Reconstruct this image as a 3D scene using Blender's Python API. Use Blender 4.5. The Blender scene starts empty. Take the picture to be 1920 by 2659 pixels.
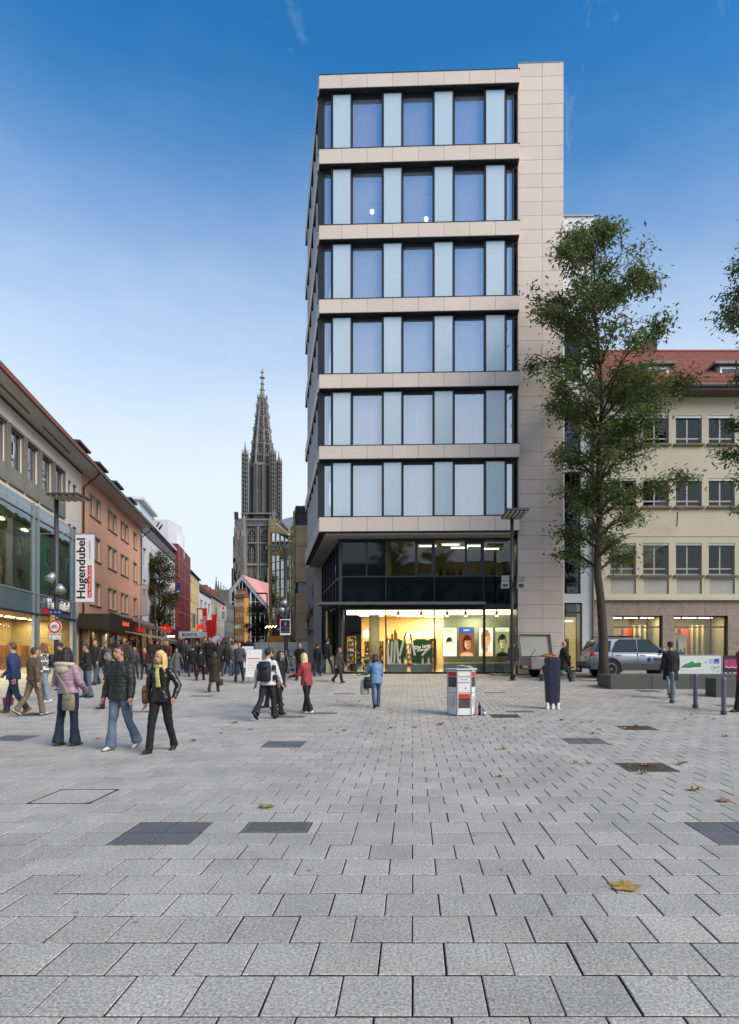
import bpy, bmesh, math, random
from mathutils import Vector, Matrix, noise
R = math.radians
F, CX, CY, CZ = 1590.0, 1071.0, 1690.0, 1.75       # focal length and principal point of the photograph in its pixels, eye height
sc = bpy.context.scene
COL = sc.collection
random.seed(7)

# ------------------------------------------------------------------ camera, sky, sun, exposure
cd = bpy.data.cameras.new('camera'); cam = bpy.data.objects.new('camera', cd); COL.objects.link(cam)
cam.location = (0, 0, CZ); cam.rotation_euler = (R(90), 0, 0)
cd.sensor_fit = 'VERTICAL'; cd.sensor_height = 36.0; cd.sensor_width = 26.0
cd.lens = F / 2659.0 * 36.0
cd.shift_x = (960.0 - CX) / 2659.0; cd.shift_y = (CY - 1329.5) / 2659.0
cd.clip_start = 0.1; cd.clip_end = 6000
sc.camera = cam
SUN_EL, SUN_AZ = 36.0, 124.0                        # azimuth clockwise from +Y
wd = bpy.data.worlds.new('World'); sc.world = wd; wd.use_nodes = True
def build_world():
    nt = wd.node_tree; nt.nodes.clear(); N = nt.nodes.new; L = nt.links.new
    out = N('ShaderNodeOutputWorld'); bg = N('ShaderNodeBackground'); L(bg.outputs[0], out.inputs[0])
    sky = N('ShaderNodeTexSky'); sky.sky_type = 'NISHITA'; sky.sun_disc = False
    sky.sun_elevation = R(SUN_EL); sky.sun_rotation = R(SUN_AZ)
    sky.air_density = 1.0; sky.dust_density = 0.6; sky.ozone_density = 2.5; sky.altitude = 300
    tc = N('ShaderNodeTexCoord'); sep = N('ShaderNodeSeparateXYZ'); L(tc.outputs['Generated'], sep.inputs[0])
    # thin milky haze that thickens to the horizon
    mr = N('ShaderNodeMapRange'); mr.interpolation_type = 'SMOOTHSTEP'
    mr.inputs['From Min'].default_value = 0.22; mr.inputs['From Max'].default_value = 0.70
    mr.inputs['To Min'].default_value = 0.97; mr.inputs['To Max'].default_value = 0.0
    # wisps bend the edge of the haze
    mp = N('ShaderNodeMapping'); mp.inputs['Scale'].default_value = (1.6, 1.6, 4.0); L(tc.outputs['Generated'], mp.inputs[0])
    nz = N('ShaderNodeTexNoise'); nz.inputs['Scale'].default_value = 1.3; nz.inputs['Detail'].default_value = 5; nz.inputs['Roughness'].default_value = 0.6
    L(mp.outputs[0], nz.inputs['Vector'])
    a1 = N('ShaderNodeMath'); a1.operation = 'MULTIPLY_ADD'; a1.inputs[1].default_value = -0.16; L(nz.outputs['Fac'], a1.inputs[0]); L(sep.outputs['Z'], a1.inputs[2])
    a2 = N('ShaderNodeMath'); a2.operation = 'ADD'; a2.inputs[1].default_value = 0.08; L(a1.outputs[0], a2.inputs[0])
    L(a2.outputs[0], mr.inputs['Value'])
    # a few faint cirrus streaks
    mp2 = N('ShaderNodeMapping'); mp2.inputs['Scale'].default_value = (3.0, 3.0, 1.4); mp2.inputs['Rotation'].default_value = (0.3, 0.2, 0.5); L(tc.outputs['Generated'], mp2.inputs[0])
    n2 = N('ShaderNodeTexNoise'); n2.inputs['Scale'].default_value = 2.3; n2.inputs['Detail'].default_value = 7; n2.inputs['Roughness'].default_value = 0.62; n2.inputs['Distortion'].default_value = 0.6
    L(mp2.outputs[0], n2.inputs['Vector'])
    cr = N('ShaderNodeMapRange'); cr.inputs['From Min'].default_value = 0.61; cr.inputs['From Max'].default_value = 0.85; cr.inputs['To Max'].default_value = 0.35; L(n2.outputs['Fac'], cr.inputs['Value'])
    mx0 = N('ShaderNodeMath'); mx0.operation = 'MAXIMUM'; L(mr.outputs[0], mx0.inputs[0]); L(cr.outputs[0], mx0.inputs[1])
    hsv = N('ShaderNodeHueSaturation'); hsv.inputs['Saturation'].default_value = 1.36; hsv.inputs['Hue'].default_value = 0.496; hsv.inputs['Value'].default_value = 1.52; L(sky.outputs[0], hsv.inputs['Color'])
    hz = N('ShaderNodeMix'); hz.data_type = 'RGBA'; hz.inputs['B'].default_value = (5.7, 6.35, 6.95, 1)
    L(mx0.outputs[0], hz.inputs['Factor']); L(hsv.outputs[0], hz.inputs['A'])
    L(hz.outputs['Result'], bg.inputs['Color']); bg.inputs['Strength'].default_value = 0.075
build_world()
sl = bpy.data.lights.new('sun', 'SUN'); sun = bpy.data.objects.new('sun', sl); COL.objects.link(sun)
sl.energy = 2.3; sl.angle = R(38); sl.color = (1.0, 0.91, 0.79)
_d = Vector((math.sin(R(SUN_AZ)) * math.cos(R(SUN_EL)), math.cos(R(SUN_AZ)) * math.cos(R(SUN_EL)), math.sin(R(SUN_EL))))
sun.rotation_euler = _d.to_track_quat('Z', 'Y').to_euler(); sun.location = _d * 60
vs = sc.view_settings; vs.view_transform = 'Standard'; vs.look = 'None'; vs.gamma = 1.0; vs.use_curve_mapping = False
vs.exposure = 0.97
sc.cycles.use_denoising = True
sc.cycles.max_bounces = 8; sc.cycles.transparent_max_bounces = 16; sc.cycles.sample_clamp_indirect = 4.0
sc.cycles.caustics_reflective = False; sc.cycles.caustics_refractive = False

# ------------------------------------------------------------------ helpers
_G = [(-200, 0), (11, 0), (16, .06), (19, .14), (24, .32), (28, .50), (30, .60), (33, .68), (40, .80), (60, 1.0), (100, 1.4), (200, 2.2), (400, 3.5), (3000, 3.5)]
def g(d):
    for (a, za), (b, zb) in zip(_G, _G[1:]):
        if d <= b: return za + (zb - za) * (d - a) / (b - a)
    return 3.5
def P(px, py, d): return Vector(((px - CX) / F * d, d, CZ + (CY - py) / F * d))
def X(px, d): return (px - CX) / F * d
def Z(py, d): return CZ + (CY - py) / F * d
def depth(py):                                     # distance at which the ground shows at picture height py
    a, b = 2.0, 400.0
    for _ in range(60):
        m = (a + b) / 2
        if CY + (CZ - g(m)) * F / m > py: a = m
        else: b = m
    return m
def hexc(h):
    h = h.lstrip('#'); c = [int(h[i:i+2], 16) / 255 for i in (0, 2, 4)]
    return tuple((x / 12.92 if x <= .04045 else ((x + .055) / 1.055) ** 2.4) for x in c)
MATS = {}
def M(name, col=None, rough=.6, metal=0., var=.08, scale=2.5, bump=0., bscale=60., rnd=0., emit=0., spec=.5, coat=0., streak=0.):
    if name in MATS: return MATS[name]
    if isinstance(col, str): col = hexc(col)
    m = bpy.data.materials.new(name); m.use_nodes = True; nt = m.node_tree; N = nt.nodes.new; L = nt.links.new
    b = nt.nodes['Principled BSDF']
    b.inputs['Roughness'].default_value = rough; b.inputs['Metallic'].default_value = metal; b.inputs['Specular IOR Level'].default_value = spec
    b.inputs['Coat Weight'].default_value = coat; b.inputs['Coat Roughness'].default_value = .08
    c4 = (*col, 1)
    if var or rnd or streak:
        ge = N('ShaderNodeNewGeometry')
        nz = N('ShaderNodeTexNoise'); nz.inputs['Scale'].default_value = scale; nz.inputs['Detail'].default_value = 6; nz.inputs['Roughness'].default_value = .65
        if streak:
            mp = N('ShaderNodeMapping'); mp.inputs['Scale'].default_value = (1, 1, streak); L(ge.outputs['Position'], mp.inputs[0]); L(mp.outputs[0], nz.inputs['Vector'])
        else: L(ge.outputs['Position'], nz.inputs['Vector'])
        mr = N('ShaderNodeMapRange'); mr.inputs['From Min'].default_value = .25; mr.inputs['From Max'].default_value = .75
        mr.inputs['To Min'].default_value = 1 - var; mr.inputs['To Max'].default_value = 1 + var; L(nz.outputs['Fac'], mr.inputs['Value'])
        f = mr.outputs[0]
        if rnd:
            oi = N('ShaderNodeObjectInfo'); r2 = N('ShaderNodeMath'); r2.operation = 'ADD'; L(oi.outputs['Random'], r2.inputs[0]); L(ge.outputs['Random Per Island'], r2.inputs[1])
            fr_ = N('ShaderNodeMath'); fr_.operation = 'FRACT'; L(r2.outputs[0], fr_.inputs[0])
            r3 = N('ShaderNodeMapRange'); r3.inputs['To Min'].default_value = 1 - rnd; r3.inputs['To Max'].default_value = 1 + rnd; L(fr_.outputs[0], r3.inputs['Value'])
            mm = N('ShaderNodeMath'); mm.operation = 'MULTIPLY'; L(f, mm.inputs[0]); L(r3.outputs[0], mm.inputs[1]); f = mm.outputs[0]
        vm = N('ShaderNodeVectorMath'); vm.operation = 'SCALE'; vm.inputs[0].default_value = col; L(f, vm.inputs['Scale']); L(vm.outputs[0], b.inputs['Base Color'])
    else: b.inputs['Base Color'].default_value = c4
    if bump:
        ge = N('ShaderNodeNewGeometry'); nz = N('ShaderNodeTexNoise'); nz.inputs['Scale'].default_value = bscale; nz.inputs['Detail'].default_value = 4; L(ge.outputs['Position'], nz.inputs['Vector'])
        bp = N('ShaderNodeBump'); bp.inputs['Strength'].default_value = bump; bp.inputs['Distance'].default_value = .02; L(nz.outputs['Fac'], bp.inputs['Height']); L(bp.outputs[0], b.inputs['Normal'])
    if emit:
        b.inputs['Emission Color'].default_value = c4; b.inputs['Emission Strength'].default_value = emit
    MATS[name] = m; return m
def GLASS(name, tint=(.75, .82, .85), refl=.25, rcol=(1, 1, 1), rough=0., ior=1.5, veil=None):
    if name in MATS: return MATS[name]
    m = bpy.data.materials.new(name); m.use_nodes = True; nt = m.node_tree; nt.nodes.clear(); N = nt.nodes.new; L = nt.links.new
    o = N('ShaderNodeOutputMaterial'); mx = N('ShaderNodeMixShader'); t = N('ShaderNodeBsdfTransparent'); gl = N('ShaderNodeBsdfGlossy')
    t.inputs[0].default_value = (*tint, 1); gl.inputs['Color'].default_value = (*rcol, 1); gl.inputs['Roughness'].default_value = rough
    fz = N('ShaderNodeFresnel'); fz.inputs['IOR'].default_value = ior
    mr = N('ShaderNodeMapRange'); mr.inputs['To Min'].default_value = refl; mr.inputs['To Max'].default_value = 1.0; L(fz.outputs[0], mr.inputs['Value'])
    ge = N('ShaderNodeNewGeometry'); nz = N('ShaderNodeTexNoise'); nz.inputs['Scale'].default_value = .55; L(ge.outputs['Position'], nz.inputs['Vector'])
    bp = N('ShaderNodeBump'); bp.inputs['Strength'].default_value = .02; bp.inputs['Distance'].default_value = .3; L(nz.outputs['Fac'], bp.inputs['Height']); L(bp.outputs[0], gl.inputs['Normal'])
    bf = N('ShaderNodeMath'); bf.operation = 'MULTIPLY_ADD'; bf.inputs[1].default_value = -1; bf.inputs[2].default_value = 1; L(ge.outputs['Backfacing'], bf.inputs[0])
    fm = N('ShaderNodeMath'); fm.operation = 'MULTIPLY'; L(mr.outputs[0], fm.inputs[0]); L(bf.outputs[0], fm.inputs[1])   # the inner face of a pane only lets light through
    L(fm.outputs[0], mx.inputs[0]); L(t.outputs[0], mx.inputs[1]); L(gl.outputs[0], mx.inputs[2]); L(mx.outputs[0], o.inputs[0])
    if veil:                                       # pale diffuse layer imitating a bright sky mirrored in the glass
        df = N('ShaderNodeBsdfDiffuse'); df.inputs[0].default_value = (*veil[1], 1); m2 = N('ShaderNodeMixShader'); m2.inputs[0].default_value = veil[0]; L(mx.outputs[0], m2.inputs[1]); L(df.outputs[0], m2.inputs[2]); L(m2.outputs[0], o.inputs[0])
    MATS[name] = m; return m

WORLD_T = {}                                       # Empties whose parts are given in world coordinates
def tag(o, label=None, cat=None, group=None, kind=None):
    if label: o['label'] = label
    if cat: o['category'] = cat
    if group: o['group'] = group
    if kind: o['kind'] = kind
    return o
def thing(name, label, cat, loc=(0, 0, 0), rz=0., group=None, world=True):
    o = bpy.data.objects.new(name, None); COL.objects.link(o); o.location = loc; o.rotation_euler = (0, 0, rz); o.empty_display_size = .2
    if world and not rz: WORLD_T[o.name] = Vector(loc)
    return tag(o, label, cat, group)
def par(o, p):
    if p is None: return o
    o.parent = p
    if p.name in WORLD_T: o.matrix_parent_inverse = Matrix.Translation(-WORLD_T[p.name])
    return o
class Fr:                                          # a wall: origin, angle, u along it, n out of it
    def __init__(s, a, b, out=-1):
        s.o = Vector((a[0], a[1])); d = Vector((b[0] - a[0], b[1] - a[1])); s.len = d.length; s.U = d / s.len
        s.N = Vector((s.U.y, -s.U.x)) * (1 if out < 0 else -1); s.ang = math.atan2(s.U.y, s.U.x)
    def pt(s, u, n, z): p = s.o + s.U * u + s.N * n; return Vector((p.x, p.y, z))
    def u(s, px, n=0.):
        k = (px - CX) / F; ox, oy = s.o.x + n * s.N.x, s.o.y + n * s.N.y
        return (k * oy - ox) / (s.U.x - k * s.U.y)
    def z(s, py, u=0., n=0.): return CZ + (CY - py) / F * s.pt(u, n, 0).y
class MB:
    def __init__(s, fr=None): s.v = []; s.f = []; s.m = []; s.fr = fr
    def add(s, vs_, fs, mi=0):
        b = len(s.v); s.v += [tuple(v) for v in vs_]; s.f += [[b + i for i in f] for f in fs]; s.m += [mi] * len(fs); return s
    def p(s, a, b, c): return s.fr.pt(a, b, c) if s.fr else Vector((a, b, c))
    def box(s, x0, x1, y0, y1, z0, z1, mi=0):
        c = [s.p(x, y, z) for z in (z0, z1) for (x, y) in ((x0, y0), (x1, y0), (x1, y1), (x0, y1))]
        return s.add(c, [(0, 3, 2, 1), (4, 5, 6, 7), (0, 1, 5, 4), (1, 2, 6, 5), (2, 3, 7, 6), (3, 0, 4, 7)], mi)
    def poly(s, pts, mi=0): return s.add([s.p(*q) for q in pts], [list(range(len(pts)))], mi)
    def prism(s, pts, d0, d1, axis='y', mi=0):     # outline in the two other axes, pushed along axis from d0 to d1
        def mk(a, b, d): return s.p(*((a, d, b) if axis == 'y' else (d, a, b) if axis == 'x' else (a, b, d)))
        n = len(pts); vv = [mk(a, b, d0) for a, b in pts] + [mk(a, b, d1) for a, b in pts]
        return s.add(vv, [list(range(n)), list(range(2 * n - 1, n - 1, -1))] + [[i, (i + 1) % n, n + (i + 1) % n, n + i] for i in range(n)], mi)
    def tube(s, pts, rad, n=8, mi=0, cap=True):
        pts = [s.p(*q) for q in pts]; k = len(pts); rad = rad if isinstance(rad, (list, tuple)) else [rad] * k
        rings = []; up = None
        for i in range(k):
            t = (pts[min(i + 1, k - 1)] - pts[max(i - 1, 0)]).normalized()
            if up is None: up = t.orthogonal().normalized()
            up = (up - t * up.dot(t)); up = up.normalized() if up.length > 1e-6 else t.orthogonal().normalized(); w = t.cross(up)
            rings.append([pts[i] + (up * math.cos(2 * math.pi * j / n) + w * math.sin(2 * math.pi * j / n)) * rad[i] for j in range(n)])
        return s.loft(rings, mi, cap)
    def loft(s, rings, mi=0, cap=True):
        n = len(rings[0]); vv = [q for r in rings for q in r]; ff = []
        for i in range(len(rings) - 1):
            for j in range(n): ff.append((i * n + j, i * n + (j + 1) % n, (i + 1) * n + (j + 1) % n, (i + 1) * n + j))
        if cap: ff += [list(range(n - 1, -1, -1)), list(range((len(rings) - 1) * n, len(rings) * n))]
        return s.add(vv, ff, mi)
    def lathe(s, prof, n=16, c=(0, 0, 0), mi=0, sx=1., sy=1.):
        rr = [[s.p(c[0] + r * sx * math.cos(2 * math.pi * j / n), c[1] + r * sy * math.sin(2 * math.pi * j / n), c[2] + z) for j in range(n)] for r, z in prof]
        return s.loft(rr, mi, True)
    def ell(s, c, r, n=12, m=8, mi=0, rot=None):   # ellipsoid
        rr = []
        for i in range(m + 1):
            a = math.pi * (i + .02 if i == 0 else i - .02 if i == m else i) / m - math.pi / 2
            ring = []
            for j in range(n):
                t = 2 * math.pi * j / n; q = Vector((r[0] * math.cos(a) * math.cos(t), r[1] * math.cos(a) * math.sin(t), r[2] * math.sin(a)))
                if rot: q = rot @ q
                ring.append(s.p(*(Vector(c) + q)))
            rr.append(ring)
        return s.loft(rr, mi, True)
    def build(s, name, mats, parent=None, smooth=False, bevel=0., recalc=True):
        me = bpy.data.meshes.new(name); me.from_pydata(s.v, [], s.f)
        for q in (mats if isinstance(mats, (list, tuple)) else [mats]): me.materials.append(q)
        if any(s.m): me.polygons.foreach_set('material_index', s.m)
        if recalc or bevel:
            bm = bmesh.new(); bm.from_mesh(me)
            if recalc: bmesh.ops.recalc_face_normals(bm, faces=bm.faces)
            if bevel: bmesh.ops.bevel(bm, geom=list(bm.edges), offset=bevel, segments=1, affect='EDGES', profile=.7, clamp_overlap=True)
            bm.to_mesh(me); bm.free()
        if smooth: me.polygons.foreach_set('use_smooth', [True] * len(me.polygons))
        o = bpy.data.objects.new(name, me); COL.objects.link(o); return par(o, parent)
def smooth_by_angle(o, a=40):
    me = o.data; me.polygons.foreach_set('use_smooth', [True] * len(me.polygons)); me.set_sharp_from_angle(angle=R(a)); return o
_PM = {}
def piece(name, fr, u0, u1, n0, n1, z0, z1, mat, parent, bev=.004):
    key = (round(u1 - u0, 3), round(n1 - n0, 3), round(z1 - z0, 3), mat.name, bev)
    if key not in _PM:
        hx, hy, hz = (u1 - u0) / 2, (n1 - n0) / 2, (z1 - z0) / 2
        me = bpy.data.meshes.new(name); bm = bmesh.new(); bmesh.ops.create_cube(bm, size=1)
        for v in bm.verts: v.co = Vector((v.co.x * 2 * hx, v.co.y * 2 * hy, v.co.z * 2 * hz))
        if bev: bmesh.ops.bevel(bm, geom=list(bm.edges), offset=bev, segments=1, affect='EDGES', clamp_overlap=True)
        bm.to_mesh(me); bm.free(); me.materials.append(mat); _PM[key] = me
    o = bpy.data.objects.new(name, _PM[key]); COL.objects.link(o)
    o.location = fr.pt((u0 + u1) / 2, (n0 + n1) / 2, (z0 + z1) / 2) if fr else Vector(((u0 + u1) / 2, (n0 + n1) / 2, (z0 + z1) / 2))
    if fr: o.rotation_euler = (0, 0, fr.ang)
    return par(o, parent)
WF = Fr((0, 0), (1, 0))
def text(name, body, mat, h, at, xdir, up, parent=None, bold=0., thick=.004, wide=1., align='CENTER'):
    """flat lettering of height h centred at a point, reading along xdir"""
    cu = bpy.data.curves.new(name, 'FONT'); cu.body = body; cu.size = 1; cu.align_x = align; cu.align_y = 'CENTER'; cu.extrude = 0.; cu.offset = bold; cu.resolution_u = 3
    o = bpy.data.objects.new(name, cu); COL.objects.link(o)
    me = bpy.data.meshes.new_from_object(o); bpy.data.objects.remove(o); bpy.data.curves.remove(cu)
    xd = Vector(xdir).normalized(); u = Vector(up).normalized(); w = xd.cross(u).normalized()
    ys = [v.co.y for v in me.vertices]; k = h / max(1e-6, (max(ys) - min(ys))) ; cy = (max(ys) + min(ys)) / 2
    for v in me.vertices:
        c = v.co.copy(); v.co = Vector(at) + xd * (c.x * k * wide) + u * ((c.y - cy) * k)
    if thick:
        bm = bmesh.new(); bm.from_mesh(me); r = bmesh.ops.extrude_face_region(bm, geom=list(bm.faces))
        for v in [q for q in r['geom'] if isinstance(q, bmesh.types.BMVert)]: v.co += w * thick
        bmesh.ops.recalc_face_normals(bm, faces=bm.faces); bm.to_mesh(me); bm.free()
    me.materials.clear(); me.materials.append(mat)
    o = bpy.data.objects.new(name, me); COL.objects.link(o); return par(o, parent)

# ------------------------------------------------------------------ shared materials
m_dark = M('anthracite frame', '#2c3034', .45, .3, var=.1)
m_black = M('black rubber', '#15161a', .7, var=.1)
m_steel = M('grey steel', '#6f7478', .4, .7, var=.1)
m_alu = M('brushed aluminium', '#9aa0a5', .35, .6, var=.08)
m_white = M('white paint', '#dcdcd8', .5, var=.05)
m_post = M('graphite post paint', '#3c3c40', .55, .1, var=.12)
m_red = M('signal red', '#c4201c', .5, var=.05)
m_lamp = M('warm lamp', (1., .86, .62), emit=9.0, var=0)
m_lampw = M('cool white lamp', (1., .95, .85), emit=7.0, var=0)
g_clear = GLASS('clear office glass', (.86, .9, .93), .52, (.86, .91, 1.0), veil=(.15, (.78, .83, .95)))  # pale overcast sky reflection put into the glass colour
g_shop = GLASS('shop glass', (.90, .93, .91), .03)
g_dark = GLASS('dark facade glass', (.05, .07, .08), .05, (.55, .65, .75))
g_mid = GLASS('grey first floor glass', (.40, .44, .44), .05, (.75, .82, .9))
g_blue = GLASS('street window glass', (.6, .68, .72), .2, (.85, .92, 1.0))
g_side = GLASS('side facade glass', (.12, .15, .17), .12, (.8, .9, 1.0))
g_car = GLASS('car glass', (.32, .36, .36), .06)

def area(name, at, sx, sy, watts, col=(1., .84, .58), down=True):
    """the light of a lit lamp panel, placed just under it"""
    l = bpy.data.lights.new(name, 'AREA'); l.shape = 'RECTANGLE'; l.size = sx; l.size_y = sy; l.energy = watts; l.color = col; o = bpy.data.objects.new(name, l); COL.objects.link(o); o.location = at; return o
# ------------------------------------------------------------------ ground and paving
def granite(name, c0, c1, c2, rough=.62):
    if name in MATS: return MATS[name]
    m = bpy.data.materials.new(name); m.use_nodes = True; nt = m.node_tree; N = nt.nodes.new; L = nt.links.new; b = nt.nodes['Principled BSDF']
    ge = N('ShaderNodeNewGeometry')
    n1 = N('ShaderNodeTexNoise'); n1.inputs['Scale'].default_value = 55; n1.inputs['Detail'].default_value = 4; n1.inputs['Roughness'].default_value = .8; L(ge.outputs['Position'], n1.inputs['Vector'])
    cr = N('ShaderNodeValToRGB'); e = cr.color_ramp.elements; e[0].position = .30; e[0].color = (*c0, 1); e[1].position = .70; e[1].color = (*c2, 1); q = e.new(.5); q.color = (*c1, 1)
    L(n1.outputs['Fac'], cr.inputs[0])
    n2 = N('ShaderNodeTexNoise'); n2.inputs['Scale'].default_value = 42; n2.inputs['Detail'].default_value = 2; L(ge.outputs['Position'], n2.inputs['Vector'])
    r2 = N('ShaderNodeMapRange'); r2.inputs['From Min'].default_value = .56; r2.inputs['From Max'].default_value = .66; r2.inputs['To Max'].default_value = .32; L(n2.outputs['Fac'], r2.inputs['Value'])
    mx = N('ShaderNodeMix'); mx.data_type = 'RGBA'; mx.inputs['B'].default_value = (.44, .34, .28, 1); L(r2.outputs[0], mx.inputs['Factor']); L(cr.outputs[0], mx.inputs['A'])
    # slab to slab, broad stains, small dark gum spots
    oi = N('ShaderNodeObjectInfo'); ad = N('ShaderNodeMath'); L(oi.outputs['Random'], ad.inputs[0]); L(ge.outputs['Random Per Island'], ad.inputs[1])
    fc = N('ShaderNodeMath'); fc.operation = 'FRACT'; L(ad.outputs[0], fc.inputs[0])
    r3 = N('ShaderNodeMapRange'); r3.inputs['To Min'].default_value = .90; r3.inputs['To Max'].default_value = 1.09; L(fc.outputs[0], r3.inputs['Value'])
    n3 = N('ShaderNodeTexNoise'); n3.inputs['Scale'].default_value = .8; n3.inputs['Detail'].default_value = 7; n3.inputs['Roughness'].default_value = .7; L(ge.outputs['Position'], n3.inputs['Vector'])
    r4 = N('ShaderNodeMapRange'); r4.inputs['From Min'].default_value = .3; r4.inputs['From Max'].default_value = .7; r4.inputs['To Min'].default_value = .78; r4.inputs['To Max'].default_value = 1.12; L(n3.outputs['Fac'], r4.inputs['Value'])
    vo = N('ShaderNodeTexVoronoi'); vo.inputs['Scale'].default_value = 1.9; L(ge.outputs['Position'], vo.inputs['Vector'])
    r5 = N('ShaderNodeMapRange'); r5.inputs['From Min'].default_value = .025; r5.inputs['From Max'].default_value = .06; r5.inputs['To Min'].default_value = .55; L(vo.outputs['Distance'], r5.inputs['Value'])
    p1 = N('ShaderNodeMath'); p1.operation = 'MULTIPLY'; L(r3.outputs[0], p1.inputs[0]); L(r4.outputs[0], p1.inputs[1])
    p2 = N('ShaderNodeMath'); p2.operation = 'MULTIPLY'; L(p1.outputs[0], p2.inputs[0]); L(r5.outputs[0], p2.inputs[1])
    sc_ = N('ShaderNodeVectorMath'); sc_.operation = 'SCALE'; L(mx.outputs['Result'], sc_.inputs[0]); L(p2.outputs[0], sc_.inputs['Scale']); L(sc_.outputs[0], b.inputs['Base Color'])
    rr = N('ShaderNodeMapRange'); rr.inputs['To Min'].default_value = rough - .1; rr.inputs['To Max'].default_value = rough + .14; L(n3.outputs['Fac'], rr.inputs['Value']); L(rr.outputs[0], b.inputs['Roughness'])
    bp = N('ShaderNodeBump'); bp.inputs['Strength'].default_value = .25; bp.inputs['Distance'].default_value = .004; L(n1.outputs['Fac'], bp.inputs['Height']); L(bp.outputs[0], b.inputs['Normal'])
    MATS[name] = m; return m
m_slab = granite('granite slab', (.105, .096, .083), (.36, .336, .30), (.66, .62, .555))
m_plate = granite('dark basalt plate', (.07, .074, .082), (.095, .10, .108), (.125, .13, .14))
m_joint = M('sand and moss joint', '#2a2823', .95, var=.4, scale=8)
def street_paving():
    m = bpy.data.materials.new('street paving'); m.use_nodes = True; nt = m.node_tree; N = nt.nodes.new; L = nt.links.new; b = nt.nodes['Principled BSDF']
    ge = N('ShaderNodeNewGeometry'); br = N('ShaderNodeTexBrick'); br.inputs['Scale'].default_value = 1.0; br.inputs['Brick Width'].default_value = .4; br.inputs['Row Height'].default_value = .2; br.inputs['Mortar Size'].default_value = .006
    br.inputs['Color1'].default_value = (.23, .215, .21, 1); br.inputs['Color2'].default_value = (.19, .175, .17, 1); br.inputs['Mortar'].default_value = (.1, .095, .09, 1); L(ge.outputs['Position'], br.inputs['Vector'])
    n3 = N('ShaderNodeTexNoise'); n3.inputs['Scale'].default_value = .7; n3.inputs['Detail'].default_value = 8; L(ge.outputs['Position'], n3.inputs['Vector'])
    r4 = N('ShaderNodeMapRange'); r4.inputs['From Min'].default_value = .3; r4.inputs['From Max'].default_value = .7; r4.inputs['To Min'].default_value = .8; r4.inputs['To Max'].default_value = 1.2; L(n3.outputs['Fac'], r4.inputs['Value'])
    s = N('ShaderNodeVectorMath'); s.operation = 'SCALE'; L(br.outputs['Color'], s.inputs[0]); L(r4.outputs[0], s.inputs['Scale']); L(s.outputs[0], b.inputs['Base Color'])
    b.inputs['Roughness'].default_value = .75; return m
m_street = street_paving()
ys = [-60] + [y for y, _ in _G if 0 < y < 500] + [1600]
mb = MB(); gz = lambda y: g(y) - (.07 if y < 31 else .004)
ys = sorted(set(ys + [30.56, 31.0]))
for y0, y1 in zip(ys, ys[1:]): mb.add([(-900, y0, gz(y0)), (900, y0, gz(y0)), (900, y1, gz(y1)), (-900, y1, gz(y1))], [(0, 1, 2, 3)])
ground = tag(mb.build('ground', m_street, recalc=False), 'paved street ground rising gently towards the old town', 'ground', kind='structure')
PAVE_END = 30.55
mb = MB(); ys = [1.0] + [y for y, _ in _G if 1 < y < PAVE_END] + [PAVE_END]
for y0, y1 in zip(ys, ys[1:]): mb.add([(-.75 * y0 - 3, y0, g(y0) - .014), (.66 * y0 + 3, y0, g(y0) - .014), (.66 * y1 + 3, y1, g(y1) - .014), (-.75 * y1 - 3, y1, g(y1) - .014)], [(0, 1, 2, 3)])
mb.build('joint_bed', m_joint, ground, recalc=False)
SW, SR, Y0 = .370, .3705, 2.935
# covers and plates let into the paving: (px, py of centre, width in slabs, depth in slabs, kind)
INSETS = []
rng = random.Random(3)
def slab_mesh(jx, jy, w, r, h=.05, c=.005):
    a, b = w / 2, r / 2; vv = []
    for (ex, ey, z) in ((a, b, -h), (a, b, -c), (a - c, b - c, 0)):
        vv += [(-ex, -ey, z), (ex, -ey, z), (ex, ey, z), (-ex, ey, z)]
    ff = [(8, 9, 10, 11)]
    for k in (0, 4):
        for i in range(4): ff.append((k + i, k + (i + 1) % 4, k + 4 + (i + 1) % 4, k + 4 + i))
    return vv, ff
def phase(k):                                      # running bond with one doubled row
    kk = k if k <= 7 else k - 1
    return 0.0 if kk % 2 == 0 else .5
def row_y(k): return Y0 + SR * k
RECT = {}
def rect(q):
    px, py, nu, nv = q; d = depth(py); k = int(math.floor((d - Y0) / SR)); i0 = round(X(px, d) / SW - phase(k) - nu / 2)
    return (k, k + nv, (i0 + phase(k)) * SW, (i0 + phase(k) + nu) * SW)
PLATES = [(432, 2180, 2, 2), (1984, 2180, 2, 2), (738, 1937, 2, 2), (1508, 1929, 2, 2), (20, 1923, 2, 2), (846, 1854, 2, 1), (906, 1800, 2, 1), (1362, 1848, 2, 1), (1288, 1798, 2, 1), (515, 1808, 2, 1), (360, 1849, 2, 1), (1690, 1797, 2, 2), (1890, 1834, 2, 2), (640, 1770, 2, 1)]
COVERS = {'drain_grate': [(728, 2140, 1.75, 1), (747, 1861, 2, 1)], 'manhole_cover': [(1660, 1995, 2, 2), (1647, 1893, 2, 2), (1322, 1861, 2, 2), (102, 1855, 2, 2)], 'service_cover': [(166, 2084, 2, 2), (900, 1819, 2, 1), (1664, 1812, 2, 1)], 'square_cover': [(840, 1767, 2, 1)]}
rects = [rect(q) for q in PLATES] + [rect(q) for l in COVERS.values() for q in l]
slabs = []                                         # (row, x0, x1, dark)
for q in PLATES:
    k0, k1, x0, x1 = rect(q)
    for k in range(k0, k1):
        for a in range(q[2]): slabs.append((k, x0 + a * SW, x0 + (a + 1) * SW, True))
k = -5
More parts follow.
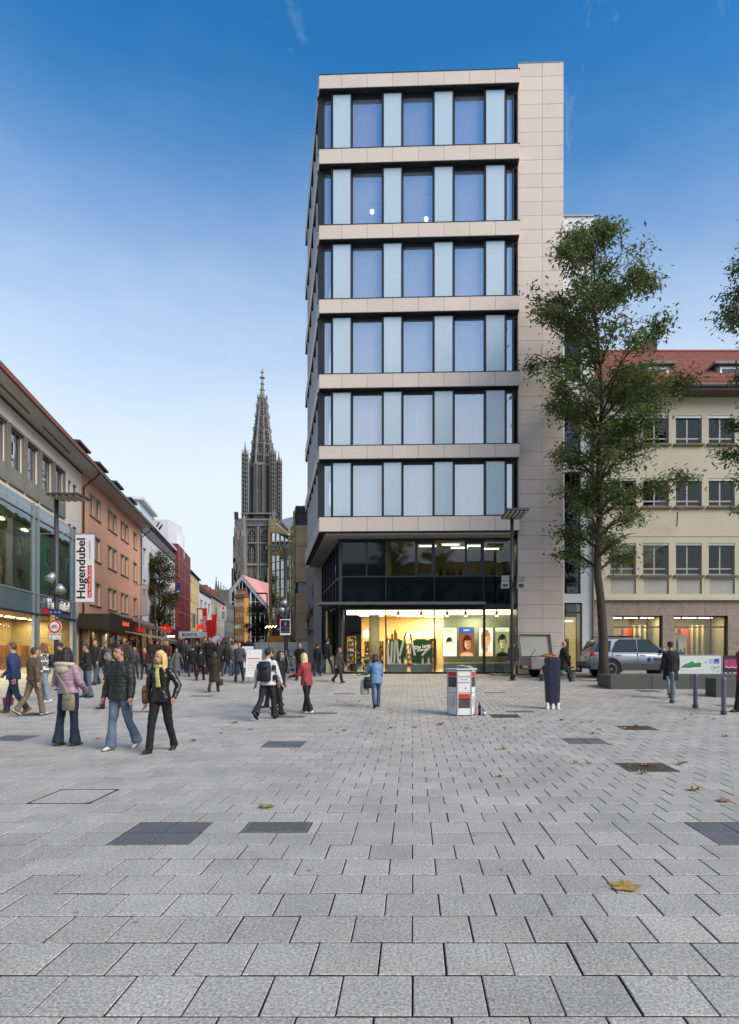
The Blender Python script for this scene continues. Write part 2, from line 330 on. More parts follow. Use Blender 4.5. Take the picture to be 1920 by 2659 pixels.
while row_y(k + 1) < PAVE_END:
    y = row_y(k) + SR / 2; ph = phase(k); i = math.floor((-.75 * y - 2.5) / SW); rr = [r for r in rects if r[0] <= k < r[1]]
    while (i + ph + .5) * SW < .66 * y + 2.5:
        segs = [((i + ph) * SW, (i + ph + 1) * SW)]
        for r in rr:
            out = []
            for a, c in segs:
                if c <= r[2] + .004 or a >= r[3] - .004: out.append((a, c)); continue
                if a < r[2] - .03: out.append((a, r[2]))
                if c > r[3] + .03: out.append((r[3], c))
            segs = out
        slabs += [(k, a, c, False) for a, c in segs]; i += 1
    k += 1
JW, JH = .0085, .014
def visible(s): y = row_y(s[0]); x = (s[1] + s[2]) / 2; return -.69 * y < x < .55 * y and y > 2.6
vis = sorted([s for s in slabs if visible(s)], key=lambda s: s[0]); near = set((s[0], s[1]) for s in vis[:300])
sm = {}
def slab_data(w, dk):
    key = (round(w, 3), dk)
    if key not in sm:
        vv, ff = slab_mesh(0, 0, w - JW, SR - JH); me = bpy.data.meshes.new('slab'); me.from_pydata(vv, [], ff); me.materials.append(m_plate if dk else m_slab); me.materials.append(m_joint); me.polygons.foreach_set('material_index', [0] + [1] * 4 + [0] * 4); sm[key] = (me, vv, ff)
    return sm[key]
far = MB(); far_dark = MB()
for (k, x0, x1, dk) in slabs:
    x, y = (x0 + x1) / 2, row_y(k) + SR / 2; me, vv, ff = slab_data(x1 - x0, dk)
    dz = rng.uniform(-.0018, .0018); sl_ = (g(y + .1) - g(y - .1)) / .2; jx, jy = rng.uniform(-.002, .002), rng.uniform(-.002, .002)
    if (k, x0) in near:
        o = bpy.data.objects.new('slab', me); COL.objects.link(o); o.location = (x + jx, y + jy, g(y) + dz)
        o.rotation_euler = (math.atan(sl_) + rng.uniform(-.003, .003), rng.uniform(-.003, .003), rng.uniform(-.005, .005)); o.parent = ground
        if dk: o['label'] = 'dark grey basalt slab among the pale granite'
    else:
        (far_dark if dk else far).add([(x + jx + a, y + jy + b, g(y) + dz + c + b * sl_) for a, b, c in vv], ff); (far_dark if dk else far).m[-9:] = [0] + [1] * 4 + [0] * 4
tag(far.build('paving', [m_slab, m_joint], ground, recalc=False), kind='stuff')
tag(far_dark.build('dark_paving', [m_plate, m_joint], ground, recalc=False), kind='stuff')
# covers and grates
m_iron = M('rusty cast iron', '#54493f', .75, .2, var=.35, scale=9, bump=.3, bscale=90)
m_galv = M('worn galvanised steel', '#6a6a67', .5, .3, var=.3, scale=12)
m_conc = M('concrete infill', '#8f8a82', .8, var=.2, scale=14)
def cover(kd, q, label):
    k0, k1, x0, x1 = rect(q); x0, x1, y0, y1 = x0 + .008, x1 - .008, row_y(k0) + .008, row_y(k1) - .008
    cx, cy = (x0 + x1) / 2, (y0 + y1) / 2; z = g(cy); hx, hy = (x1 - x0) / 2, (y1 - y0) / 2
    name = {'drain_grate': 'drain_grate', 'manhole_cover': 'manhole_cover', 'service_cover': 'service_cover', 'square_cover': 'service_cover'}[kd]
    t = thing(name, label, 'manhole' if kd != 'drain_grate' else 'drain', (cx, cy, z), world=False)
    s = (g(cy + .1) - g(cy - .1)) / .2; t.rotation_euler = (math.atan(s), 0, 0)
    if kd == 'drain_grate':
        b = MB(); b.box(-hx, hx, -hy, hy, -.10, -.06); b.build('pit', m_black, t)
        b = MB(); w = .03
        for (a0, a1, b0, b1) in ((-hx, hx, -hy, -hy + w), (-hx, hx, hy - w, hy), (-hx, -hx + w, -hy + w, hy - w), (hx - w, hx, -hy + w, hy - w)): b.box(a0, a1, b0, b1, -.05, .002)
        b.build('frame', m_galv, t)
        n = 9
        for i in range(n):
            y = -hy + w + (i + .5) * (2 * hy - 2 * w) / n; b = MB(); b.box(-hx + w, hx - w, y - .0085, y + .0085, -.03, .0); b.build('bar', m_galv, t)
    elif kd == 'manhole_cover':
        b = MB(); b.box(-hx, hx, -hy, hy, -.05, -.006); b.build('frame', m_iron, t, bevel=.003)
        b = MB(); b.lathe([(0.001, -.006), (.27, -.006), (.275, .0), (.25, .0015), (.24, -.002), (.001, -.002)], 32); ld = b.build('lid', m_iron, t)
        b = MB()
        for i in range(-5, 6):
            for j in range(-5, 6):
                if (i * i + j * j) < 28: b.box(i * .04 - .012, i * .04 + .012, j * .04 - .012, j * .04 + .012, -.002, .003)
        tag(b.build('tread', m_iron, ld), kind='stuff')
        b = MB()
        for a in range(20):
            t0 = 2 * math.pi * a / 20; r = .30
            b.box(r * math.cos(t0) - .015, r * math.cos(t0) + .015, r * math.sin(t0) - .015, r * math.sin(t0) + .015, -.006, .001)
        tag(b.build('rim', m_iron, t), kind='stuff')
    else:
        b = MB(); w = .018
        for (a0, a1, b0, b1) in ((-hx, hx, -hy, -hy + w), (-hx, hx, hy - w, hy), (-hx, -hx + w, -hy + w, hy - w), (hx - w, hx, -hy + w, hy - w)): b.box(a0, a1, b0, b1, -.05, .001)
        c_ = .09
        for sx in (-1, 1):
            for sy in (-1, 1): b.prism([(sx * hx, sy * hy), (sx * (hx - c_), sy * hy), (sx * hx, sy * (hy - c_ * .8))], -.04, .0015, 'z')
        b.build('frame', m_iron, t)
        b = MB(); b.box(-hx + w, hx - w, -hy + w, hy - w, -.05, -.003); b.build('infill', m_slab if kd == 'service_cover' else m_conc, t, bevel=.003)
lab = {('drain_grate', 0): 'slotted steel drain grate beside the four dark slabs', ('drain_grate', 1): 'distant drain grate near the backpack walker',
       ('manhole_cover', 0): 'larger rusty manhole cover with orange leaf on it', ('manhole_cover', 1): 'rusty manhole cover with leaves and litter, farther off',
       ('manhole_cover', 2): 'brown manhole cover near the hexagonal info column', ('manhole_cover', 3): 'dark manhole cover behind the woman in pink',
       ('service_cover', 0): 'stone-filled service cover with rusty corner frame, close by', ('service_cover', 1): 'small stone-filled cover near woman in light blue', ('service_cover', 2): 'small stone-filled cover in front of dark planter wall', ('square_cover', 0): 'small brown cover in paving before the pharmacy'}
for kd, lst in COVERS.items():
    for n_, q in enumerate(lst): cover(kd, q, lab[(kd, n_)])
# ------------------------------------------------------------------ office block with the pharmacy
m_lime = M('limestone panel', '#ccbeb2', .6, var=.05, scale=1.6, rnd=.035, bump=.05, bscale=35)
m_limedk = M('limestone joint', '#4c4844', .9, var=.1)
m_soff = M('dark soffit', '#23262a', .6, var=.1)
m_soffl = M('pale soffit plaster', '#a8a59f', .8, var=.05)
m_frost = M('frosted glass panel', (.45, .56, .63), .22, var=.03, spec=.7, coat=.5)
m_room = M('office wall', '#cfccc4', .9, var=.03)
m_ceil = M('office ceiling', '#c9c8c4', .9, var=.03)
m_cream = M('shop wall cream', '#e2c58e', .8, var=.05)
m_silver = M('silver fin', '#c9ccd0', .4, .2, var=.05)
m_wood = M('oak board', '#8a6a45', .6, var=.2, streak=.1)
BLD = thing('office_building', 'tall limestone and glass office block with a pharmacy at street level', 'building', (0, 32, g(31)))
FF = Fr((-4.49, 29.5), (5.12, 29.17)); FL = Fr((-4.49, 29.5), (X(793, 40.9), 40.9), out=1)
BANDS = [(8.21, 7.50), (11.64, 10.99), (15.09, 14.40), (18.70, 18.02), (22.27, 21.58), (25.94, 25.22), (29.50, 28.84)]
JU = [0] + [FF.u(780 + c / 2.34) for c in (252, 407, 562, 718, 874, 1030, 1187)] + [FF.len]
GN = -.42                                          # glass line behind the band face
UR = FF.u(1345, -.45)
SIDE_E = FL.len
for bi, (zt, zb) in enumerate(BANDS):
    b = MB(FF); b.box(.03, FF.len - .03, -.9, -.03, zb + .012, zt - .03); band = b.build('floor_band', m_limedk, BLD)
    b = MB(FL); b.box(.06, SIDE_E, -.9, -.03, zb + .013, zt - .03); b.build('floor_band', m_limedk, BLD)
    for a, c in zip(JU, JU[1:]): piece('panel', FF, a + .006, c - .006, -.028, 0, zb, zt - .02, m_lime, band)
    piece('coping', FF, -.02, FF.len + .02, -.5, .015, zt - .02, zt + .015, m_dark, band)
    piece('panel', FF, FF.len - .03, FF.len, -1.0, -.035, zb, zt - .02, m_lime, band)
    n = 7; st = SIDE_E / n
    for i in range(n): piece('panel', FL, i * st + (.03 if i == 0 else .006), (i + 1) * st - .006, -.028, 0, zb, zt - .02, m_silver if False else m_lime, band)
    piece('coping', FL, .02, SIDE_E, -.5, .012, zt - .018, zt + .013, m_silver, band)
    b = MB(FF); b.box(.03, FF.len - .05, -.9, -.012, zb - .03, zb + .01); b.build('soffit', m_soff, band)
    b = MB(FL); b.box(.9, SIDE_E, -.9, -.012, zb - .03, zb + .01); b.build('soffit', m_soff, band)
c2 = lambda c: 780 + c / 2.34
for fi in range(6):
    z0, z1 = BANDS[fi][0] + .016, BANDS[fi + 1][1] - .03
    # dark frame members on the glass line
    fr = MB(FF); up = lambda px: FF.u(px, GN)
    fr.box(up(843) - .35, UR, GN - .12, GN + .02, z1 - .16, z1); fr.box(up(843) - .35, UR, GN - .12, GN + .03, z0, z0 + .05)
    for px in (862.5, 914.6, 994.4, 1045.8, 1126, 1179, 1259, 1313.7, 1333): fr.box(up(px) - .05, up(px) + .05, GN - .12, GN + .035, z0 + .05, z1 - .16)
    fr.box(up(843) - .32, up(843) - .02, GN - .12, GN + .04, z0 + .05, z1 - .16)
    f_ = fr.build('window_frame', m_dark, BLD)
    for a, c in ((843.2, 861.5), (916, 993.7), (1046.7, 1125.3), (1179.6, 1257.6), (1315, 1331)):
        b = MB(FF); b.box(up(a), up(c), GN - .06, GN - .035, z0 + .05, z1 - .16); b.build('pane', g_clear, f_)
    for a, c in ((863.3, 913.3), (995, 1045), (1127, 1178.3), (1260.8, 1313.3)):
        ua, uc = FF.u(a, -.2), FF.u(c, -.2); w = .045
        b = MB(FF)
        for (x0, x1, y0, y1) in ((ua, uc, z0 + .02, z0 + .02 + w), (ua, uc, z1 - .07 - w, z1 - .07), (ua, ua + w, z0 + .02 + w, z1 - .07 - w), (uc - w, uc, z0 + .02 + w, z1 - .07 - w)): b.box(x0, x1, -.27, -.20, y0, y1)
        b.box(ua - .05, ua, -.36, -.22, z0 + .02, z1 - .07)
        vp = b.build('vent_panel', m_dark, BLD)
        b = MB(FF); b.box(ua + w, uc - w, -.25, -.215, z0 + .02 + w, z1 - .07 - w); b.build('frosted_pane', m_frost, vp)
    # return of the bay towards the stone wall
    b = MB(FF); b.box(UR - .06, UR, -.5, GN + .04, z0, z1); b.build('corner_post', m_dark, f_)
    # street side: fins, dark panes
    n = 6; fr = MB(FL); e0 = .55; st = (SIDE_E - e0 - .1) / n
    fr.box(.42, SIDE_E, GN - .1, GN + .02, z1 - .12, z1); fr.box(.42, SIDE_E, GN - .1, GN + .02, z0, z0 + .05)
    for i in range(n + 1): fr.box(e0 + i * st - .05, e0 + i * st + .05, GN - .1, GN + .04, z0 + .05, z1 - .12)
    f2 = fr.build('window_frame', m_dark, BLD)
    for i in range(n):
        b = MB(FL); b.box(e0 + i * st + .05, e0 + (i + 1) * st - .05, GN - .06, GN - .04, z0 + .05, z1 - .12); b.build('pane', g_side, f2)
        for k_ in (.12, .62): piece('fin', FL, e0 + i * st + st * k_, e0 + i * st + st * k_ + .06, GN + .05, -.05 if k_ < .5 else -.2, z0, z1, M('white fin', '#dfe0e0', .5, var=.03), f2)
# inside of the six office floors
b = MB(FF)
for fi in range(6):
    z0, z1 = BANDS[fi][0], BANDS[fi + 1][1]
    b.box(.95, FF.len + 2.0, -6.5, -.91, z1 - .02, z1 + .02, 1); b.box(.95, FF.len + 2, -6.5, -.91, BANDS[fi][1] + .05, z0 - .03, 0); b.box(.95, FF.len + 2, -6.7, -6.5, z0 - .03, z1 - .02, 0)
    b.box(.95, 1.05, -6.5, -.95, z0 - .02, z1 - .02, 0)
rq = random.Random(21)
for fi in range(6):
    z0, z1 = BANDS[fi][0], BANDS[fi + 1][1]; cols_ = ('#8f9aa0', '#a8a184', '#6f7a84', '#b8b09a', '#7d7668')
    for j in range(4):
        u_ = 1.4 + j * 2.1 + rq.uniform(0, .9); n_ = rq.uniform(-5.5, -2.2); piece('partition', FF, u_, u_ + rq.uniform(.5, 1.6), n_ - .1, n_, z0, z1 - .05, M('office partition ' + cols_[(fi + j) % 5], cols_[(fi + j) % 5], .85, var=.1), BLD, bev=0)
    for j in range(3):
        u_ = 2.0 + j * 2.6 + rq.uniform(-.5, .5); n_ = rq.uniform(-4, -2); q_ = MB(FF); q_.box(u_, u_ + .9, n_ - .06, n_ + .06, z1 - .09, z1 - .03); q_.build('ceiling_fitting', m_alu, BLD)
    if fi == 1:
        for px_, w_ in ((965, 12), (1080, 14), (1180, 22), (1205, 8), (1235, 5)): u_ = FF.u(px_, -.75); piece('curtain', FF, u_, u_ + w_ / 30, -.80, -.74, z0, z1 - .1, M('lime curtain', '#a9b06a', .9, var=.2, streak=.05, scale=8), BLD)
b.build('interior', [m_room, m_ceil], BLD)
rq = random.Random(11)
for fi, items in ((0, [(1.1, 1.4, 1.7), (4.7, 5.0, 1.0), (6.9, 7.0, 1.3), (8.0, 9.0, .75)]), (1, [(4.2, 4.9, .6), (8.0, 8.8, .9)]), (3, [(6.8, 7.5, .8), (4.7, 5.2, .5)]), (2, [(2.2, 3.0, .6)])):
    for (a, c, h) in items:
        piece('cabinet', FF, a, c, -1.5, -1.1, BANDS[fi][0], BANDS[fi][0] + h, m_white, BLD)
for (px, py, fl) in ((966.7, 549.6, 4), (1107, 569, 4)):
    u_ = FF.u(px, -2.0); p_ = FF.pt(u_, -2.0, FF.z(py, u_, -2.0)); b = MB(); b.ell(p_, (.10, .10, .11), 14, 10)
    b.build('pendant_lamp', M('pendant glow', (1, .95, .8), emit=7, var=0), BLD, smooth=True)
# roof, back volume, stone stair tower on the side of the square
U2 = FF.u(1461, -.45) + .05; ST = 30.18; UT = FF.u(1143, -.45)
b = MB(FF); b.box(.1, UR + .5, -11, -.95, 29.0, 29.3); b.box(.95, UR - .1, -11, -6.75, 7.6, 29.0); b.build('roof', m_steel, BLD)
b = MB(FF); b.box(UR + .03, U2 - .03, -11, -.48, .45, ST - .04); b.box(UT, UR + .03, -1.2, -.92, 29.3, ST - .09); wall = b.build('stone_wall', m_limedk, BLD)
um = FF.u(1408.6, -.45); rows = 44; zb = .62; hs = (ST - zb) / rows
for r_ in range(rows):
    za, zc = zb + r_ * hs + .005, zb + (r_ + 1) * hs - .005
    piece('stone_panel', FF, UR + .005, um - .005, -.48, -.45, za, zc, m_lime, wall); piece('stone_panel', FF, um + .005, U2 - .005, -.48, -.45, za, zc, m_lime, wall)
    piece('stone_panel', FF, U2 - .03, U2, -2.5, -.485, za, zc, m_lime, wall)
for i in range(3):
    w_ = (UR - UT) / 3; piece('stone_panel', FF, UT + i * w_ + .005, UT + (i + 1) * w_ - .005, -.92, -.89, 29.32, ST - .09, m_lime, wall)
piece('coping', FF, UR - .02, U2 + .02, -2.5, -.43, ST - .02, ST + .02, m_alu, wall)
# ---- lower two floors, set back under the soffit
LN = -1.22; lu = lambda px, n=LN: FF.u(px, n)
SW_ = Fr((FF.pt(lu(884), LN, 0).x, FF.pt(lu(884), LN, 0).y), (X(832, 42), 42), out=1)
b = MB(FF); b.prism([(FF.pt(.03, -.03, 0).x, FF.pt(.03, -.03, 0).y), (FF.pt(FF.len - .03, -.03, 0).x, FF.pt(FF.len - .03, -.03, 0).y), (FF.pt(FF.len, -2, 0).x, FF.pt(FF.len, -2, 0).y), (FF.pt(3, -9, 0).x, 40.5), (FL.pt(SIDE_E, -.05, 0).x, FL.pt(SIDE_E, -.05, 0).y)], 7.42, 7.50, 'z'); b.fr = None
b = MB(); pp = [FF.pt(.0, -.25, 0), FF.pt(FF.len - .3, -.25, 0), FF.pt(FF.len - .3, -3, 0), FF.pt(2.5, -10, 0), FL.pt(SIDE_E, -.3, 0)]
pp[0] = Vector((FF.pt(.27, -.25, 0).x, FF.pt(.27, -.25, 0).y, 0)); b.prism([(q.x, q.y) for q in pp], 7.36, 7.455, 'z'); b.build('canopy_soffit', m_soffl, BLD)
zS, z1a, z1b, zc, zg, zf = 7.36, 5.50, 5.42, 4.08, 3.80, .70
UE = lu(1338)
fr = MB(FF)
fr.box(lu(884), UE, LN - .1, LN + .02, zS - .1, zS); fr.box(lu(884), UE, LN - .1, LN + .02, z1b, z1a); fr.box(lu(884), UE, LN - .1, LN + .02, zg, zc); fr.box(lu(884), UE, LN - .1, LN + .03, g(30.6) - .05, zf)
fr.box(UE, UR + .02, LN - .1, -.5, g(30.3) - .05, zS); fr.box(lu(884) - .09, lu(884), LN - .1, LN + .03, g(30.6) - .05, zS)
K = lambda c: 780 + c / 2.642
for c in (455,): fr.box(lu(K(c)) - .03, lu(K(c)) + .03, LN - .1, LN + .025, z1a, zS - .1)
for c in (588, 921, 1257): fr.box(lu(K(c)) - .03, lu(K(c)) + .03, LN - .1, LN + .025, zf, zg); fr.box(lu(K(c)) - .025, lu(K(c)) + .025, LN - .1, LN + .022, zc, z1b); fr.box(lu(K(c)) - .035, lu(K(c)) + .035, LN - .1, LN + .025, z1a, zS - .1)
fr.box(lu(K(797)) - .06, lu(K(797)) + .06, LN - .1, LN + .03, z1a, zS - .1); fr.box(lu(K(1137)) - .06, lu(K(1137)) + .06, LN - .1, LN + .03, z1a, zS - .1)
for c0, c1 in ((797, 921), (1137, 1257)):
    fr.box(lu(K(c0)), lu(K(c1)), LN - .1, LN + .03, z1a, z1a + .1); fr.box(lu(K(c0)), lu(K(c1)), LN - .1, LN + .03, zS - .26, zS - .1)
    fr.box(lu(K(c1)) - .14, lu(K(c1)), LN - .1, LN + .03, z1a + .1, zS - .26)
sf = fr.build('shop_front_frame', m_dark, BLD)
cols = [lu(884), lu(K(588)), lu(K(921)), lu(K(1257)), UE]
for a, c in zip(cols, cols[1:]):
    b = MB(FF); b.box(a + .03, c - .03, LN - .06, LN - .045, zf, zg); b.build('shop_pane', g_shop, sf)
    b = MB(FF); b.box(a + .025, c - .025, LN - .06, LN - .02, zc, z1b); b.build('spandrel_panel', M('dark spandrel glass', '#10161a', .04, var=.02, spec=.55), sf)
c1s = [(884, K(455), 'd'), (K(455), K(588), 'd'), (K(588), K(797), 'm'), (K(797), K(921), 'm'), (K(921), K(1137), 'm'), (K(1137), K(1257), 'm'), (K(1257), 1338, 'm')]
for a, c, kd in c1s:
    b = MB(FF); b.box(lu(a) + .035, lu(c) - .035, LN - .06, LN - .045, z1a, zS - .1)
    b.build('first_floor_pane', g_mid if kd == 'm' else M('dark spandrel glass'), sf)
# canopy ledge and the heavy portal frame below it
b = MB(FF); b.box(lu(824, -.2), lu(1262, -.2), LN, -.2, zc - .06, zc + .02); b.box(lu(824, -.2), lu(1262, -.2), -.22, -.18, zc - .09, zc + .04); b.build('canopy', m_steel, BLD, bevel=.006)
b = MB(FF); ua, uc = lu(K(300), -1.1), lu(K(1257), -1.1)
b.box(ua, uc, LN + .04, -1.05, zg - .02, zg + .1); b.box(ua - .08, ua, LN + .04, -1.05, g(30.4), zg + .1); b.box(uc, uc + .1, LN + .04, -1.05, g(30.4), zg + .1); b.build('portal_frame', m_dark, BLD)
# street side glazing of the two lower floors
fr = MB(SW_); L_ = SW_.len
for z_ in (zS - .1, z1b, zc - .1, g(31) - .05): fr.box(0, L_, -.08, .02, z_, z_ + .1)
n = 7
for i in range(n + 1): fr.box(i * L_ / n - .05, i * L_ / n + .05, -.08, .05, g(31) - .05, zS)
s2 = fr.build('side_front_frame', m_dark, BLD)
for i in range(n):
    for za, zb_ in ((.7, zc - .1), (zc, z1b), (z1a, zS - .1)):
        b = MB(SW_); b.box(i * L_ / n + .05, (i + 1) * L_ / n - .05, -.05, -.03, za, zb_); b.build('pane', g_side, s2)
b = MB(FF); b.box(lu(K(115), -.9), lu(884) + .3, -3.4, -.9, zc - .05, zc); b.build('canopy', m_steel, BLD)
piece('stone_pier', Fr((X(826, 41), 41), (X(834, 43), 43), out=1), -.3, .5, -.6, .25, .7, 7.4, m_lime, BLD)
# shop interior
IN = thing('shop_interior', 'lit cream pharmacy interior seen through the shop window', 'shop interior', (.5, 34, zf))
b = MB(FF); i0, i1, dp = lu(884) + .2, UE + 1.0, -8.6
b.box(i0, i1, dp, LN - .12, zf - .1, zf, 2); b.box(i0, i1, dp, LN - .9, 3.84, 3.95, 1); b.box(i0, i1, dp - .1, dp, zf, 3.84, 0); b.box(i0 - 1.2, i0 - 1.1, dp, LN - 1.5, zf, 3.84, 0); b.box(i1, i1 + .1, dp, LN - .15, zf, 3.84, 0)
b.build('room', [m_cream, M('shop ceiling', '#e8d3a4', .9, var=.02), M('shop floor', '#b89a6a', .4, var=.1)], IN)
b = MB(FF); b.box(i0, i1, LN - .9, LN - .86, 3.6, 3.95); b.box(i0, i1, LN - .86, LN - .15, 3.92, 3.98); b.build('light_trough', M('lit cove', (1, .84, .52), emit=1.6, var=0), IN)
for (a, c, n0) in ((1.2, 2.6, -6.0), (3.6, 4.8, -6.8), (5.0, 6.2, -7.5)):
    b = MB(FF); b.box(a, c, n0 - .6, n0, 3.80, 3.835); b.build('ceiling_light', M('shop ceiling light', (1, .88, .6), emit=9, var=0), IN); area('shop_lamp_light', FF.pt((a + c) / 2, n0 - .3, 3.78), 1.2, .6, 55, (1, .78, .46))
for u_ in (1.2, 3.4, 5.4, 7.6): area('shop_lamp_light', FF.pt(u_, LN - .55, 3.5), .8, .3, 20, (1, .78, .48))
for c in (673, 831, 1008, 1134, 1347):
    u_ = lu(K(c), LN - .5); b = MB(FF); b.tube([(u_, LN - .5, 3.9), (u_, LN - .5, 3.72)], .02, 8); b.tube([(u_, LN - .5, 3.74), (u_, LN - .42, 3.52)], [.07, .085], 12); sp = b.build('spotlight', m_dark, IN)
    b = MB(FF); b.tube([(u_, LN - .425, 3.535), (u_, LN - .415, 3.505)], .07, 12); b.build('bulb', m_lamp, sp)
for (u_, n_) in ((1.0, -3.4), (1.4, -5), (2.8, -4.2), (3.2, -6.2), (3.9, -3.2), (4.6, -4.4), (5.4, -3.0), (6.2, -2.8), (7.1, -2.7), (8.2, -2.6), (2.2, -7), (4.2, -7.4)):
    b = MB(FF); b.lathe([(.001, 0), (.11, 0), (.12, .012)], 12, (u_, n_, 3.825)); b.build('downlight', m_lampw, IN)
b = MB(FF); b.lathe([(.28, zf), (.28, 3.84)], 20, (lu(K(508), -3.5), -3.5, 0)); b.build('column', M('grey green column', '#a3a58e', .8, var=.04), IN, smooth=True)
# back shelves with packages
rs = random.Random(5); pk = [M('package ' + n_, c_, .5, var=0) for n_, c_ in (('white', '#e6e2d6'), ('red', '#b23a2a'), ('blue', '#3a6aa0'), ('green', '#5c8a55'), ('yellow', '#d8b24a'))]
def shelf(u0, u1, n0, zt, rows_, par_, zb=None):
    zb = zf if zb is None else zb; b = MB(FF); b.box(u0, u1, n0 - .35, n0 - .32, zb, zt); h = (zt - zb) / rows_
    for r_ in range(rows_ + 1): b.box(u0, u1, n0 - .32, n0, zb + r_ * h - .012, zb + r_ * h + .012)
    b.box(u0 - .02, u0, n0 - .35, n0, zb, zt); b.box(u1, u1 + .02, n0 - .35, n0, zb, zt)
    s = b.build('shelf', M('shelf board', '#c9a86a', .6, var=.08), par_); q = MB(FF)
    for r_ in range(rows_):
        u_ = u0 + .02
        while u_ < u1 - .1:
            w = rs.uniform(.06, .13); hh = h * rs.uniform(.45, .8); q.box(u_, u_ + w - .012, n0 - .24, n0 - .05, zb + r_ * h + .014, zb + r_ * h + hh, rs.choice((0, 0, 0, 1, 2, 3, 4))); u_ += w + rs.uniform(0, .04)
    tag(q.build('packages', pk, s), kind='stuff')
shelf(1.5, 2.6, -6.2, 2.3, 6, IN); shelf(2.75, 3.5, -7.6, 2.5, 6, IN); shelf(4.55, 5.05, -4.6, 2.4, 6, IN); shelf(3.3, 5.5, -8.3, 2.2, 5, IN); shelf(.95, 1.35, -3.0, 2.5, 7, IN); shelf(5.3, 5.65, -3.0, 2.4, 7, IN)
for (a, c, za, zb_) in ((3.75, 4.15, 2.55, 2.85), (4.3, 4.75, 2.55, 2.85), (4.95, 5.45, 2.55, 2.85), (1.2, 1.5, 2.6, 3.0)):
    b = MB(FF); b.box(a, c, -8.5, -8.45, za, zb_); b.build('light_box', M('back light box', (1, .9, .68), emit=2.2, var=0), IN)
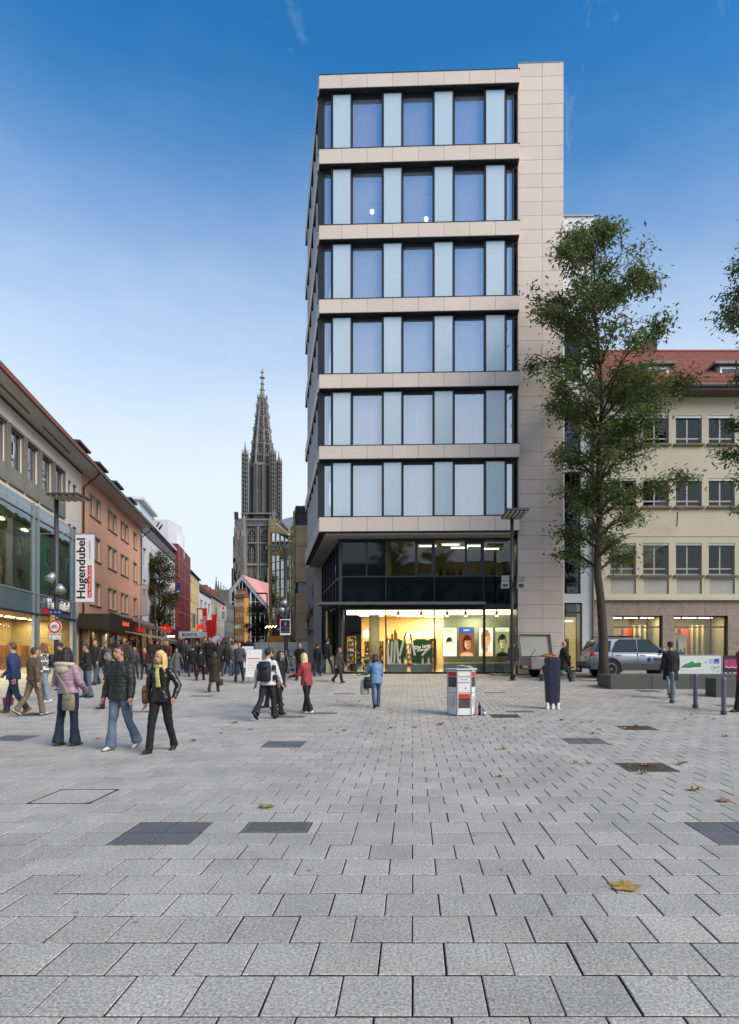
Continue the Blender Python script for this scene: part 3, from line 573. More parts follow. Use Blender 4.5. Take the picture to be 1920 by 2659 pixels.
# counters with the light boxes of the right half
b = MB(FF); b.box(lu(K(985)), UE + .5, LN - 1.25, LN - 1.15, zf, 3.6); b.build('screen_wall', M('pale green screen wall', '#9aa894', .8, var=.05), IN)
b = MB(FF); b.box(lu(K(985)), UE + .4, LN - 1.0, LN - .25, zf, zf + .38); b.box(lu(K(985)) - .02, UE + .4, LN - 1.02, LN - .22, zf + .38, zf + .46, 1); b.build('display_bench', [M('grey green base', '#76857a', .6, var=.05), M('bench top', '#c7bb7a', .6, var=.05)], IN)
def portrait_mat(kind):
    """a printed, softly lit face on a back-lit sheet"""
    bg, hair, skin, shade, lip = {'a': ('#efe6c0', '#1c1816', '#f3e6cc', '#d9c39c', '#a2503e'), 'b': ('#8a4526', '#2e120c', '#d9a07a', '#8a4c30', '#9a2f2a'), 'c': ('#d6dcc4', '#9a6232', '#e2b08a', '#b98460', '#b0564a'), 'd': ('#8f9268', '#14130c', '#cdbf8c', '#7c6f44', '#8a6a4a')}[kind]
    m = bpy.data.materials.new('portrait ' + kind); m.use_nodes = True; nt = m.node_tree; N = nt.nodes.new; L = nt.links.new; b = nt.nodes['Principled BSDF']
    tc = N('ShaderNodeTexCoord'); sp = N('ShaderNodeSeparateXYZ'); L(tc.outputs['UV'], sp.inputs[0]); state = [None]
    rgb = N('ShaderNodeRGB'); rgb.outputs[0].default_value = (*hexc(bg), 1); state[0] = rgb.outputs[0]
    nz = N('ShaderNodeTexNoise'); nz.inputs['Scale'].default_value = 9; L(tc.outputs['UV'], nz.inputs['Vector'])
    def mt(op, a, c):
        q = N('ShaderNodeMath'); q.operation = op
        for i, v in enumerate((a, c)):
            if isinstance(v, (int, float)): q.inputs[i].default_value = v
            else: L(v, q.inputs[i])
        return q.outputs[0]
    def layer(cx, cy, rx, ry, col, soft=.18, amt=1., rag=0.):
        dx = mt('DIVIDE', mt('SUBTRACT', sp.outputs[0], cx), rx); dy = mt('DIVIDE', mt('SUBTRACT', sp.outputs[1], cy), ry); r = mt('SQRT', mt('ADD', mt('MULTIPLY', dx, dx), mt('MULTIPLY', dy, dy)), 0)
        if rag: r = mt('ADD', r, mt('MULTIPLY', mt('SUBTRACT', nz.outputs['Fac'], .5), rag))
        mr = N('ShaderNodeMapRange'); mr.interpolation_type = 'SMOOTHSTEP'; mr.inputs['From Min'].default_value = 1 - soft; mr.inputs['From Max'].default_value = 1 + soft; mr.inputs['To Min'].default_value = amt; mr.inputs['To Max'].default_value = 0; L(r, mr.inputs['Value'])
        mx = N('ShaderNodeMix'); mx.data_type = 'RGBA'; L(mr.outputs[0], mx.inputs['Factor']); L(state[0], mx.inputs['A']); mx.inputs['B'].default_value = (*hexc(col), 1); state[0] = mx.outputs['Result']
    o = {'a': 0, 'b': .08, 'c': 0, 'd': .02}[kind]; big = {'a': .8, 'b': 1.1, 'c': 1.12, 'd': 1.0}[kind]; fy = .54
    if kind == 'a': layer(.5, .10, .46, .20, skin, .2); layer(.5, .26, .40, .05, shade, .6, .5)
    layer(.5 + o - .02, fy + .10, .30 * big, .26 * big, hair, .12, rag=.5)
    if kind in 'bc': layer(.5 + o - .2 * big, fy - .06, .12, .26, hair, .3, rag=.5)
    layer(.52 + o, .20, .12 * big, .18, shade, .25); layer(.52, .03, .46, .14, skin if kind != 'd' else hair, .25)
    layer(.5 + o, fy, .21 * big, .215 * big, skin, .10); layer(.5 + o + .13 * big, fy - .02, .12 * big, .2 * big, shade, .7, .65); layer(.5 + o - .03, fy + .19 * big, .2 * big, .08, hair, .3, rag=.6)
    for s in (-1, 1): layer(.5 + o + s * .085 * big, fy + .035, .042 * big, .016 * big, hair, .5, .9); layer(.5 + o + s * .09 * big, fy + .072 * big, .06 * big, .010, hair, .5, .75); layer(.5 + o + s * .085 * big, fy + .05, .07 * big, .03 * big, shade, .6, .35)
    layer(.5 + o + .02, fy - .03, .022 * big, .055 * big, shade, .7, .6); layer(.5 + o, fy - .062 * big, .035 * big, .012, shade, .6, .6); layer(.5 + o, fy - .112 * big, .07 * big, .018 * big, lip, .4, .85); layer(.5 + o, fy - .16 * big, .06, .02, shade, .7, .5)
    if kind == 'b':
        for i in range(6): layer(.16, .34 + i * .055, .22, .010, '#7a3520', .5, .6)
    L(state[0], b.inputs['Base Color']); L(state[0], b.inputs['Emission Color']); b.inputs['Emission Strength'].default_value = {'a': .85, 'b': .7, 'c': .75, 'd': .6}[kind]; return m
def portrait(u0, u1, z0, z1, n, kind, label):
    """a back-lit advertising panel"""
    t = thing('light_box_poster', label, 'poster', FF.pt((u0 + u1) / 2, n, z0), group='lit cosmetic posters in pharmacy window')
    glow = lambda nm, c_, e_=1.0: M('poster ' + nm, c_, .6, emit=e_, var=0)
    b = MB(FF); b.box(u0 - .03, u1 + .03, n - .10, n - .004, z0 - .03, z1 + .03); b.build('light_box', m_alu, t)
    w, h = u1 - u0, z1 - z0; cx = (u0 + u1) / 2; hb = h * (.2 if kind in 'ab' else .14 if kind == 'd' else 0)
    b = MB(FF); b.poly([(u0, n, z0), (u1, n, z0), (u1, n, z1 - hb), (u0, n, z1 - hb)]); pr = b.build('print', portrait_mat(kind), t, recalc=False)
    uv = pr.data.uv_layers.new(name='uv'); [setattr(uv.data[i], 'uv', q) for i, q in enumerate(((0, 0), (1, 0), (1, 1), (0, 1)))]
    xd = FF.U.to_3d()
    if hb: b = MB(FF); b.poly([(u0, n, z1 - hb), (u1, n, z1 - hb), (u1, n, z1), (u0, n, z1)]); b.build('header', glow('header ' + kind, {'a': '#efe6c0', 'b': '#1c4f9a', 'd': '#cfd3a8'}[kind], .75), t, recalc=False)
    if kind == 'a': text('lettering', 'Eucerin', glow('ink', '#28324e', .0), h * .06, FF.pt(cx, n + .004, z1 - h * .1), xd, (0, 0, 1), t, thick=0); b = MB(FF); b.box(cx - w * .3, cx + w * .3, n + .002, n + .004, z1 - h * .16, z1 - h * .145); b.build('rule', glow('red rule', '#a83a32', .2), t)
    if kind == 'b': text('lettering', 'VICHY', glow('white ink', '#f2f2f2', .8), h * .055, FF.pt(cx, n + .004, z1 - h * .09), xd, (0, 0, 1), t, thick=0)
    if kind == 'd': text('lettering', 'innéov', glow('pale ink', '#9aa36e', .3), h * .06, FF.pt(cx, n + .006, z1 - h * .08), xd, (0, 0, 1), t, thick=0)
for i, (c0, c1, kd, lb) in enumerate(((978, 1073, 'a', 'pale Eucerin light box poster with dark-haired face'), (1093, 1190, 'b', 'light box poster with blue VICHY header'), (1227, 1322, 'c', 'light box poster of a copper-haired face'), (1338, 1434, 'd', 'dark light box poster of a short-haired face'))):
    portrait(lu(K(c0), -1.9), lu(K(c1), -1.9), 1.48, 2.93, -1.9, kd, lb)
# the anti-smoking display: two green boards and giant cigarettes
m_green = M('green board', '#1f4a35', .6, var=.08); m_cig = M('cigarette paper', '#e8e6dc', .7, var=.03); m_filt = M('cigarette filter', '#b9763c', .7, var=.12, scale=20)
for i, (c0, c1, bo) in enumerate(((610, 725, (598, 732)), (762, 905, (758, 905)))):
    lb = ('green display board without writing behind giant cigarettes', 'green display board reading Die letzte Zigarette')[i]
    t = thing('display_board', lb, 'display', FF.pt(lu(K(c0)), -1.9, zf), group='green anti-smoking boards in pharmacy window')
    b = MB(FF); b.box(lu(K(c0), -2.), lu(K(c1), -2.), -2.06, -2.0, zf + .45, 2.3); b.build('board', m_green, t)
    b = MB(FF); b.box(lu(K(bo[0]), -1.8), lu(K(bo[1]), -1.8), -2.2, -1.5, zf, zf + .36); b.build('plinth', M('plinth grey', '#6d7a76', .6, var=.06), t, bevel=.006)
    if i:
        xd = (FF.U.to_3d() + Vector((0, 0, .16)))
        for j, (s_, z_) in enumerate((('Die letzte', 1.98), ('Zigarette', 1.80))): text('lettering', s_, M('chalk white', '#e9eee6', .7, emit=.25, var=0), .17, FF.pt(lu(K(845), -1.98), -1.985, z_), xd, (-.1, 0, 1), t, thick=.004, bold=.02)
def cig(c0, z0, c1, z1, flip, label):
    a, c = FF.pt(lu(K(c0), -1.75), -1.75, z0), FF.pt(lu(K(c1), -1.75), -1.80, z1); t = thing('giant_cigarette', label, 'display', a, group='giant cigarettes in pharmacy window')
    m_ = a.lerp(c, .28 if flip else .72); r_ = .055
    b = MB(); b.tube([a, m_], r_, 12); b.build('paper' if not flip else 'filter', m_filt if flip else m_cig, t, smooth=False)
    b = MB(); b.tube([m_, c], r_ * 1.01, 12); b.build('filter' if not flip else 'paper', m_cig if flip else m_filt, t)
zt = lambda c: CZ + (CY - (1350 + c / 2.642)) / F * 31.2
for (c0, y0, c1, y1, fl, lb) in ((606, 985, 592, 800, 0, 'giant cigarette leaning outward, leftmost of the display'), (622, 985, 632, 780, 0, 'upright giant cigarette beside the leftmost one'), (645, 985, 650, 755, 0, 'tall giant cigarette with highest filter tip'), (672, 975, 658, 772, 0, 'giant cigarette leaning against the tallest one'),
                                 (680, 935, 727, 770, 0, 'giant cigarette leaning sharply over first green board'), (786, 930, 754, 780, 0, 'giant cigarette at edge of the lettered green board'), (836, 930, 915, 845, 0, 'giant cigarette lying slanted across lettered board'),
                                 (612, 990, 612, 935, 0, 'cigarette stub at foot of first green board'), (683, 990, 683, 945, 0, 'cigarette stub under the first board corner'), (718, 990, 718, 940, 0, 'cigarette stub at end of first plinth'), (840, 990, 840, 940, 0, 'cigarette stub before the lettered board'), (880, 990, 880, 940, 0, 'cigarette stub at end of second plinth')):
    cig(c0, zt(y0), c1, zt(y1), fl, lb)
# first floor: plants on the sill, lit ceiling, back wall
b = MB(FF); b.box(lu(K(588)), UE + 1, -7, LN - .15, z1b - .2, z1a - .05, 0); b.box(lu(K(588)), UE + 1, -7, LN - .15, zS - .04, zS - .005, 1); b.box(lu(K(588)), UE + 1, -7.1, -7, z1a, zS, 0); b.box(lu(K(588)) - .1, lu(K(588)), -7, LN - .15, z1a, zS, 0)
b.build('first_floor_room', [M('olive office wall', '#a89d78', .9, var=.04), M('office ceiling warm', '#c9bf9e', .9, var=.02)], BLD)
for (u_, n_) in ((5.2, -3), (6.4, -2.6), (6.9, -3.6), (7.7, -3.0), (8.6, -4)):
    b = MB(FF); b.box(u_ - .45, u_ + .45, n_ - .06, n_ + .06, zS - .12, zS - .06); b.build('ceiling_tube', M('office tube light', (1, .95, .82), emit=5, var=0), BLD); area('office_lamp_light', FF.pt(u_, n_, zS - .16), .9, .15, 11, (1, .92, .72))
m_pot = M('dark plant pot', '#2a2c30', .6, var=.1); m_leafi = M('house plant leaf', '#4c6a2e', .6, var=.25, rnd=.2)
for i, c in enumerate((965, 1012, 1050, 1098, 1320, 1408, 1440)):
    p_ = FF.pt(lu(K(c), LN - .3), LN - .3, z1a + .0); t = thing('potted_plant', ('leftmost', 'second', 'third', 'fourth', 'fifth', 'sixth', 'rightmost')[i] + ' small potted plant on first floor sill above pharmacy', 'plant', p_, group='plants on pharmacy first floor sill')
    b = MB(); b.lathe([(.07, 0), (.10, .18), (.085, .18), (.08, .15)], 12, p_); b.build('pot', m_pot, t)
    b = MB(); rl = random.Random(i)
    for q in range(26):
        a_ = rl.uniform(0, 6.28); l_ = rl.uniform(.15, .34); e_ = rl.uniform(.3, 1.3); d_ = Vector((math.cos(a_) * math.cos(e_), math.sin(a_) * math.cos(e_), math.sin(e_))); s_ = d_.cross(Vector((0, 0, 1))).normalized() * .025; o_ = p_ + Vector((0, 0, .16))
        b.add([o_, o_ + d_ * l_ * .6 + s_, o_ + d_ * l_, o_ + d_ * l_ * .6 - s_], [(0, 1, 2, 3)])
    b.build('leaves', m_leafi, t, recalc=False)
# ------------------------------------------------------------------ walls with real openings
def wall_holes(fr, u0, u1, z0, z1, holes, n=0., dp=.22):
    b = MB(fr); us = sorted({u0, u1, *[h[0] for h in holes], *[h[1] for h in holes]}); zs = sorted({z0, z1, *[h[2] for h in holes], *[h[3] for h in holes]})
    us = [q for q in us if u0 <= q <= u1]; zs = [q for q in zs if z0 <= q <= z1]
    for a, c in zip(us, us[1:]):
        for e, f in zip(zs, zs[1:]):
            if not any(h[0] - 1e-6 <= a and c <= h[1] + 1e-6 and h[2] - 1e-6 <= e and f <= h[3] + 1e-6 for h in holes): b.poly([(a, n, e), (c, n, e), (c, n, f), (a, n, f)])
    for (a, c, e, f) in holes:
        for q in (((a, e), (c, e)), ((c, e), (c, f)), ((c, f), (a, f)), ((a, f), (a, e))):
            b.poly([(q[0][0], n, q[0][1]), (q[1][0], n, q[1][1]), (q[1][0], n - dp, q[1][1]), (q[0][0], n - dp, q[0][1])])
    return b
def window(fr, a, c, e, f, par_, m_fr, pane=None, n=0., rec=.14, w=.06, vert=(), hor=(), sill=None, surround=None, name='window'):
    b = MB(fr)
    for (x0, x1, y0, y1) in ((a, c, e, e + w), (a, c, f - w, f), (a, a + w, e + w, f - w), (c - w, c, e + w, f - w)): b.box(x0, x1, n - rec - .05, n - rec, y0, y1)
    for v in vert: x = a + (c - a) * v; b.box(x - w * .5, x + w * .5, n - rec - .05, n - rec - .002, e + w, f - w)
    for v in hor: y = e + (f - e) * v; b.box(a + w, c - w, n - rec - .05, n - rec - .003, y - w * .5, y + w * .5)
    o = b.build(name, m_fr, par_)
    b = MB(fr); b.box(a + w * .8, c - w * .8, n - rec - .035, n - rec - .025, e + w * .8, f - w * .8); b.build('pane', pane or g_blue, o)
    if sill: piece('sill', fr, a - .08, c + .08, n - .05, n + .09, e - .09, e - .005, sill, o)
    if surround:
        b = MB(fr); s = .12
        for (x0, x1, y0, y1) in ((a - s, c + s, f + .004, f + s), (a - s, c + s, e - s, e - .004), (a - s, a - .004, e - .004, f + .004), (c + .004, c + s, e - .004, f + .004)): b.box(x0, x1, n - .02, n + .03, y0, y1)
        b.build('surround', surround, o)
    return o
m_dkroom = M('dim room', '#4a463f', .9, var=.1)
m_lit = M('lit room', (1.0, .78, .42), .8, emit=.8, var=0)
def body(fr, u0, u1, z0, z1, dp, par_, mat, back=.9, room=None, rz0=None):
    """side walls, back and roof slab of a block plus the dim rooms behind its windows"""
    b = MB(fr); b.box(u0, u1, -dp, -dp + .2, z0, z1); b.box(u0, u0 + .2, -dp + .2, -.25, z0, z1); b.box(u1 - .2, u1, -dp + .2, -.25, z0, z1); b.box(u0, u1, -dp, -.25, z1 - .05, z1 + .02)
    b.poly([(u0, -.25, z0), (u0, 0, z0), (u0, 0, z1), (u0, -.25, z1)]); b.poly([(u1, -.25, z0), (u1, 0, z0), (u1, 0, z1), (u1, -.25, z1)])
    b.build('side_wall', mat, par_)
    b = MB(fr); b.box(u0 + .2, u1 - .2, -back - .1, -back, z0 if rz0 is None else rz0, z1 - .06); b.build('room_back', room or m_dkroom, par_)
SL = 1.02685                                       # metres of facade per metre of depth along the street
def street_fr(y0, y1, A=12.73): return Fr((-A - .2333 * y0, y0), (-A - .2333 * y1, y1))
# ---- pale stucco building with the bookshop
m_stucco = M('pale stucco', '#dad2c4', .85, var=.10, scale=.7, streak=.25, bump=.1, bscale=25)
m_gsurr = M('grey stone surround', '#6f6c66', .7, var=.12)
m_gpanel = M('grey parapet panel', '#757672', .7, var=.1)
m_brown = M('brown roof edge', '#7a4a38', .7, var=.15)
m_soffw = M('eave soffit', '#d2cec6', .85, var=.08, scale=1.2)
m_bluep = M('blue grey glass panel', '#4a5c68', .12, var=.12, scale=.9, spec=.6)
m_tile = M('old brown roof tile', '#5a3a2c', .85, var=.25, scale=3, bump=.5, bscale=12)
FB = street_fr(20, 41.4)
t = thing('bookshop_building', 'pale stucco building with glass shop front of the Hugendubel bookshop', 'building', FB.pt(10, 0, .5))
uy = lambda y, y0=20: (y - y0) * SL
wins = [(uy(a), uy(c), 10.05, 12.76) for a, c in ((25.75, 27.4), (27.85, 29.5), (29.95, 31.56), (32.0, 33.6), (34.1, 35.75), (36.2, 37.8))]
sm_ = [(uy(38.75), uy(39.4), 11.64, 12.6), (uy(39.7), uy(40.5), 11.64, 12.6), (uy(38.75), uy(39.4), 9.45, 9.85), (uy(39.7), uy(40.5), 9.45, 9.85)]
wall_holes(FB, 0, FB.len, 9.3, 13.9, wins + sm_).build('wall', m_stucco, t, recalc=False)
body(FB, 0, FB.len, .3, 13.9, 9, t, m_stucco, back=.5, rz0=9.3, room=M('pale blind room', '#bccad4', .8, var=.1))  # pale blue backing added to brighten the dark panes
for i, h in enumerate(wins):
    w_ = window(FB, *h, t, m_gsurr, w=.07, rec=.10, hor=(.30,), vert=(.62,))
    b = MB(FB); a, c, e, f = h; s = .14
    for (x0, x1, y0, y1) in ((a - s, c + s, f, f + s), (a - s, c + s, e - s, e), (a - s, a, e, f), (c, c + s, e, f)): b.box(x0, x1, -.04, .10, y0, y1)
    b.build('surround', m_gsurr, w_); piece('parapet_panel', FB, a + .02, c - .02, -.09, .02, e + .02, e + .78, m_gpanel, w_)
    ch = 'gendubel'[max(0, i + 2)] if i < 6 else ''
    if i >= 2: text('window_letter', 'ubel'[i - 2], M('window lettering', '#a8a4b0', .7, var=0), .95, FB.pt((a * .75 + c * .25) + .15, -.085, 11.75), FB.U.to_3d(), (0, 0, 1), w_, thick=.002, bold=.02)
for h in sm_: window(FB, *h, t, m_gsurr, w=.05, rec=.12)
b = MB(FB); b.prism([(-.2, 13.82), (1.05, 13.98), (1.05, 14.05), (-.2, 13.95)], 0, FB.len, 'x'); ev = b.build('eave', m_soffw, t)
b = MB(FB); b.prism([(1.051, 13.95), (1.16, 13.97), (1.16, 14.22), (.9, 14.26), (.9, 14.06), (1.051, 14.055)], 0, FB.len, 'x'); b.build('fascia', m_brown, ev)
b = MB(FB); b.box(0, FB.len, .0, .05, 13.72, 13.82); b.build('shadow_gap', m_dark, ev)  # thin dark strip where the wall meets the soffit
for a_, c_ in ((uy(27), uy(31.2)), (uy(33), uy(37.5))): piece('soffit_vent', FB, a_, c_, .42, .48, 13.86, 13.885, m_dark, ev)
b = MB(FB); b.prism([(.9, 14.25), (-4.5, 17.2), (-9, 14.25)], 0, FB.len, 'x'); b.build('roof', m_tile, t)
# glass front
GF = Fr((FB.pt(0, .5, 0).x, FB.pt(0, .5, 0).y), (FB.pt(1, .5, 0).x, FB.pt(1, .5, 0).y)); gu = lambda px: GF.u(px)
ge = gu(196); fr_ = MB(GF)
m_gfr = M('light steel profile', '#8d979c', .4, .5, var=.06)
fr_.box(0, ge, -.5, -.08, 9.30, 9.42)
for z_ in (8.70, 4.72): fr_.box(0, ge, -.1, .03, z_, z_ + .07)
for u_ in (gu(88), gu(100), gu(187.5), ge): fr_.box(u_ - .06, u_ + .06, -.1, .05, g(30), 9.4)
gfp = fr_.build('glass_front_frame', m_gfr, t)
us_ = [0, gu(-60), gu(-20), gu(20), gu(48), gu(88), gu(100), gu(140), gu(187.5), ge]
for i, (a, c) in enumerate(zip(us_, us_[1:])):
    b = MB(GF); b.box(a + .015, c - .015, -.06, -.03, 8.78, 9.30); b.build('top_glass', g_blue, gfp)
    slim = i in (5, 8)
    b = MB(GF); b.box(a + .02, c - .02, -.06, -.04, 4.80, 8.70); b.build('display_pane' if not slim else 'side_panel', GLASS('bookshop glass', (.45, .58, .6), .14, (.75, .9, .95)) if not slim else m_bluep, gfp)
    b = MB(GF); b.box(a + .008, c - .008, -.06, -.01, 3.72, 4.71); b.build('band_panel', m_bluep, gfp)
    b = MB(GF); b.box(a + .02, c - .02, -.06, -.045, g(24) - .1, 3.62); b.build('shop_pane', g_shop if not slim else m_bluep, gfp)
b = MB(GF); b.box(0, ge, -.1, .05, 3.62, 3.72); b.box(0, ge, -.1, .03, g(24) - .15, g(24) + .1); b.build('base_rail', m_dark, gfp)
b = MB(GF); b.box(.2, ge - .1, -3.6, -3.5, .4, 9.2, 0); b.box(.2, ge - .1, -3.5, -.15, 3.66, 4.74, 1); b.box(.2, ge - .1, -3.5, -.15, 9.1, 9.28, 1); b.box(.2, ge - .1, -3.5, -.15, .2, g(22), 1); b.box(ge - .12, ge - .05, -3.6, -.12, .4, 9.2, 0); b.box(.1, .2, -3.6, -.12, .4, 9.2, 0); b.build('shop_room', [M('bookshop wall', '#8a7850', .9, var=.1), M('bookshop ceiling', '#bda878', .9, var=.03)], t)
for i in range(9):
    u_ = 4 + i * 1.7; b = MB(GF); b.box(u_, u_ + .9, -2.2, -2.0, 3.6, 3.63); b.build('shop_light', M('bookshop light', (1, .85, .5), emit=8, var=0), t); area('bookshop_lamp_light', GF.pt(u_ + .45, -2.1, 3.56), .9, .2, 60, (1, .8, .48))
    if i % 2 == 0: b = MB(GF); b.box(u_, u_ + .6, -2.6, -2.4, 9.0, 9.06); b.build('shop_light', M('bookshop light'), t); area('bookshop_lamp_light', GF.pt(u_ + .3, -2.5, 8.96), .6, .2, 18, (.9, .95, 1.0))
for (u_, w_, h_, c_) in ((gu(102), 1.5, 3.3, '#4f8a24'), (gu(128), 1.0, 3.2, '#3f7a4a'), (gu(103), 1.4, 1.5, '#6a3024')):
    b = MB(GF); b.box(u_, u_ + w_, -.42, -.38, 5.0 if h_ > 2 else 4.85, 5.0 + h_); b.build('display_poster', M('poster ' + c_, c_, .6, emit=.3, var=.3, scale=1.5), t)
for i in range(6): shelf_u = 6 + i * 2.2; b = MB(GF); b.box(shelf_u, shelf_u + 1.3, -2.8, -2.4, g(25), g(25) + 1.7); b.build('book_shelf', M('book rows', '#8a5a34', .7, var=.5, scale=9), t)
sg = thing('bookshop_sign', 'white Hugendubel letter sign over red block above bookshop door', 'sign', GF.pt(gu(145), .05, 4.2))
text('lettering', 'Hugendubel', m_white, .74, GF.pt((gu(113) + gu(182)) / 2, .12, 4.28), GF.U.to_3d(), (0, 0, 1), sg, thick=-.08, bold=.03, wide=1.0)
b = MB(GF); b.box(gu(112.5), gu(122), .02, .14, 3.74, 4.02); b.build('red_block', m_red, sg)
b = MB(GF); b.box(gu(113), gu(182), .0, .045, 4.0, 4.06); b.build('rail', m_dark, sg)
# tall banner at right angles to the wall
BN = thing('shop_banner', 'tall white Hugendubel banner hanging from steel arms over the street', 'banner', (0, 0, 0)); WORLD_T[BN.name] = Vector((0, 0, 0))
d_ = 32.5; x0, x1, zt_, zb_ = X(197, d_), X(245, d_), Z(1387, d_), Z(1563, d_)
b = MB(); b.box(x0, x1, d_ - .012, d_ + .012, zb_, zt_); b.build('cloth', M('banner white', '#d9d9dc', .7, var=.03), BN)
for z_ in (zt_, zb_ - .05): b = MB(); b.box(x0 - 3.2, x1 + .12, d_ - .03, d_ + .03, z_, z_ + .05); b.build('arm', m_alu, BN)
m_ink = M('black ink', '#141416', .6, var=0)
text('lettering', 'Hugendubel', m_ink, .60, Vector((X(214.5, d_), d_ - .016, (zt_ + zb_) / 2 - .02)), (0, 0, 1), (-1, 0, 0), BN, thick=0, bold=.025, wide=1.08)
b = MB(); rx0, rx1, rz0, rz1 = X(228.5, d_), X(239, d_), Z(1552, d_), Z(1468, d_); b.box(rx0, rx1, d_ - .018, d_ - .012, rz0, rz1); b.build('red_field', m_red, BN)
text('lettering', 'Die Welt der Bücher', m_white, .13, Vector(((rx0 + rx1) / 2, d_ - .021, (rz0 + rz1) / 2)), (0, 0, 1), (-1, 0, 0), BN, thick=0)
text('lettering', 'www.hugendubel.de', M('grey ink', '#4a4a50', .6, var=0), .15, Vector((X(234, d_), d_ - .016, (rz1 + zt_) / 2)), (0, 0, 1), (-1, 0, 0), BN, thick=0, wide=.75)
# ---- orange building
m_orange = M('orange render', '#dfa686', .85, var=.05, scale=.8, bump=.06, bscale=30)
m_sand = M('sandstone surround', '#9c917c', .8, var=.1)
m_wfr = M('white window frame', '#cfcfca', .5, var=.04)
FO = street_fr(41.4, 60.4); t = thing('orange_building', 'orange rendered building with paired windows and overhanging eave', 'building', FO.pt(9, 0, .9))
uo = lambda y: (y - 41.4) * SL
wins = []
for (za, zb_) in ((11.45, 12.9), (8.37, 10.05), (5.1, 6.7)):
    for (a, c) in ((43.3, 46.1), (48.2, 51.0), (52.4, 55.2), (57.2, 58.8)):
        if c - a > 2: m_ = (a + c) / 2; wins += [(uo(a), uo(m_ - .12), za, zb_), (uo(m_ + .12), uo(c), za, zb_)]
        else: wins.append((uo(a), uo(c), za, zb_))
wall_holes(FO, 0, FO.len, 3.6, 13.9, wins).build('wall', m_orange, t, recalc=False); body(FO, 0, FO.len, .6, 13.9, 10, t, m_orange, back=.45, rz0=4.3, room=M('curtain room', '#a7a49c', .9, var=.3, scale=1.5))
for h in wins: window(FO, *h, t, m_wfr, w=.08, rec=.12, vert=(.5,), sill=m_sand, surround=m_sand, pane=GLASS('curtained glass', (.55, .58, .56), .12))
b = MB(FO); b.prism([(-.2, 13.82), (1.05, 13.98), (1.05, 14.05), (-.2, 13.95)], 0, FO.len, 'x'); ev = b.build('eave', m_soffw, t)
b = MB(FO); b.prism([(1.051, 13.93), (1.16, 13.95), (1.16, 14.2), (.9, 14.22), (.9, 14.06), (1.051, 14.055)], 0, FO.len, 'x'); b.build('gutter', m_dark, ev)
for u_, sgn in ((.18, 1), (FO.len - .12, 1)):
    b = MB(FO); b.tube([(u_, 1.08, 13.9), (u_, .9, 13.6), (u_, .12, 12.9), (u_, .1, 4.2)], .06, 8); b.build('downpipe', M('brown downpipe', '#3a2a26', .6, .3), t)
b = MB(FO); b.prism([(.95, 14.2), (-4.5, 18.2), (-10, 14.2)], 0, FO.len, 'x'); b.build('roof', m_tile, t)
m_zinc = M('zinc dormer', '#6d6a66', .6, .3, var=.1)
for y_ in (42.7, 47.6, 52.9, 58.6):
    u_ = uo(y_); b = MB(FO); b.box(u_ - .1, u_ + 2.2, -3.4, -.6, 14.3, 16.2); dm = b.build('dormer', m_zinc, t)
    b = MB(FO); b.box(u_ - .3, u_ + 2.4, -3.6, -.35, 16.2, 16.36); b.build('dormer_roof', M('dark dormer roof', '#3e3430', .7), dm)
    b = MB(FO); b.box(u_ + .15, u_ + 1.0, -.6, -.57, 15.1, 16.05); b.box(u_ + 1.1, u_ + 1.95, -.6, -.57, 15.1, 16.05); b.build('dormer_window', m_wfr, dm)
    for a_ in (.22, 1.17): b = MB(FO); b.box(u_ + a_, u_ + a_ + .7, -.57, -.555, 15.17, 15.98); b.build('pane', g_blue, dm)
# shop canopy and ground floor of the orange building
m_can = M('dark brown fascia', '#3a2f28', .5, var=.1)
b = MB(FO); b.box(-.6, 6.6, .0, 1.9, 3.25, 4.25); b.build('shop_canopy', m_can, t, bevel=.01)
text('lettering', 'hallhuber', M('orange letters', '#e0522a', .5, emit=.4, var=0), .34, FO.pt(4.4, 1.92, 3.72), FO.U.to_3d(), (0, 0, 1), t, thick=-.03) if False else None
for i in range(7): piece('sign_letter', FO, 3.2 + i * .3, 3.42 + i * .3, 1.905, 1.93, 3.6, 3.6 + (.34 if i % 3 == 0 else .24), M('orange letters', '#e0522a', .5, emit=.5, var=0), t, bev=0)
b = MB(FO)
for z_ in (3.2, .8): b.box(0, FO.len, -.1, .05, z_, z_ + .08)
for i in range(9): b.box(i * FO.len / 8 - .08, i * FO.len / 8 + .08, -.1, .06, .75, 3.25)
gfo = b.build('shop_front', m_can, t)
for i in range(8): b = MB(FO); b.box(i * FO.len / 8 + .08, (i + 1) * FO.len / 8 - .08, -.06, -.04, .88, 3.2); b.build('shop_pane', g_shop, gfo)
b = MB(FO); b.box(.1, FO.len - .1, -2.4, -2.3, .7, 3.5, 0); b.box(.1, FO.len - .1, -2.3, -.2, 3.4, 3.5, 0); b.build('shop_room', M('boutique wall', '#7a6650', .8, var=.3, scale=2), t)
for i in range(12): b = MB(FO); b.lathe([(.001, 0), (.1, 0), (.1, .03)], 8, (.8 + i * 1.5, -1.2, 3.34)); b.build('shop_spot', m_lamp, t)
for i in range(4): area('boutique_lamp_light', FO.pt(2.5 + i * 4.5, -1.2, 3.3), 2.5, .3, 60)
m_awn = M('cream awning', '#c9a884', .8, var=.1, scale=6); m_awn2 = M('striped brown awning', '#8a7466', .8, var=.3, scale=5)
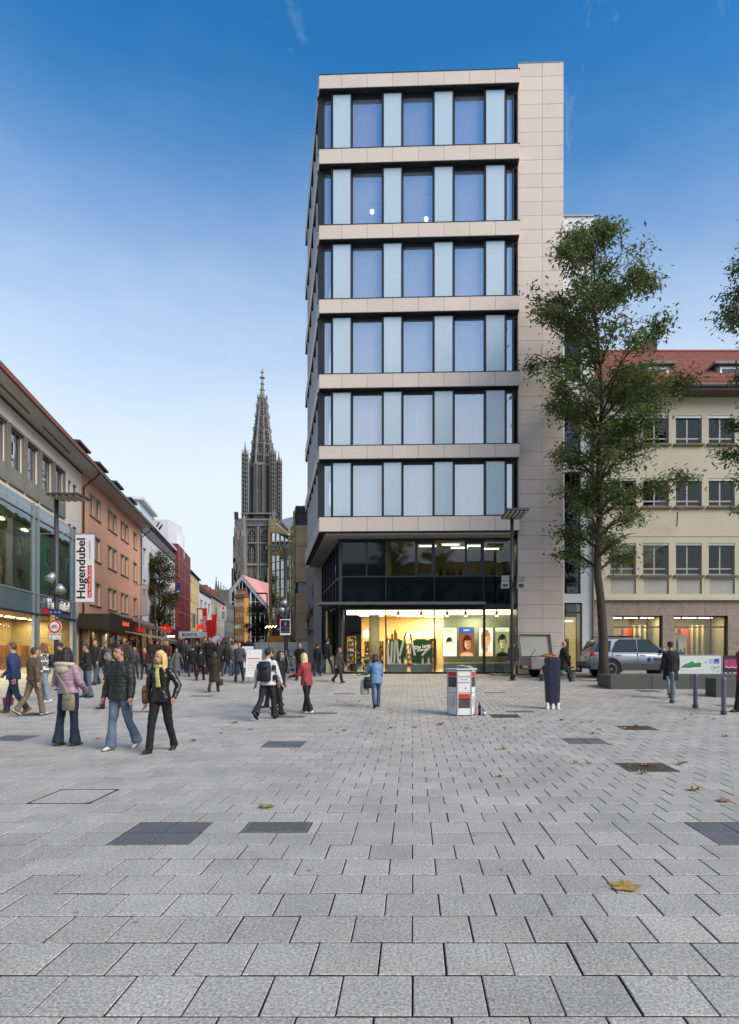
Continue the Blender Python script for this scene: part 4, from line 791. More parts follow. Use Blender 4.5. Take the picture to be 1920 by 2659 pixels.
def awning(fr, u0, u1, z1, z0, proj, mat, label, n0=.05, cat='awning', name='awning'):
    tt = thing(name, label, cat, fr.pt((u0 + u1) / 2, n0, z0)); b = MB(fr); b.prism([(n0, z1), (n0 + proj, z0), (n0 + proj, z0 - .03), (n0, z1 - .04)], u0, u1, 'x'); b.build('cloth', mat, tt)
    b = MB(fr); b.box(u0, u1, n0 + proj, n0 + proj + .02, z0 - .25, z0 - .005); b.build('valance', mat, tt)
    for u_ in (u0 + .1, u1 - .1): b = MB(fr); b.tube([(u_, n0, z0 - .1), (u_, n0 + proj - .05, z0 - .06)], .025, 6); b.build('arm', m_steel, tt)
awning(FO, 3.6, 14.5, 3.22, 2.55, 2.9, m_awn, 'cream awning sloping out below the dark shop fascia', n0=1.95)
awning(FO, 7.2, 18.5, 4.9, 3.9, 2.4, m_awn2, 'striped brown awning on the orange building')
# ---- second bookshop sign pole etc. are placed later; far left row
m_wht = M('cool white render', '#b9c6d2', .8, var=.05); m_wht2 = M('white facade', '#c3c7ca', .75, var=.05); m_redp = M('dark red cladding', '#6d1a22', .5, var=.08)
m_yel = M('yellow render', '#c0ad80', .85, var=.06); m_bei = M('beige render', '#a59c8c', .85, var=.08); m_slate = M('dark slate roof', '#3f3d3f', .8, var=.15, scale=4); m_dgrey = M('dark grey facade', '#56585a', .7, var=.1)
def block(name, label, fr, z0, z1, dp, mat, rows, ncol, wfrac=.6, fmat=None, pane=None, roof=None, u0=0., u1=None, room=None, vert=(.5,), shop=None, sill=None):
    u1 = fr.len if u1 is None else u1; t = thing(name, label, 'building', fr.pt((u0 + u1) / 2, -1, z0)); st = (u1 - u0) / ncol; holes = []
    for (za, zb_) in rows:
        for i in range(ncol): c = u0 + (i + .5) * st; holes.append((c - st * wfrac / 2, c + st * wfrac / 2, za, zb_))
    wall_holes(fr, u0, u1, z0 if not shop else shop, z1, holes).build('wall', mat, t, recalc=False); body(fr, u0, u1, z0, z1, dp, t, mat, room=room)
    for h in holes: window(fr, *h, t, fmat or m_wfr, pane=pane, vert=vert, w=.08, sill=sill)
    if shop:
        b = MB(fr); b.box(u0, u1, -.12, .04, shop - .35, shop)
        for i in range(ncol + 1): b.box(u0 + i * st - .1, u0 + i * st + .1, -.12, .03, z0, shop - .35)
        sf_ = b.build('shop_front', m_dark, t)
        for i in range(ncol): b = MB(fr); b.box(u0 + i * st + .1, u0 + (i + 1) * st - .1, -.08, -.05, z0, shop - .35); b.build('shop_pane', g_shop, sf_)
        b = MB(fr); b.box(u0 + .2, u1 - .2, -.85, -.8, z0, shop); b.build('lit_shop_wall', M('lit shop wall', '#a88a5c', .8, emit=.25, var=.6, scale=2.2), t)  # wall glows by itself, the shop's lamplight put into its material
    if roof:
        b = MB(fr); b.prism([(.35, z1), (-dp / 2, z1 + roof[0]), (-dp, z1), (-dp, z1 - .15), (.35, z1 - .15)], u0 - .1, u1 + .1, 'x'); rf = b.build('roof', roof[1], t)
        if len(roof) > 2:
            for i in range(roof[2]):
                c = u0 + (i + .5) * (u1 - u0) / roof[2]; zz = z1 + roof[0] * .35
                b = MB(fr); b.box(c - .6, c + .6, -dp * .36, -dp * .1, zz - .6, zz + .9); dm = b.build('dormer', m_brown, rf); b = MB(fr); b.box(c - .4, c + .4, -dp * .1, -dp * .1 + .03, zz - .2, zz + .75); b.build('pane', g_blue, dm)
    return t
def frd(pa, da, pb, db): return Fr((X(pa, da), da), (X(pb, db), db))
# tall cool white house behind the orange one: gable end towards us, long side to the street
A_ = (700 - 362) * 66 / F; fW = street_fr(66, 74, A_)
t = block('white_tower_house', 'tall cool white house rising behind the orange building', fW, 1.0, 18.0, 10, m_wht, [(15.0, 17.0), (12, 13.6)], 3, .35)
b = MB(fW); b.box(-.4, fW.len + .3, -10.4, .5, 18.0, 18.3); b.build('roof', m_wht2, t)
b = MB(fW); b.tube([(2, -3, 18.3), (2, -3, 20.2)], .03, 5); b.tube([(1.4, -3, 19.3), (2.6, -3, 19.3)], .02, 5); b.build('antenna', m_steel, t)
fW2 = street_fr(61, 83, 12.73)
t = block('terraced_white_house', 'white stepped building with balcony rails behind the street tree', fW2, 1.0, 13.6, 10, m_wht2, [(10.4, 12.2), (7.2, 9.0)], 7, .5, shop=4.6)
b = MB(fW2); b.box(0, fW2.len, -9, -.6, 13.6, 15.2); st_ = b.build('set_back_storey', m_wht2, t); b = MB(fW2); b.box(0, fW2.len, -.1, 0.1, 13.6, 14.6); b.build('balcony_rail', m_dgrey, t)
for i in range(8): b = MB(fW2); b.box(1 + i * 2.7, 2.4 + i * 2.7, -.6, -.57, 13.8, 15.0); b.build('terrace_window', g_blue, st_)
b = MB(fW2); b.box(0, fW2.len, -9.4, .25, 15.2, 15.45); b.build('roof', m_wht2, t)
rb = thing('roof_plant_room', 'pale box on a rooftop with blue and yellow painted marks', 'roof box', P(412, 1388, 84)); b = MB(); b.box(X(386, 84), X(438, 84), 84, 89, 15, Z(1349, 84)); b.build('box', m_wht2, rb)
rq = random.Random(4)
for i, (px, py) in enumerate(((394, 1355), (402, 1358), (410, 1362), (406, 1372), (414, 1374), (398, 1350), (418, 1368))):
    q = P(px, py, 83.97); b = MB(); b.poly([(q.x - .35, q.y, q.z - .3), (q.x - .1, q.y, q.z - .38), (q.x + .35, q.y, q.z + .3), (q.x + .1, q.y, q.z + .38)]); b.build('painted_mark', M('mark ' + 'by'[i % 2], ('#3a4a9a', '#c9b24a')[i % 2], .6), rb, recalc=False)
b = MB(); b.lathe([(1.25, 15), (1.25, Z(1386, 86))], 20, (X(441, 86), 88, 0), 0, 1.0, 1.0); rt = tag(b.build('roof_cylinder', m_wht2, None, smooth=False), 'round white drum on the roof behind the street tree', 'roof drum')
fR = street_fr(82.6, 95.5, 12.3)
t = block('red_clad_building', 'dark red clad building with pale horizontal bands', fR, 1.2, 16.2, 8, m_redp, [], 1, shop=4.8)
for z_ in (14.2, 11.8, 9.4, 7.0): b = MB(fR); b.box(.1, fR.len, .0, .06, z_, z_ + .1); b.build('pale_band', M('pale band', '#9a6a68', .5), t)
for i in range(1, 8): b = MB(fR); b.box(i * fR.len / 8 - .03, i * fR.len / 8 + .03, .0, .05, 4.8, 16.2); b.build('cladding_joint', M('red joint', '#4a1218', .5), t)
b = MB(fR); b.box(-.05, .0, -2.2, .0, 4.8, 16.2); b.build('end_cladding', m_redp, t)
fY = street_fr(95.5, 111, 12.73)
block('yellow_house', 'yellow rendered house with rows of pale windows past red cladding', fY, 1.3, 14.6, 9, m_yel, [(11.4, 13.2), (8.2, 10.0), (5.2, 6.9)], 5, .42, shop=4.5, roof=(2.5, m_slate))
fV = frd(519, 111.5, 549, 127)
block('white_gable_house', 'white house with one wide window beyond the yellow house', fV, 1.5, 12.8, 9, m_wht2, [(9.2, 11.2), (6.2, 7.6)], 3, .7, shop=4.6, roof=(3.2, m_slate))
fE = frd(549, 127.5, 583, 150)
block('beige_roof_house', 'beige house with dark roof and brown dormers down the street', fE, 1.6, 13.2, 10, m_bei, [(10.4, 12.2), (7.4, 9.2)], 6, .45, shop=4.8, roof=(4.5, m_slate, 5))
fG = frd(583, 151, 612, 172)
block('grey_glass_house', 'dark grey building with tall narrow glazing in the distance', fG, 1.8, 14.2, 9, m_dgrey, [(10.5, 13), (6.8, 9.4)], 7, .7, shop=5)
# bright corner house, face to us
fC = frd(611, 169, 635, 168)
block('ochre_corner_house', 'ochre corner house with rows of white windows near glass gable', fC, 1.9, 16.5, 2.2, M('ochre render', '#a8783c', .8), [(14, 15.4), (11, 12.6), (7.8, 9.4), (4.8, 6.4)], 4, .78, roof=(2.5, m_tile, 3), pane=M('pale blind', '#b9bab4', .5))
# spiky gothic skyline behind the roofs
t = thing('choir_pinnacles', 'small dark gothic pinnacles above the distant rooftops', 'pinnacles', P(575, 1530, 300)); m_sky = M('distant stone', '#5b5750', .9, var=.2, scale=.3)
for px, py in ((562, 1497), (568, 1508), (574, 1512), (580, 1519), (585, 1523), (590, 1527), (594, 1530)):
    q = P(px, py, 300); b = MB(); b.lathe([(1.2, 0), (1.2, 8), (.9, 9), (.12, 15), (.3, 15.3), (.05, 16)], 6, (q.x, q.y, q.z - 16)); b.build('pinnacle', m_sky, t)
b = MB(); b.box(X(555, 302), X(600, 302), 302, 312, 2, Z(1532, 302)); b.build('wall', m_sky, t)
# glass gable
d_ = 185; t = thing('glass_gable_house', 'modern house with tall glazed gable and pink red roof', 'building', P(650, 1680, d_)); m_pink = M('red roof tiles far', '#c08a84', .8, var=.08)
gp = lambda px, py: (X(px, d_), Z(py, d_))
b = MB(); out = [gp(597, 1680), gp(597, 1534), gp(630.5, 1494), gp(702, 1582), gp(702, 1680)]; inn = [gp(603, 1680), gp(603, 1541), gp(630.5, 1506), gp(696, 1586), gp(696, 1680)]
for i in range(4): a, c, e, f = out[i], out[i + 1], inn[i + 1], inn[i]; b.prism([a, c, e, f], d_ - .6, d_ + 1.5, 'y')
b.build('gable_frame', M('grey metal gable', '#8f9296', .5, .2), t)
b = MB(); b.poly([(x, d_, z) for x, z in inn]); b.build('gable_glass', GLASS('gable glass', (.2, .26, .28), .16, (.7, .85, .95)), t, recalc=False)
b = MB()
for px in (612, 622, 630.5, 640, 652, 664, 676, 688):
    zz = Z(1506 + (abs(px - 630.5) * (35 / 27.5 if px < 630.5 else 80 / 65.5)), d_); w_ = .35 if px in (612, 652) else .1; b.box(X(px, d_) - w_ / 2, X(px, d_) + w_ / 2, d_ - .25, d_ - .03, 2, zz)
for z_ in (6, 9.5, 13, 16.5): b.box(inn[0][0], inn[4][0], d_ - .2, d_ - .04, z_, z_ + .12)
b.build('mullions', m_wht2, t)
b = MB(); dz = 26; k_ = (d_ + dz) / d_
b.add([(X(597, d_) - .3, d_ - .4, Z(1533, d_)), (X(630.5, d_), d_ - .4, Z(1493, d_)), (X(630.5, d_) + 2, d_ + dz, Z(1493, d_)), (X(597, d_) + 2, d_ + dz, Z(1533, d_)), (X(702, d_) + .3, d_ - .4, Z(1581, d_)), (X(702, d_) + 2, d_ + dz, Z(1581, d_))], [(0, 1, 2, 3), (1, 4, 5, 2)]); b.build('roof', m_pink, t, recalc=False)
b = MB(); b.box(X(599, d_), X(700, d_), d_ + 2, d_ + 2.2, 2, 12); b.build('room_back', m_dkroom, t)
fK = Fr((X(668, 200), 200), (X(705, 190), 190)); t = thing('pink_roof_house', 'pink red tiled roof slope beside the glazed gable', 'building', P(690, 1600, 195))
b = MB(); b.add([tuple(P(632, 1494, 200)), tuple(P(720, 1522, 196)), tuple(P(720, 1600, 187)), tuple(P(676, 1560, 187))], [(0, 1, 2, 3)]); b.box(X(660, 201), X(740, 201), 201, 210, 2, Z(1545, 201)); b.build('roof', m_pink, t, recalc=False)
# ---- gold edged mirror building
m_gold = M('gold anodised', '#c4a866', .45, .3, var=.1)
g_mir = GLASS('mirror facade glass', (.14, .18, .2), .78, (.85, .94, 1.0))
t = thing('gold_mirror_building', 'mirror glass store with gold corner edges and M emblem', 'building', P(730, 1690, 60))
fM = Fr((X(704, 62.2), 62.2), (X(750, 60), 60)); zt_ = 14.6; um_ = fM.u(716)
b = MB(fM); ol = [(-.1, 1), (-.1, zt_), (um_, zt_), (fM.len, fM.z(1386, fM.len)), (fM.len, 1)]
b.prism(ol, -.4, -.2, 'y'); core = b.build('core', m_dark, t)
n = 4
for i in range(n):
    u_a, u_b = i * fM.len / n, (i + 1) * fM.len / n; top = lambda u_: zt_ - .9 if u_ <= um_ else zt_ - .9 + (fM.z(1386, fM.len) - zt_) * (u_ - um_) / (fM.len - um_) * .78
    zs = [4.4, 5.6, 6.9, 7.9, 8.9, 9.8, 10.7, 11.8]
    for za, zb_ in zip(zs, zs[1:] + [None]):
        b = MB(fM); b.prism([(u_a + .05, za + .04), (u_b - .05, za + .04), (u_b - .05, (zb_ or top(u_b)) - .04), (u_a + .05, (zb_ or top(u_a)) - .04)], -.08, -.05, 'y'); b.build('mirror_pane', g_mir, t)
    b = MB(fM); b.box(u_a - .03, u_a + .03, -.2, .04, 4, top(u_a)); b.build('mullion', m_gold, t)
b = MB(fM); b.box(-.26, -.06, -.4, .1, 1, zt_ + .5); b.prism([(-.1, zt_ - .9), (um_ - .1, zt_ - .9), (fM.len, fM.z(1386, fM.len) - .15), (fM.len, fM.z(1386, fM.len)), (um_, zt_ + .05), (um_ + .6, zt_ + .4), (-.1, zt_ + .5)], -.15, .06, 'y'); b.build('gold_edge', m_gold, t)
b = MB(fM); b.box(.22, .62, .062, .08, zt_ - .5, zt_ - .02); em = b.build('emblem', m_white, t); text('lettering', 'M', m_ink, .22, fM.pt(.42, .085, zt_ - .26), fM.U.to_3d(), (0, 0, 1), t, thick=0, bold=.03)
b = MB(fM); b.prism([(um_ + .2, zt_ + .35), (fM.len, fM.z(1386, fM.len) + .05), (fM.len + .8, fM.z(1386, fM.len) + .05), (fM.len + .8, zt_ + .35)], -.5, -.42, 'y'); b.build('white_parapet', M('bright parapet', '#e6e8ea', .6), t)
fM2 = Fr((X(750, 60), 60), (X(764.5, 47), 47)); b = MB(fM2); b.box(0, fM2.len, -8, -.1, 1, 12.9); b.build('side_core', m_dark, t)
for i in range(7):
    for j in range(6): b = MB(fM2); b.box(i * fM2.len / 7 + .1, (i + 1) * fM2.len / 7 - .1, -.08, -.05, 4.2 + j * 1.45, 5.5 + j * 1.45); b.build('mirror_pane', g_mir, t)
    if i % 3 == 0: b = MB(fM2); b.box(i * fM2.len / 7 - .03, i * fM2.len / 7 + .03, -.1, .02, 3.5, 12.9); b.build('gold_fin', m_gold, t)
for z_ in (5.5, 9.6): b = MB(fM2); b.box(fM2.len * .55, fM2.len * .62, .3, 1.0, z_, z_ + .8); b.build('gold_lantern', M('orange gold box', '#c78a1e', .5), t)
for i in range(14): b = MB(fM); b.ell((-.2 + i * .28, .5, 4.1 + .12 * (i % 2)), (.035, .035, .045), 8, 5); b.build('string_light', m_lamp, t)
b = MB(); q = P(734, 1600, 57); b.box(X(721, 57), X(751, 57), 57, 57.3, Z(1637, 57), Z(1584, 57)); sgn = tag(b.build('store_sign', m_white), 'white store sign with large red M over street', 'sign'); text('lettering', 'M', m_red, 1.3, Vector((X(736, 57), 56.98, Z(1612, 57))), (1, 0, 0), (0, 0, 1), sgn, thick=0, bold=.04)
b = MB(); b.box(X(718, 56), X(736, 56), 56, 56.2, Z(1580, 56), Z(1563, 56)); s2_ = tag(b.build('store_sign', m_red), 'small red sign with white H over street', 'sign'); text('lettering', 'H', m_white, .5, Vector((X(727, 56), 55.98, Z(1571.5, 56))), (1, 0, 0), (0, 0, 1), s2_, thick=0, bold=.03)
# party wall and half demolished wall
m_brick = M('raw brown stone', '#c4a680', .9, var=.22, scale=1.2, bump=.5, bscale=9); m_rawc = M('torn concrete', '#a8a49c', .95, var=.22, scale=1.4, bump=.7, bscale=6)
t = thing('party_wall', 'bare brown stone party wall of a demolished house', 'wall', P(785, 1680, 46)); fP = frd(768, 46, 850, 46)
zz = [.7, 2.6, 4.5, 6.1, 6.9, 8.2, 9.6, 11.2]
for i, (a, c) in enumerate(zip(zz, zz[1:])): piece('stone_course', fP, 0 if i != 3 else .15, fP.len, -1.5, 0 if i != 3 else -.12, a + .01, c - .01, m_brick if i != 3 else m_rawc, t, bev=.02)
b = MB(fP); b.box(.05, fP.len, -3, -.3, 11.2, 12.1); b.build('roof_edge', m_dark, t); b = MB(fP); b.box(.0, fP.len, -4, -3, 11.5, 13.4); b.build('white_box', M('bright parapet'), t)
t = thing('torn_concrete_wall', 'torn grey concrete wall with hanging cables under overhang', 'wall', P(815, 1680, 44)); fQ = frd(797, 44.2, 838, 43.6)
b = MB(fQ); b.prism([(0, .8), (0, 7.6), (.4, 7.9), (fQ.len, 7.9), (fQ.len, .8)], -.5, 0, 'y'); b.build('wall', m_rawc, t)
rq = random.Random(9)
for i in range(5):
    u_ = rq.uniform(.15, fQ.len - .1); z_ = rq.uniform(4, 7); b = MB(fQ); b.tube([(u_, .04, z_), (u_ + rq.uniform(-.2, .2), .15, z_ - .6), (u_ + rq.uniform(-.2, .2), .06, z_ - rq.uniform(1, 2))], .025, 6); b.build('cable', m_black, t)
b = MB(fQ); b.box(.1, fQ.len, .05, .5, 3.2, 3.3); b.build('steel_beam', m_steel, t); b = MB(fQ); b.prism([(.05, 3.9), (.4, 4.9), (.55, 4.8), (.2, 3.8)], .2, .3, 'y'); b.build('orange_board', M('orange board', '#c07a2a', .7), t)
# banners and signs down the street
def banner(px0, px1, py0, py1, d, mat, label, words=None, wm=None, h=.5, pole=True, wide=1., group=None):
    t = thing('street_banner', label, 'banner', P((px0 + px1) / 2, py1, d), group=group); b = MB(); b.box(X(px0, d), X(px1, d), d - .02, d + .02, Z(py1, d), Z(py0, d)); b.build('cloth', mat, t)
    for py in (py0, py1): b = MB(); b.tube([(X(px0, d) - .9, d, Z(py, d)), (X(px1, d), d, Z(py, d))], .03, 6); b.build('arm', m_steel, t)
    if words: text('lettering', words, wm, h, Vector(((X(px0, d) + X(px1, d)) / 2, d - .03, (Z(py0, d) + Z(py1, d)) / 2 - (Z(py0, d) - Z(py1, d)) * .12)), (0, 0, 1), (-1, 0, 0), t, thick=0, wide=wide)
    return t
tb = banner(366.5, 384, 1519, 1599, 58, M('pale grey banner', '#b9b6bc', .7), 'pale grey banner with magenta letter T on top'); text('lettering', 'T', M('magenta', '#c2308a', .6), .55, Vector((X(375, 58), 57.96, Z(1538, 58))), (1, 0, 0), (0, 0, 1), tb, thick=0, bold=.02)
bb = banner(457.5, 469, 1513, 1546, 74, M('navy sign', '#1d2a5c', .6), 'small navy hanging sign with white ring')
b = MB(); q = P(463, 1539, 73.96); b.tube([q + Vector((.16 * math.cos(a * .524), 0, .2 * math.sin(a * .524))) for a in range(13)], .035, 6); b.build('ring', m_white, bb)
banner(526, 538, 1580, 1642, 92, m_red, 'larger red ESPRIT banner hanging down the street', 'ESPRIT', m_white, .5, wide=1.1)
banner(551, 563, 1596, 1655, 100, m_red, 'smaller red ESPRIT banner farther along', 'ESPRIT', m_white, .5, wide=1.1)
banner(501, 508, 1595, 1629, 86, M('slate banner', '#6d7074', .7), 'narrow slate grey banner before the yellow house')
banner(557, 566, 1567, 1600, 104, M('light grey banner', '#a8a8a6', .7), 'light grey banner reading BÜCHER down the street', 'BÜCHER', m_ink, .35)
tl = banner(574, 588, 1574, 1612, 108, M('white slanted banner', '#c9ccc8', .7), 'white banner with red square and teal marks')
b = MB(); b.box(X(578, 108), X(583, 108), 107.95, 107.97, Z(1582, 108), Z(1576, 108)); b.build('red_square', m_red, tl)
for i in range(4): b = MB(); b.box(X(577, 108), X(584, 108), 107.95, 107.97, Z(1591 + i * 5, 108), Z(1588 + i * 5, 108)); b.build('teal_mark', M('teal', '#1f7a78', .6), tl)
def signbox(px0, px1, py0, py1, d, mat, label, dp=.4, words=None, wm=None, h=.4, cat='sign', name='shop_sign'):
    t = thing(name, label, cat, P((px0 + px1) / 2, py1, d)); b = MB(); b.box(X(px0, d), X(px1, d), d, d + dp, Z(py1, d), Z(py0, d)); b.build('box', mat, t, bevel=.01)
    if words: text('lettering', words, wm, h, Vector(((X(px0, d) + X(px1, d)) / 2, d - .02, (Z(py0, d) + Z(py1, d)) / 2)), (1, 0, 0), (0, 0, 1), t, thick=0, bold=.02)
    return t
m_redg = M('glowing red sign', '#d42a1c', .5, emit=.35, var=0)
sx = signbox(411, 434, 1621, 1641, 66, m_redg, 'bright red lit shop sign box by the orange building', 1.2)
for i in range(4): b = MB(); b.box(X(415 + i * 4.4, 66), X(417.5 + i * 4.4, 66), 65.96, 65.98, Z(1637 - i % 2 * 2, 66), Z(1627 + i % 3, 66)); b.build('sign_mark', M('pale orange mark', '#f08a6a', .5, emit=.4, var=0), sx)
signbox(386, 412, 1619, 1634, 70, m_redg, 'red shop fascia set behind the street tree', 2.0)
signbox(356, 366, 1632, 1640, 58, m_redg, 'small red fascia strip beside cream awning', 1.0)
signbox(466, 519, 1640, 1656, 84, m_wht2, 'white BONITA shop fascia', 3.0, 'BONITA', m_ink, .42)
signbox(434, 452, 1650, 1655, 72, M('lit white strip', '#f2efe6', .5, emit=.8, var=0), 'lit white shop strip sign', .3)
signbox(511, 529, 1621, 1634, 93, M('orange red lit', '#e2431c', .5, emit=.4, var=0), 'orange red lit sign by the banners', .6)
signbox(538, 550, 1610, 1665, 98, M('red shop frame', '#b51f1c', .5), 'tall red shop portal frame far down the street', 2.5)
signbox(610, 622, 1624, 1632, 120, m_white, 'small white projecting shop sign far away', .2)
awn = street_fr(112, 150, 10.6)
awning(awn, 4, 18, 4.6, 3.6, 3.2, M('grey blue awning', '#4f565c', .7), 'grey awning over far shops, nearer of two')
awning(awn, 20, 36, 4.6, 3.6, 3.2, M('grey blue awning'), 'grey awning over far shops, the more distant')
def parasol(px, py_top, py_edge, w_px, d, label):
    q = P(px, py_top, d); r_ = w_px / 2 * d / F; h_ = (py_edge - py_top) * d / F; t = thing('market_parasol', label, 'parasol', (q.x, d, g(d)))
    b = MB(); ring = [Vector((q.x + r_ * math.cos(a * math.pi / 4 + .39), d + r_ * math.sin(a * math.pi / 4 + .39), q.z - h_)) for a in range(8)]; b.add([q] + ring + [v - Vector((0, 0, .22)) for v in ring], [(0, 1 + i, 1 + (i + 1) % 8) for i in range(8)] + [(1 + i, 9 + i, 9 + (i + 1) % 8, 1 + (i + 1) % 8) for i in range(8)]); b.build('canopy', m_white, t, recalc=False)
    b = MB(); b.tube([(q.x, d, g(d)), (q.x, d, q.z)], .03, 8); b.build('pole', m_steel, t)
parasol(563, 1648, 1667, 49, 78, 'large white market parasol above the crowd'); parasol(682, 1658, 1666, 22, 95, 'small white parasol beyond the hoarding')
# site hoarding with the pharmacy's name, skip behind it
t = thing('site_hoarding', 'white site hoarding printed with Hirsch-Apotheke and red letter a', 'hoarding', P(722, 1744, 33.2)); d_ = 33.2; fH = frd(648, 34.5, 800, 33.0)
n = 6; m_ban = M('hoarding sheet', '#b3b1aa', .8, var=.06, scale=1.5)
for i in range(n): piece('sheet', fH, i * fH.len / n + .02, (i + 1) * fH.len / n - .02, -.03, 0, .75, 2.22, m_ban, t); piece('post', fH, i * fH.len / n - .03, i * fH.len / n + .03, -.1, -.035, .68, 2.3, m_steel, t)
for s_, z_ in (('Hirsch-', 1.72), ('Apotheke', 1.38)): text('lettering', s_, M('dark grey ink', '#3c3c40', .6, var=0), .26, fH.pt(fH.u(771 if s_[0] == 'H' else 776), .012, z_), fH.U.to_3d(), (0, 0, 1), t, thick=0)
text('lettering', 'a', m_red, .42, fH.pt(fH.u(726), .012, 1.5), fH.U.to_3d(), (0, 0, 1), t, thick=0, bold=.03)
t = thing('yellow_skip', 'yellow steel machine hood showing above the site hoarding', 'skip', P(722, 1668, 36)); b = MB(); x0, x1 = X(690, 36), X(755, 36); b.prism([(x0, 1.2), (x0 + .05, Z(1655, 36)), (x0 + .4, Z(1651, 36)), (x1 - .3, Z(1651, 36)), (x1, Z(1662, 36)), (x1, 1.2)], 36, 37.6, 'y'); b.build('body', M('machine yellow', '#c9871c', .5, var=.1), t, bevel=.03)
b = MB(); b.box(x0 + .2, x1 - .2, 36.2, 37.4, g(36), 1.2); b.build('undercarriage', m_dark, t)

fZ = Fr((X(709, 150), 150), (X(718, 66), 66)); block('right_row_house', 'grey house row hidden past the gold mirror store', fZ, 1.2, 15.0, 9, m_bei, [(11.5, 13.5), (8.3, 10.2), (5.2, 7.2)], 22, .45, shop=4.6, roof=(3, m_slate))
# ------------------------------------------------------------------ buildings on the right
m_yb = M('pale yellow render', '#b4ae98', .88, var=.06, scale=.8, streak=.3, bump=.05, bscale=20); m_gp = M('pale grey infill', '#9a9a98', .85, var=.08, scale=2)
m_shell = M('shell limestone', '#877b70', .8, var=.22, scale=4, rnd=.06, bump=.15, bscale=30); m_sillb = M('brown stone sill', '#6b5b44', .8, var=.12); m_rtile = M('red roof tile', '#7f4636', .8, var=.15, rnd=.12)
m_metw = M('grey aluminium window', '#8e8e94', .45, .3, var=.05)
g_yb = GLASS('yellow house glass', (.6, .62, .56), .02)
d0 = 33.0; fYB = Fr((X(1544, d0), d0), (X(1544, d0) + 19, d0)); t = thing('yellow_office_house', 'pale yellow rendered building with red tiled roof behind the tree', 'building', fYB.pt(8, -2, .7)); uu = fYB.u
cols = [(1584 + 85.5 * i, 1652 + 85.5 * i) for i in range(8)]; zr = [(Z(1152, d0), Z(1079, d0)), (Z(1315, d0), Z(1242, d0)), (Z(1493, d0), Z(1410, d0))]
holes = [(uu(a), uu(c), zr[0][0], zr[0][1]) for a, c in cols] + [(uu(a), uu(c), zr[1][0], zr[1][1]) for a, c in cols] + [(uu(a), uu(c), zr[2][0], zr[2][1]) for a, c in cols] + [(uu(a) + .05, uu(c) - .0, Z(1542, d0), Z(1503, d0)) for a, c in cols]
zl = Z(1556, d0); ze = Z(1030, d0)
wall_holes(fYB, 0, fYB.len, zl, ze, holes).build('wall', m_yb, t, recalc=False)
body(fYB, 0, fYB.len, .5, ze, 11, t, m_yb, back=3.0, room=M('dark office', '#3a382f', .9, var=.4, scale=.7))
b = MB(fYB); b.box(.3, uu(1745), -2.7, -2.6, zr[2][0], zr[2][1], 0); b.box(.3, uu(1745), -2.6, -.3, zr[2][1] - .02, zr[2][1] + .05, 1); b.build('lit_office', [M('lit olive office', '#9a8f5c', .9, emit=.10, var=.4, scale=.9), M('lit office ceiling', '#b8ae7c', .9, emit=.25, var=.3)], t)  # wall and ceiling glow by themselves to look like a lit room
for (a, c, e, f) in holes[:24]:
    w_ = window(fYB, a, c, e, f, t, m_metw, pane=g_yb, vert=(.47,), hor=(.2,), w=.075, rec=.13)
    piece('sill', fYB, a - .1, c + .1, -.1, .14, e - .12, e - .01, m_sillb, w_); piece('shutter_box', fYB, a, c, -.14, -.03, f - .13, f, m_alu, w_)
for (a, c, e, f) in holes[24:]: piece('infill_panel', fYB, a + .01, c - .01, -.12, -.07, e + .01, f - .01, m_gp, t)
piece('ledge', fYB, -.02, fYB.len, -.1, .14, zl - .06, zl + .12, m_yb, t); piece('string_course', fYB, 0, fYB.len, 0, .025, Z(1393, d0), Z(1389, d0), m_yb, t)
b = MB(fYB); b.prism([(-.2, ze - .05), (.75, ze + .05), (.75, ze + .28), (-.2, ze + .3)], -.1, fYB.len, 'x'); b.build('eave', M('eave shade board', '#5d5142', .8), t)  # eave in one dark brown
b = MB(fYB); b.tube([(-.1, .82, ze + .28), (fYB.len, .82, ze + .28)], .09, 8); b.build('gutter', m_dgrey, t)
# ground floor of shell limestone with two shop windows
sh = [(uu(1595), uu(1722), g(32), Z(1599, d0)), (uu(1753), uu(1892), g(32), Z(1599, d0)), (uu(1925), uu(2050), g(32), Z(1599, d0))]
wall_holes(fYB, 0, fYB.len, .4, zl - .06, sh, n=-.08, dp=.3).build('plinth_wall', m_limedk, t, recalc=False)
us_ = [0, uu(1595)]; rq = random.Random(2)
def clad(u0, u1, z0, z1, nu, nz):
    for i in range(nu):
        for j in range(nz): piece('limestone_slab', fYB, u0 + (u1 - u0) * i / nu + .004, u0 + (u1 - u0) * (i + 1) / nu - .004, -.08, -.045 + rq.uniform(0, .004), z0 + (z1 - z0) * j / nz + .003, z0 + (z1 - z0) * (j + 1) / nz - .003, m_shell, t, bev=.003)
zt_ = Z(1599, d0); clad(0, fYB.len, zt_ + .002, zl - .065, 16, 2)
for a, c in ((0, sh[0][0]), (sh[0][1], sh[1][0]), (sh[1][1], sh[2][0]), (sh[2][1], fYB.len)): clad(a, c, .62, zt_ - .002, 1 if c - a < 1.2 else 5, 4)
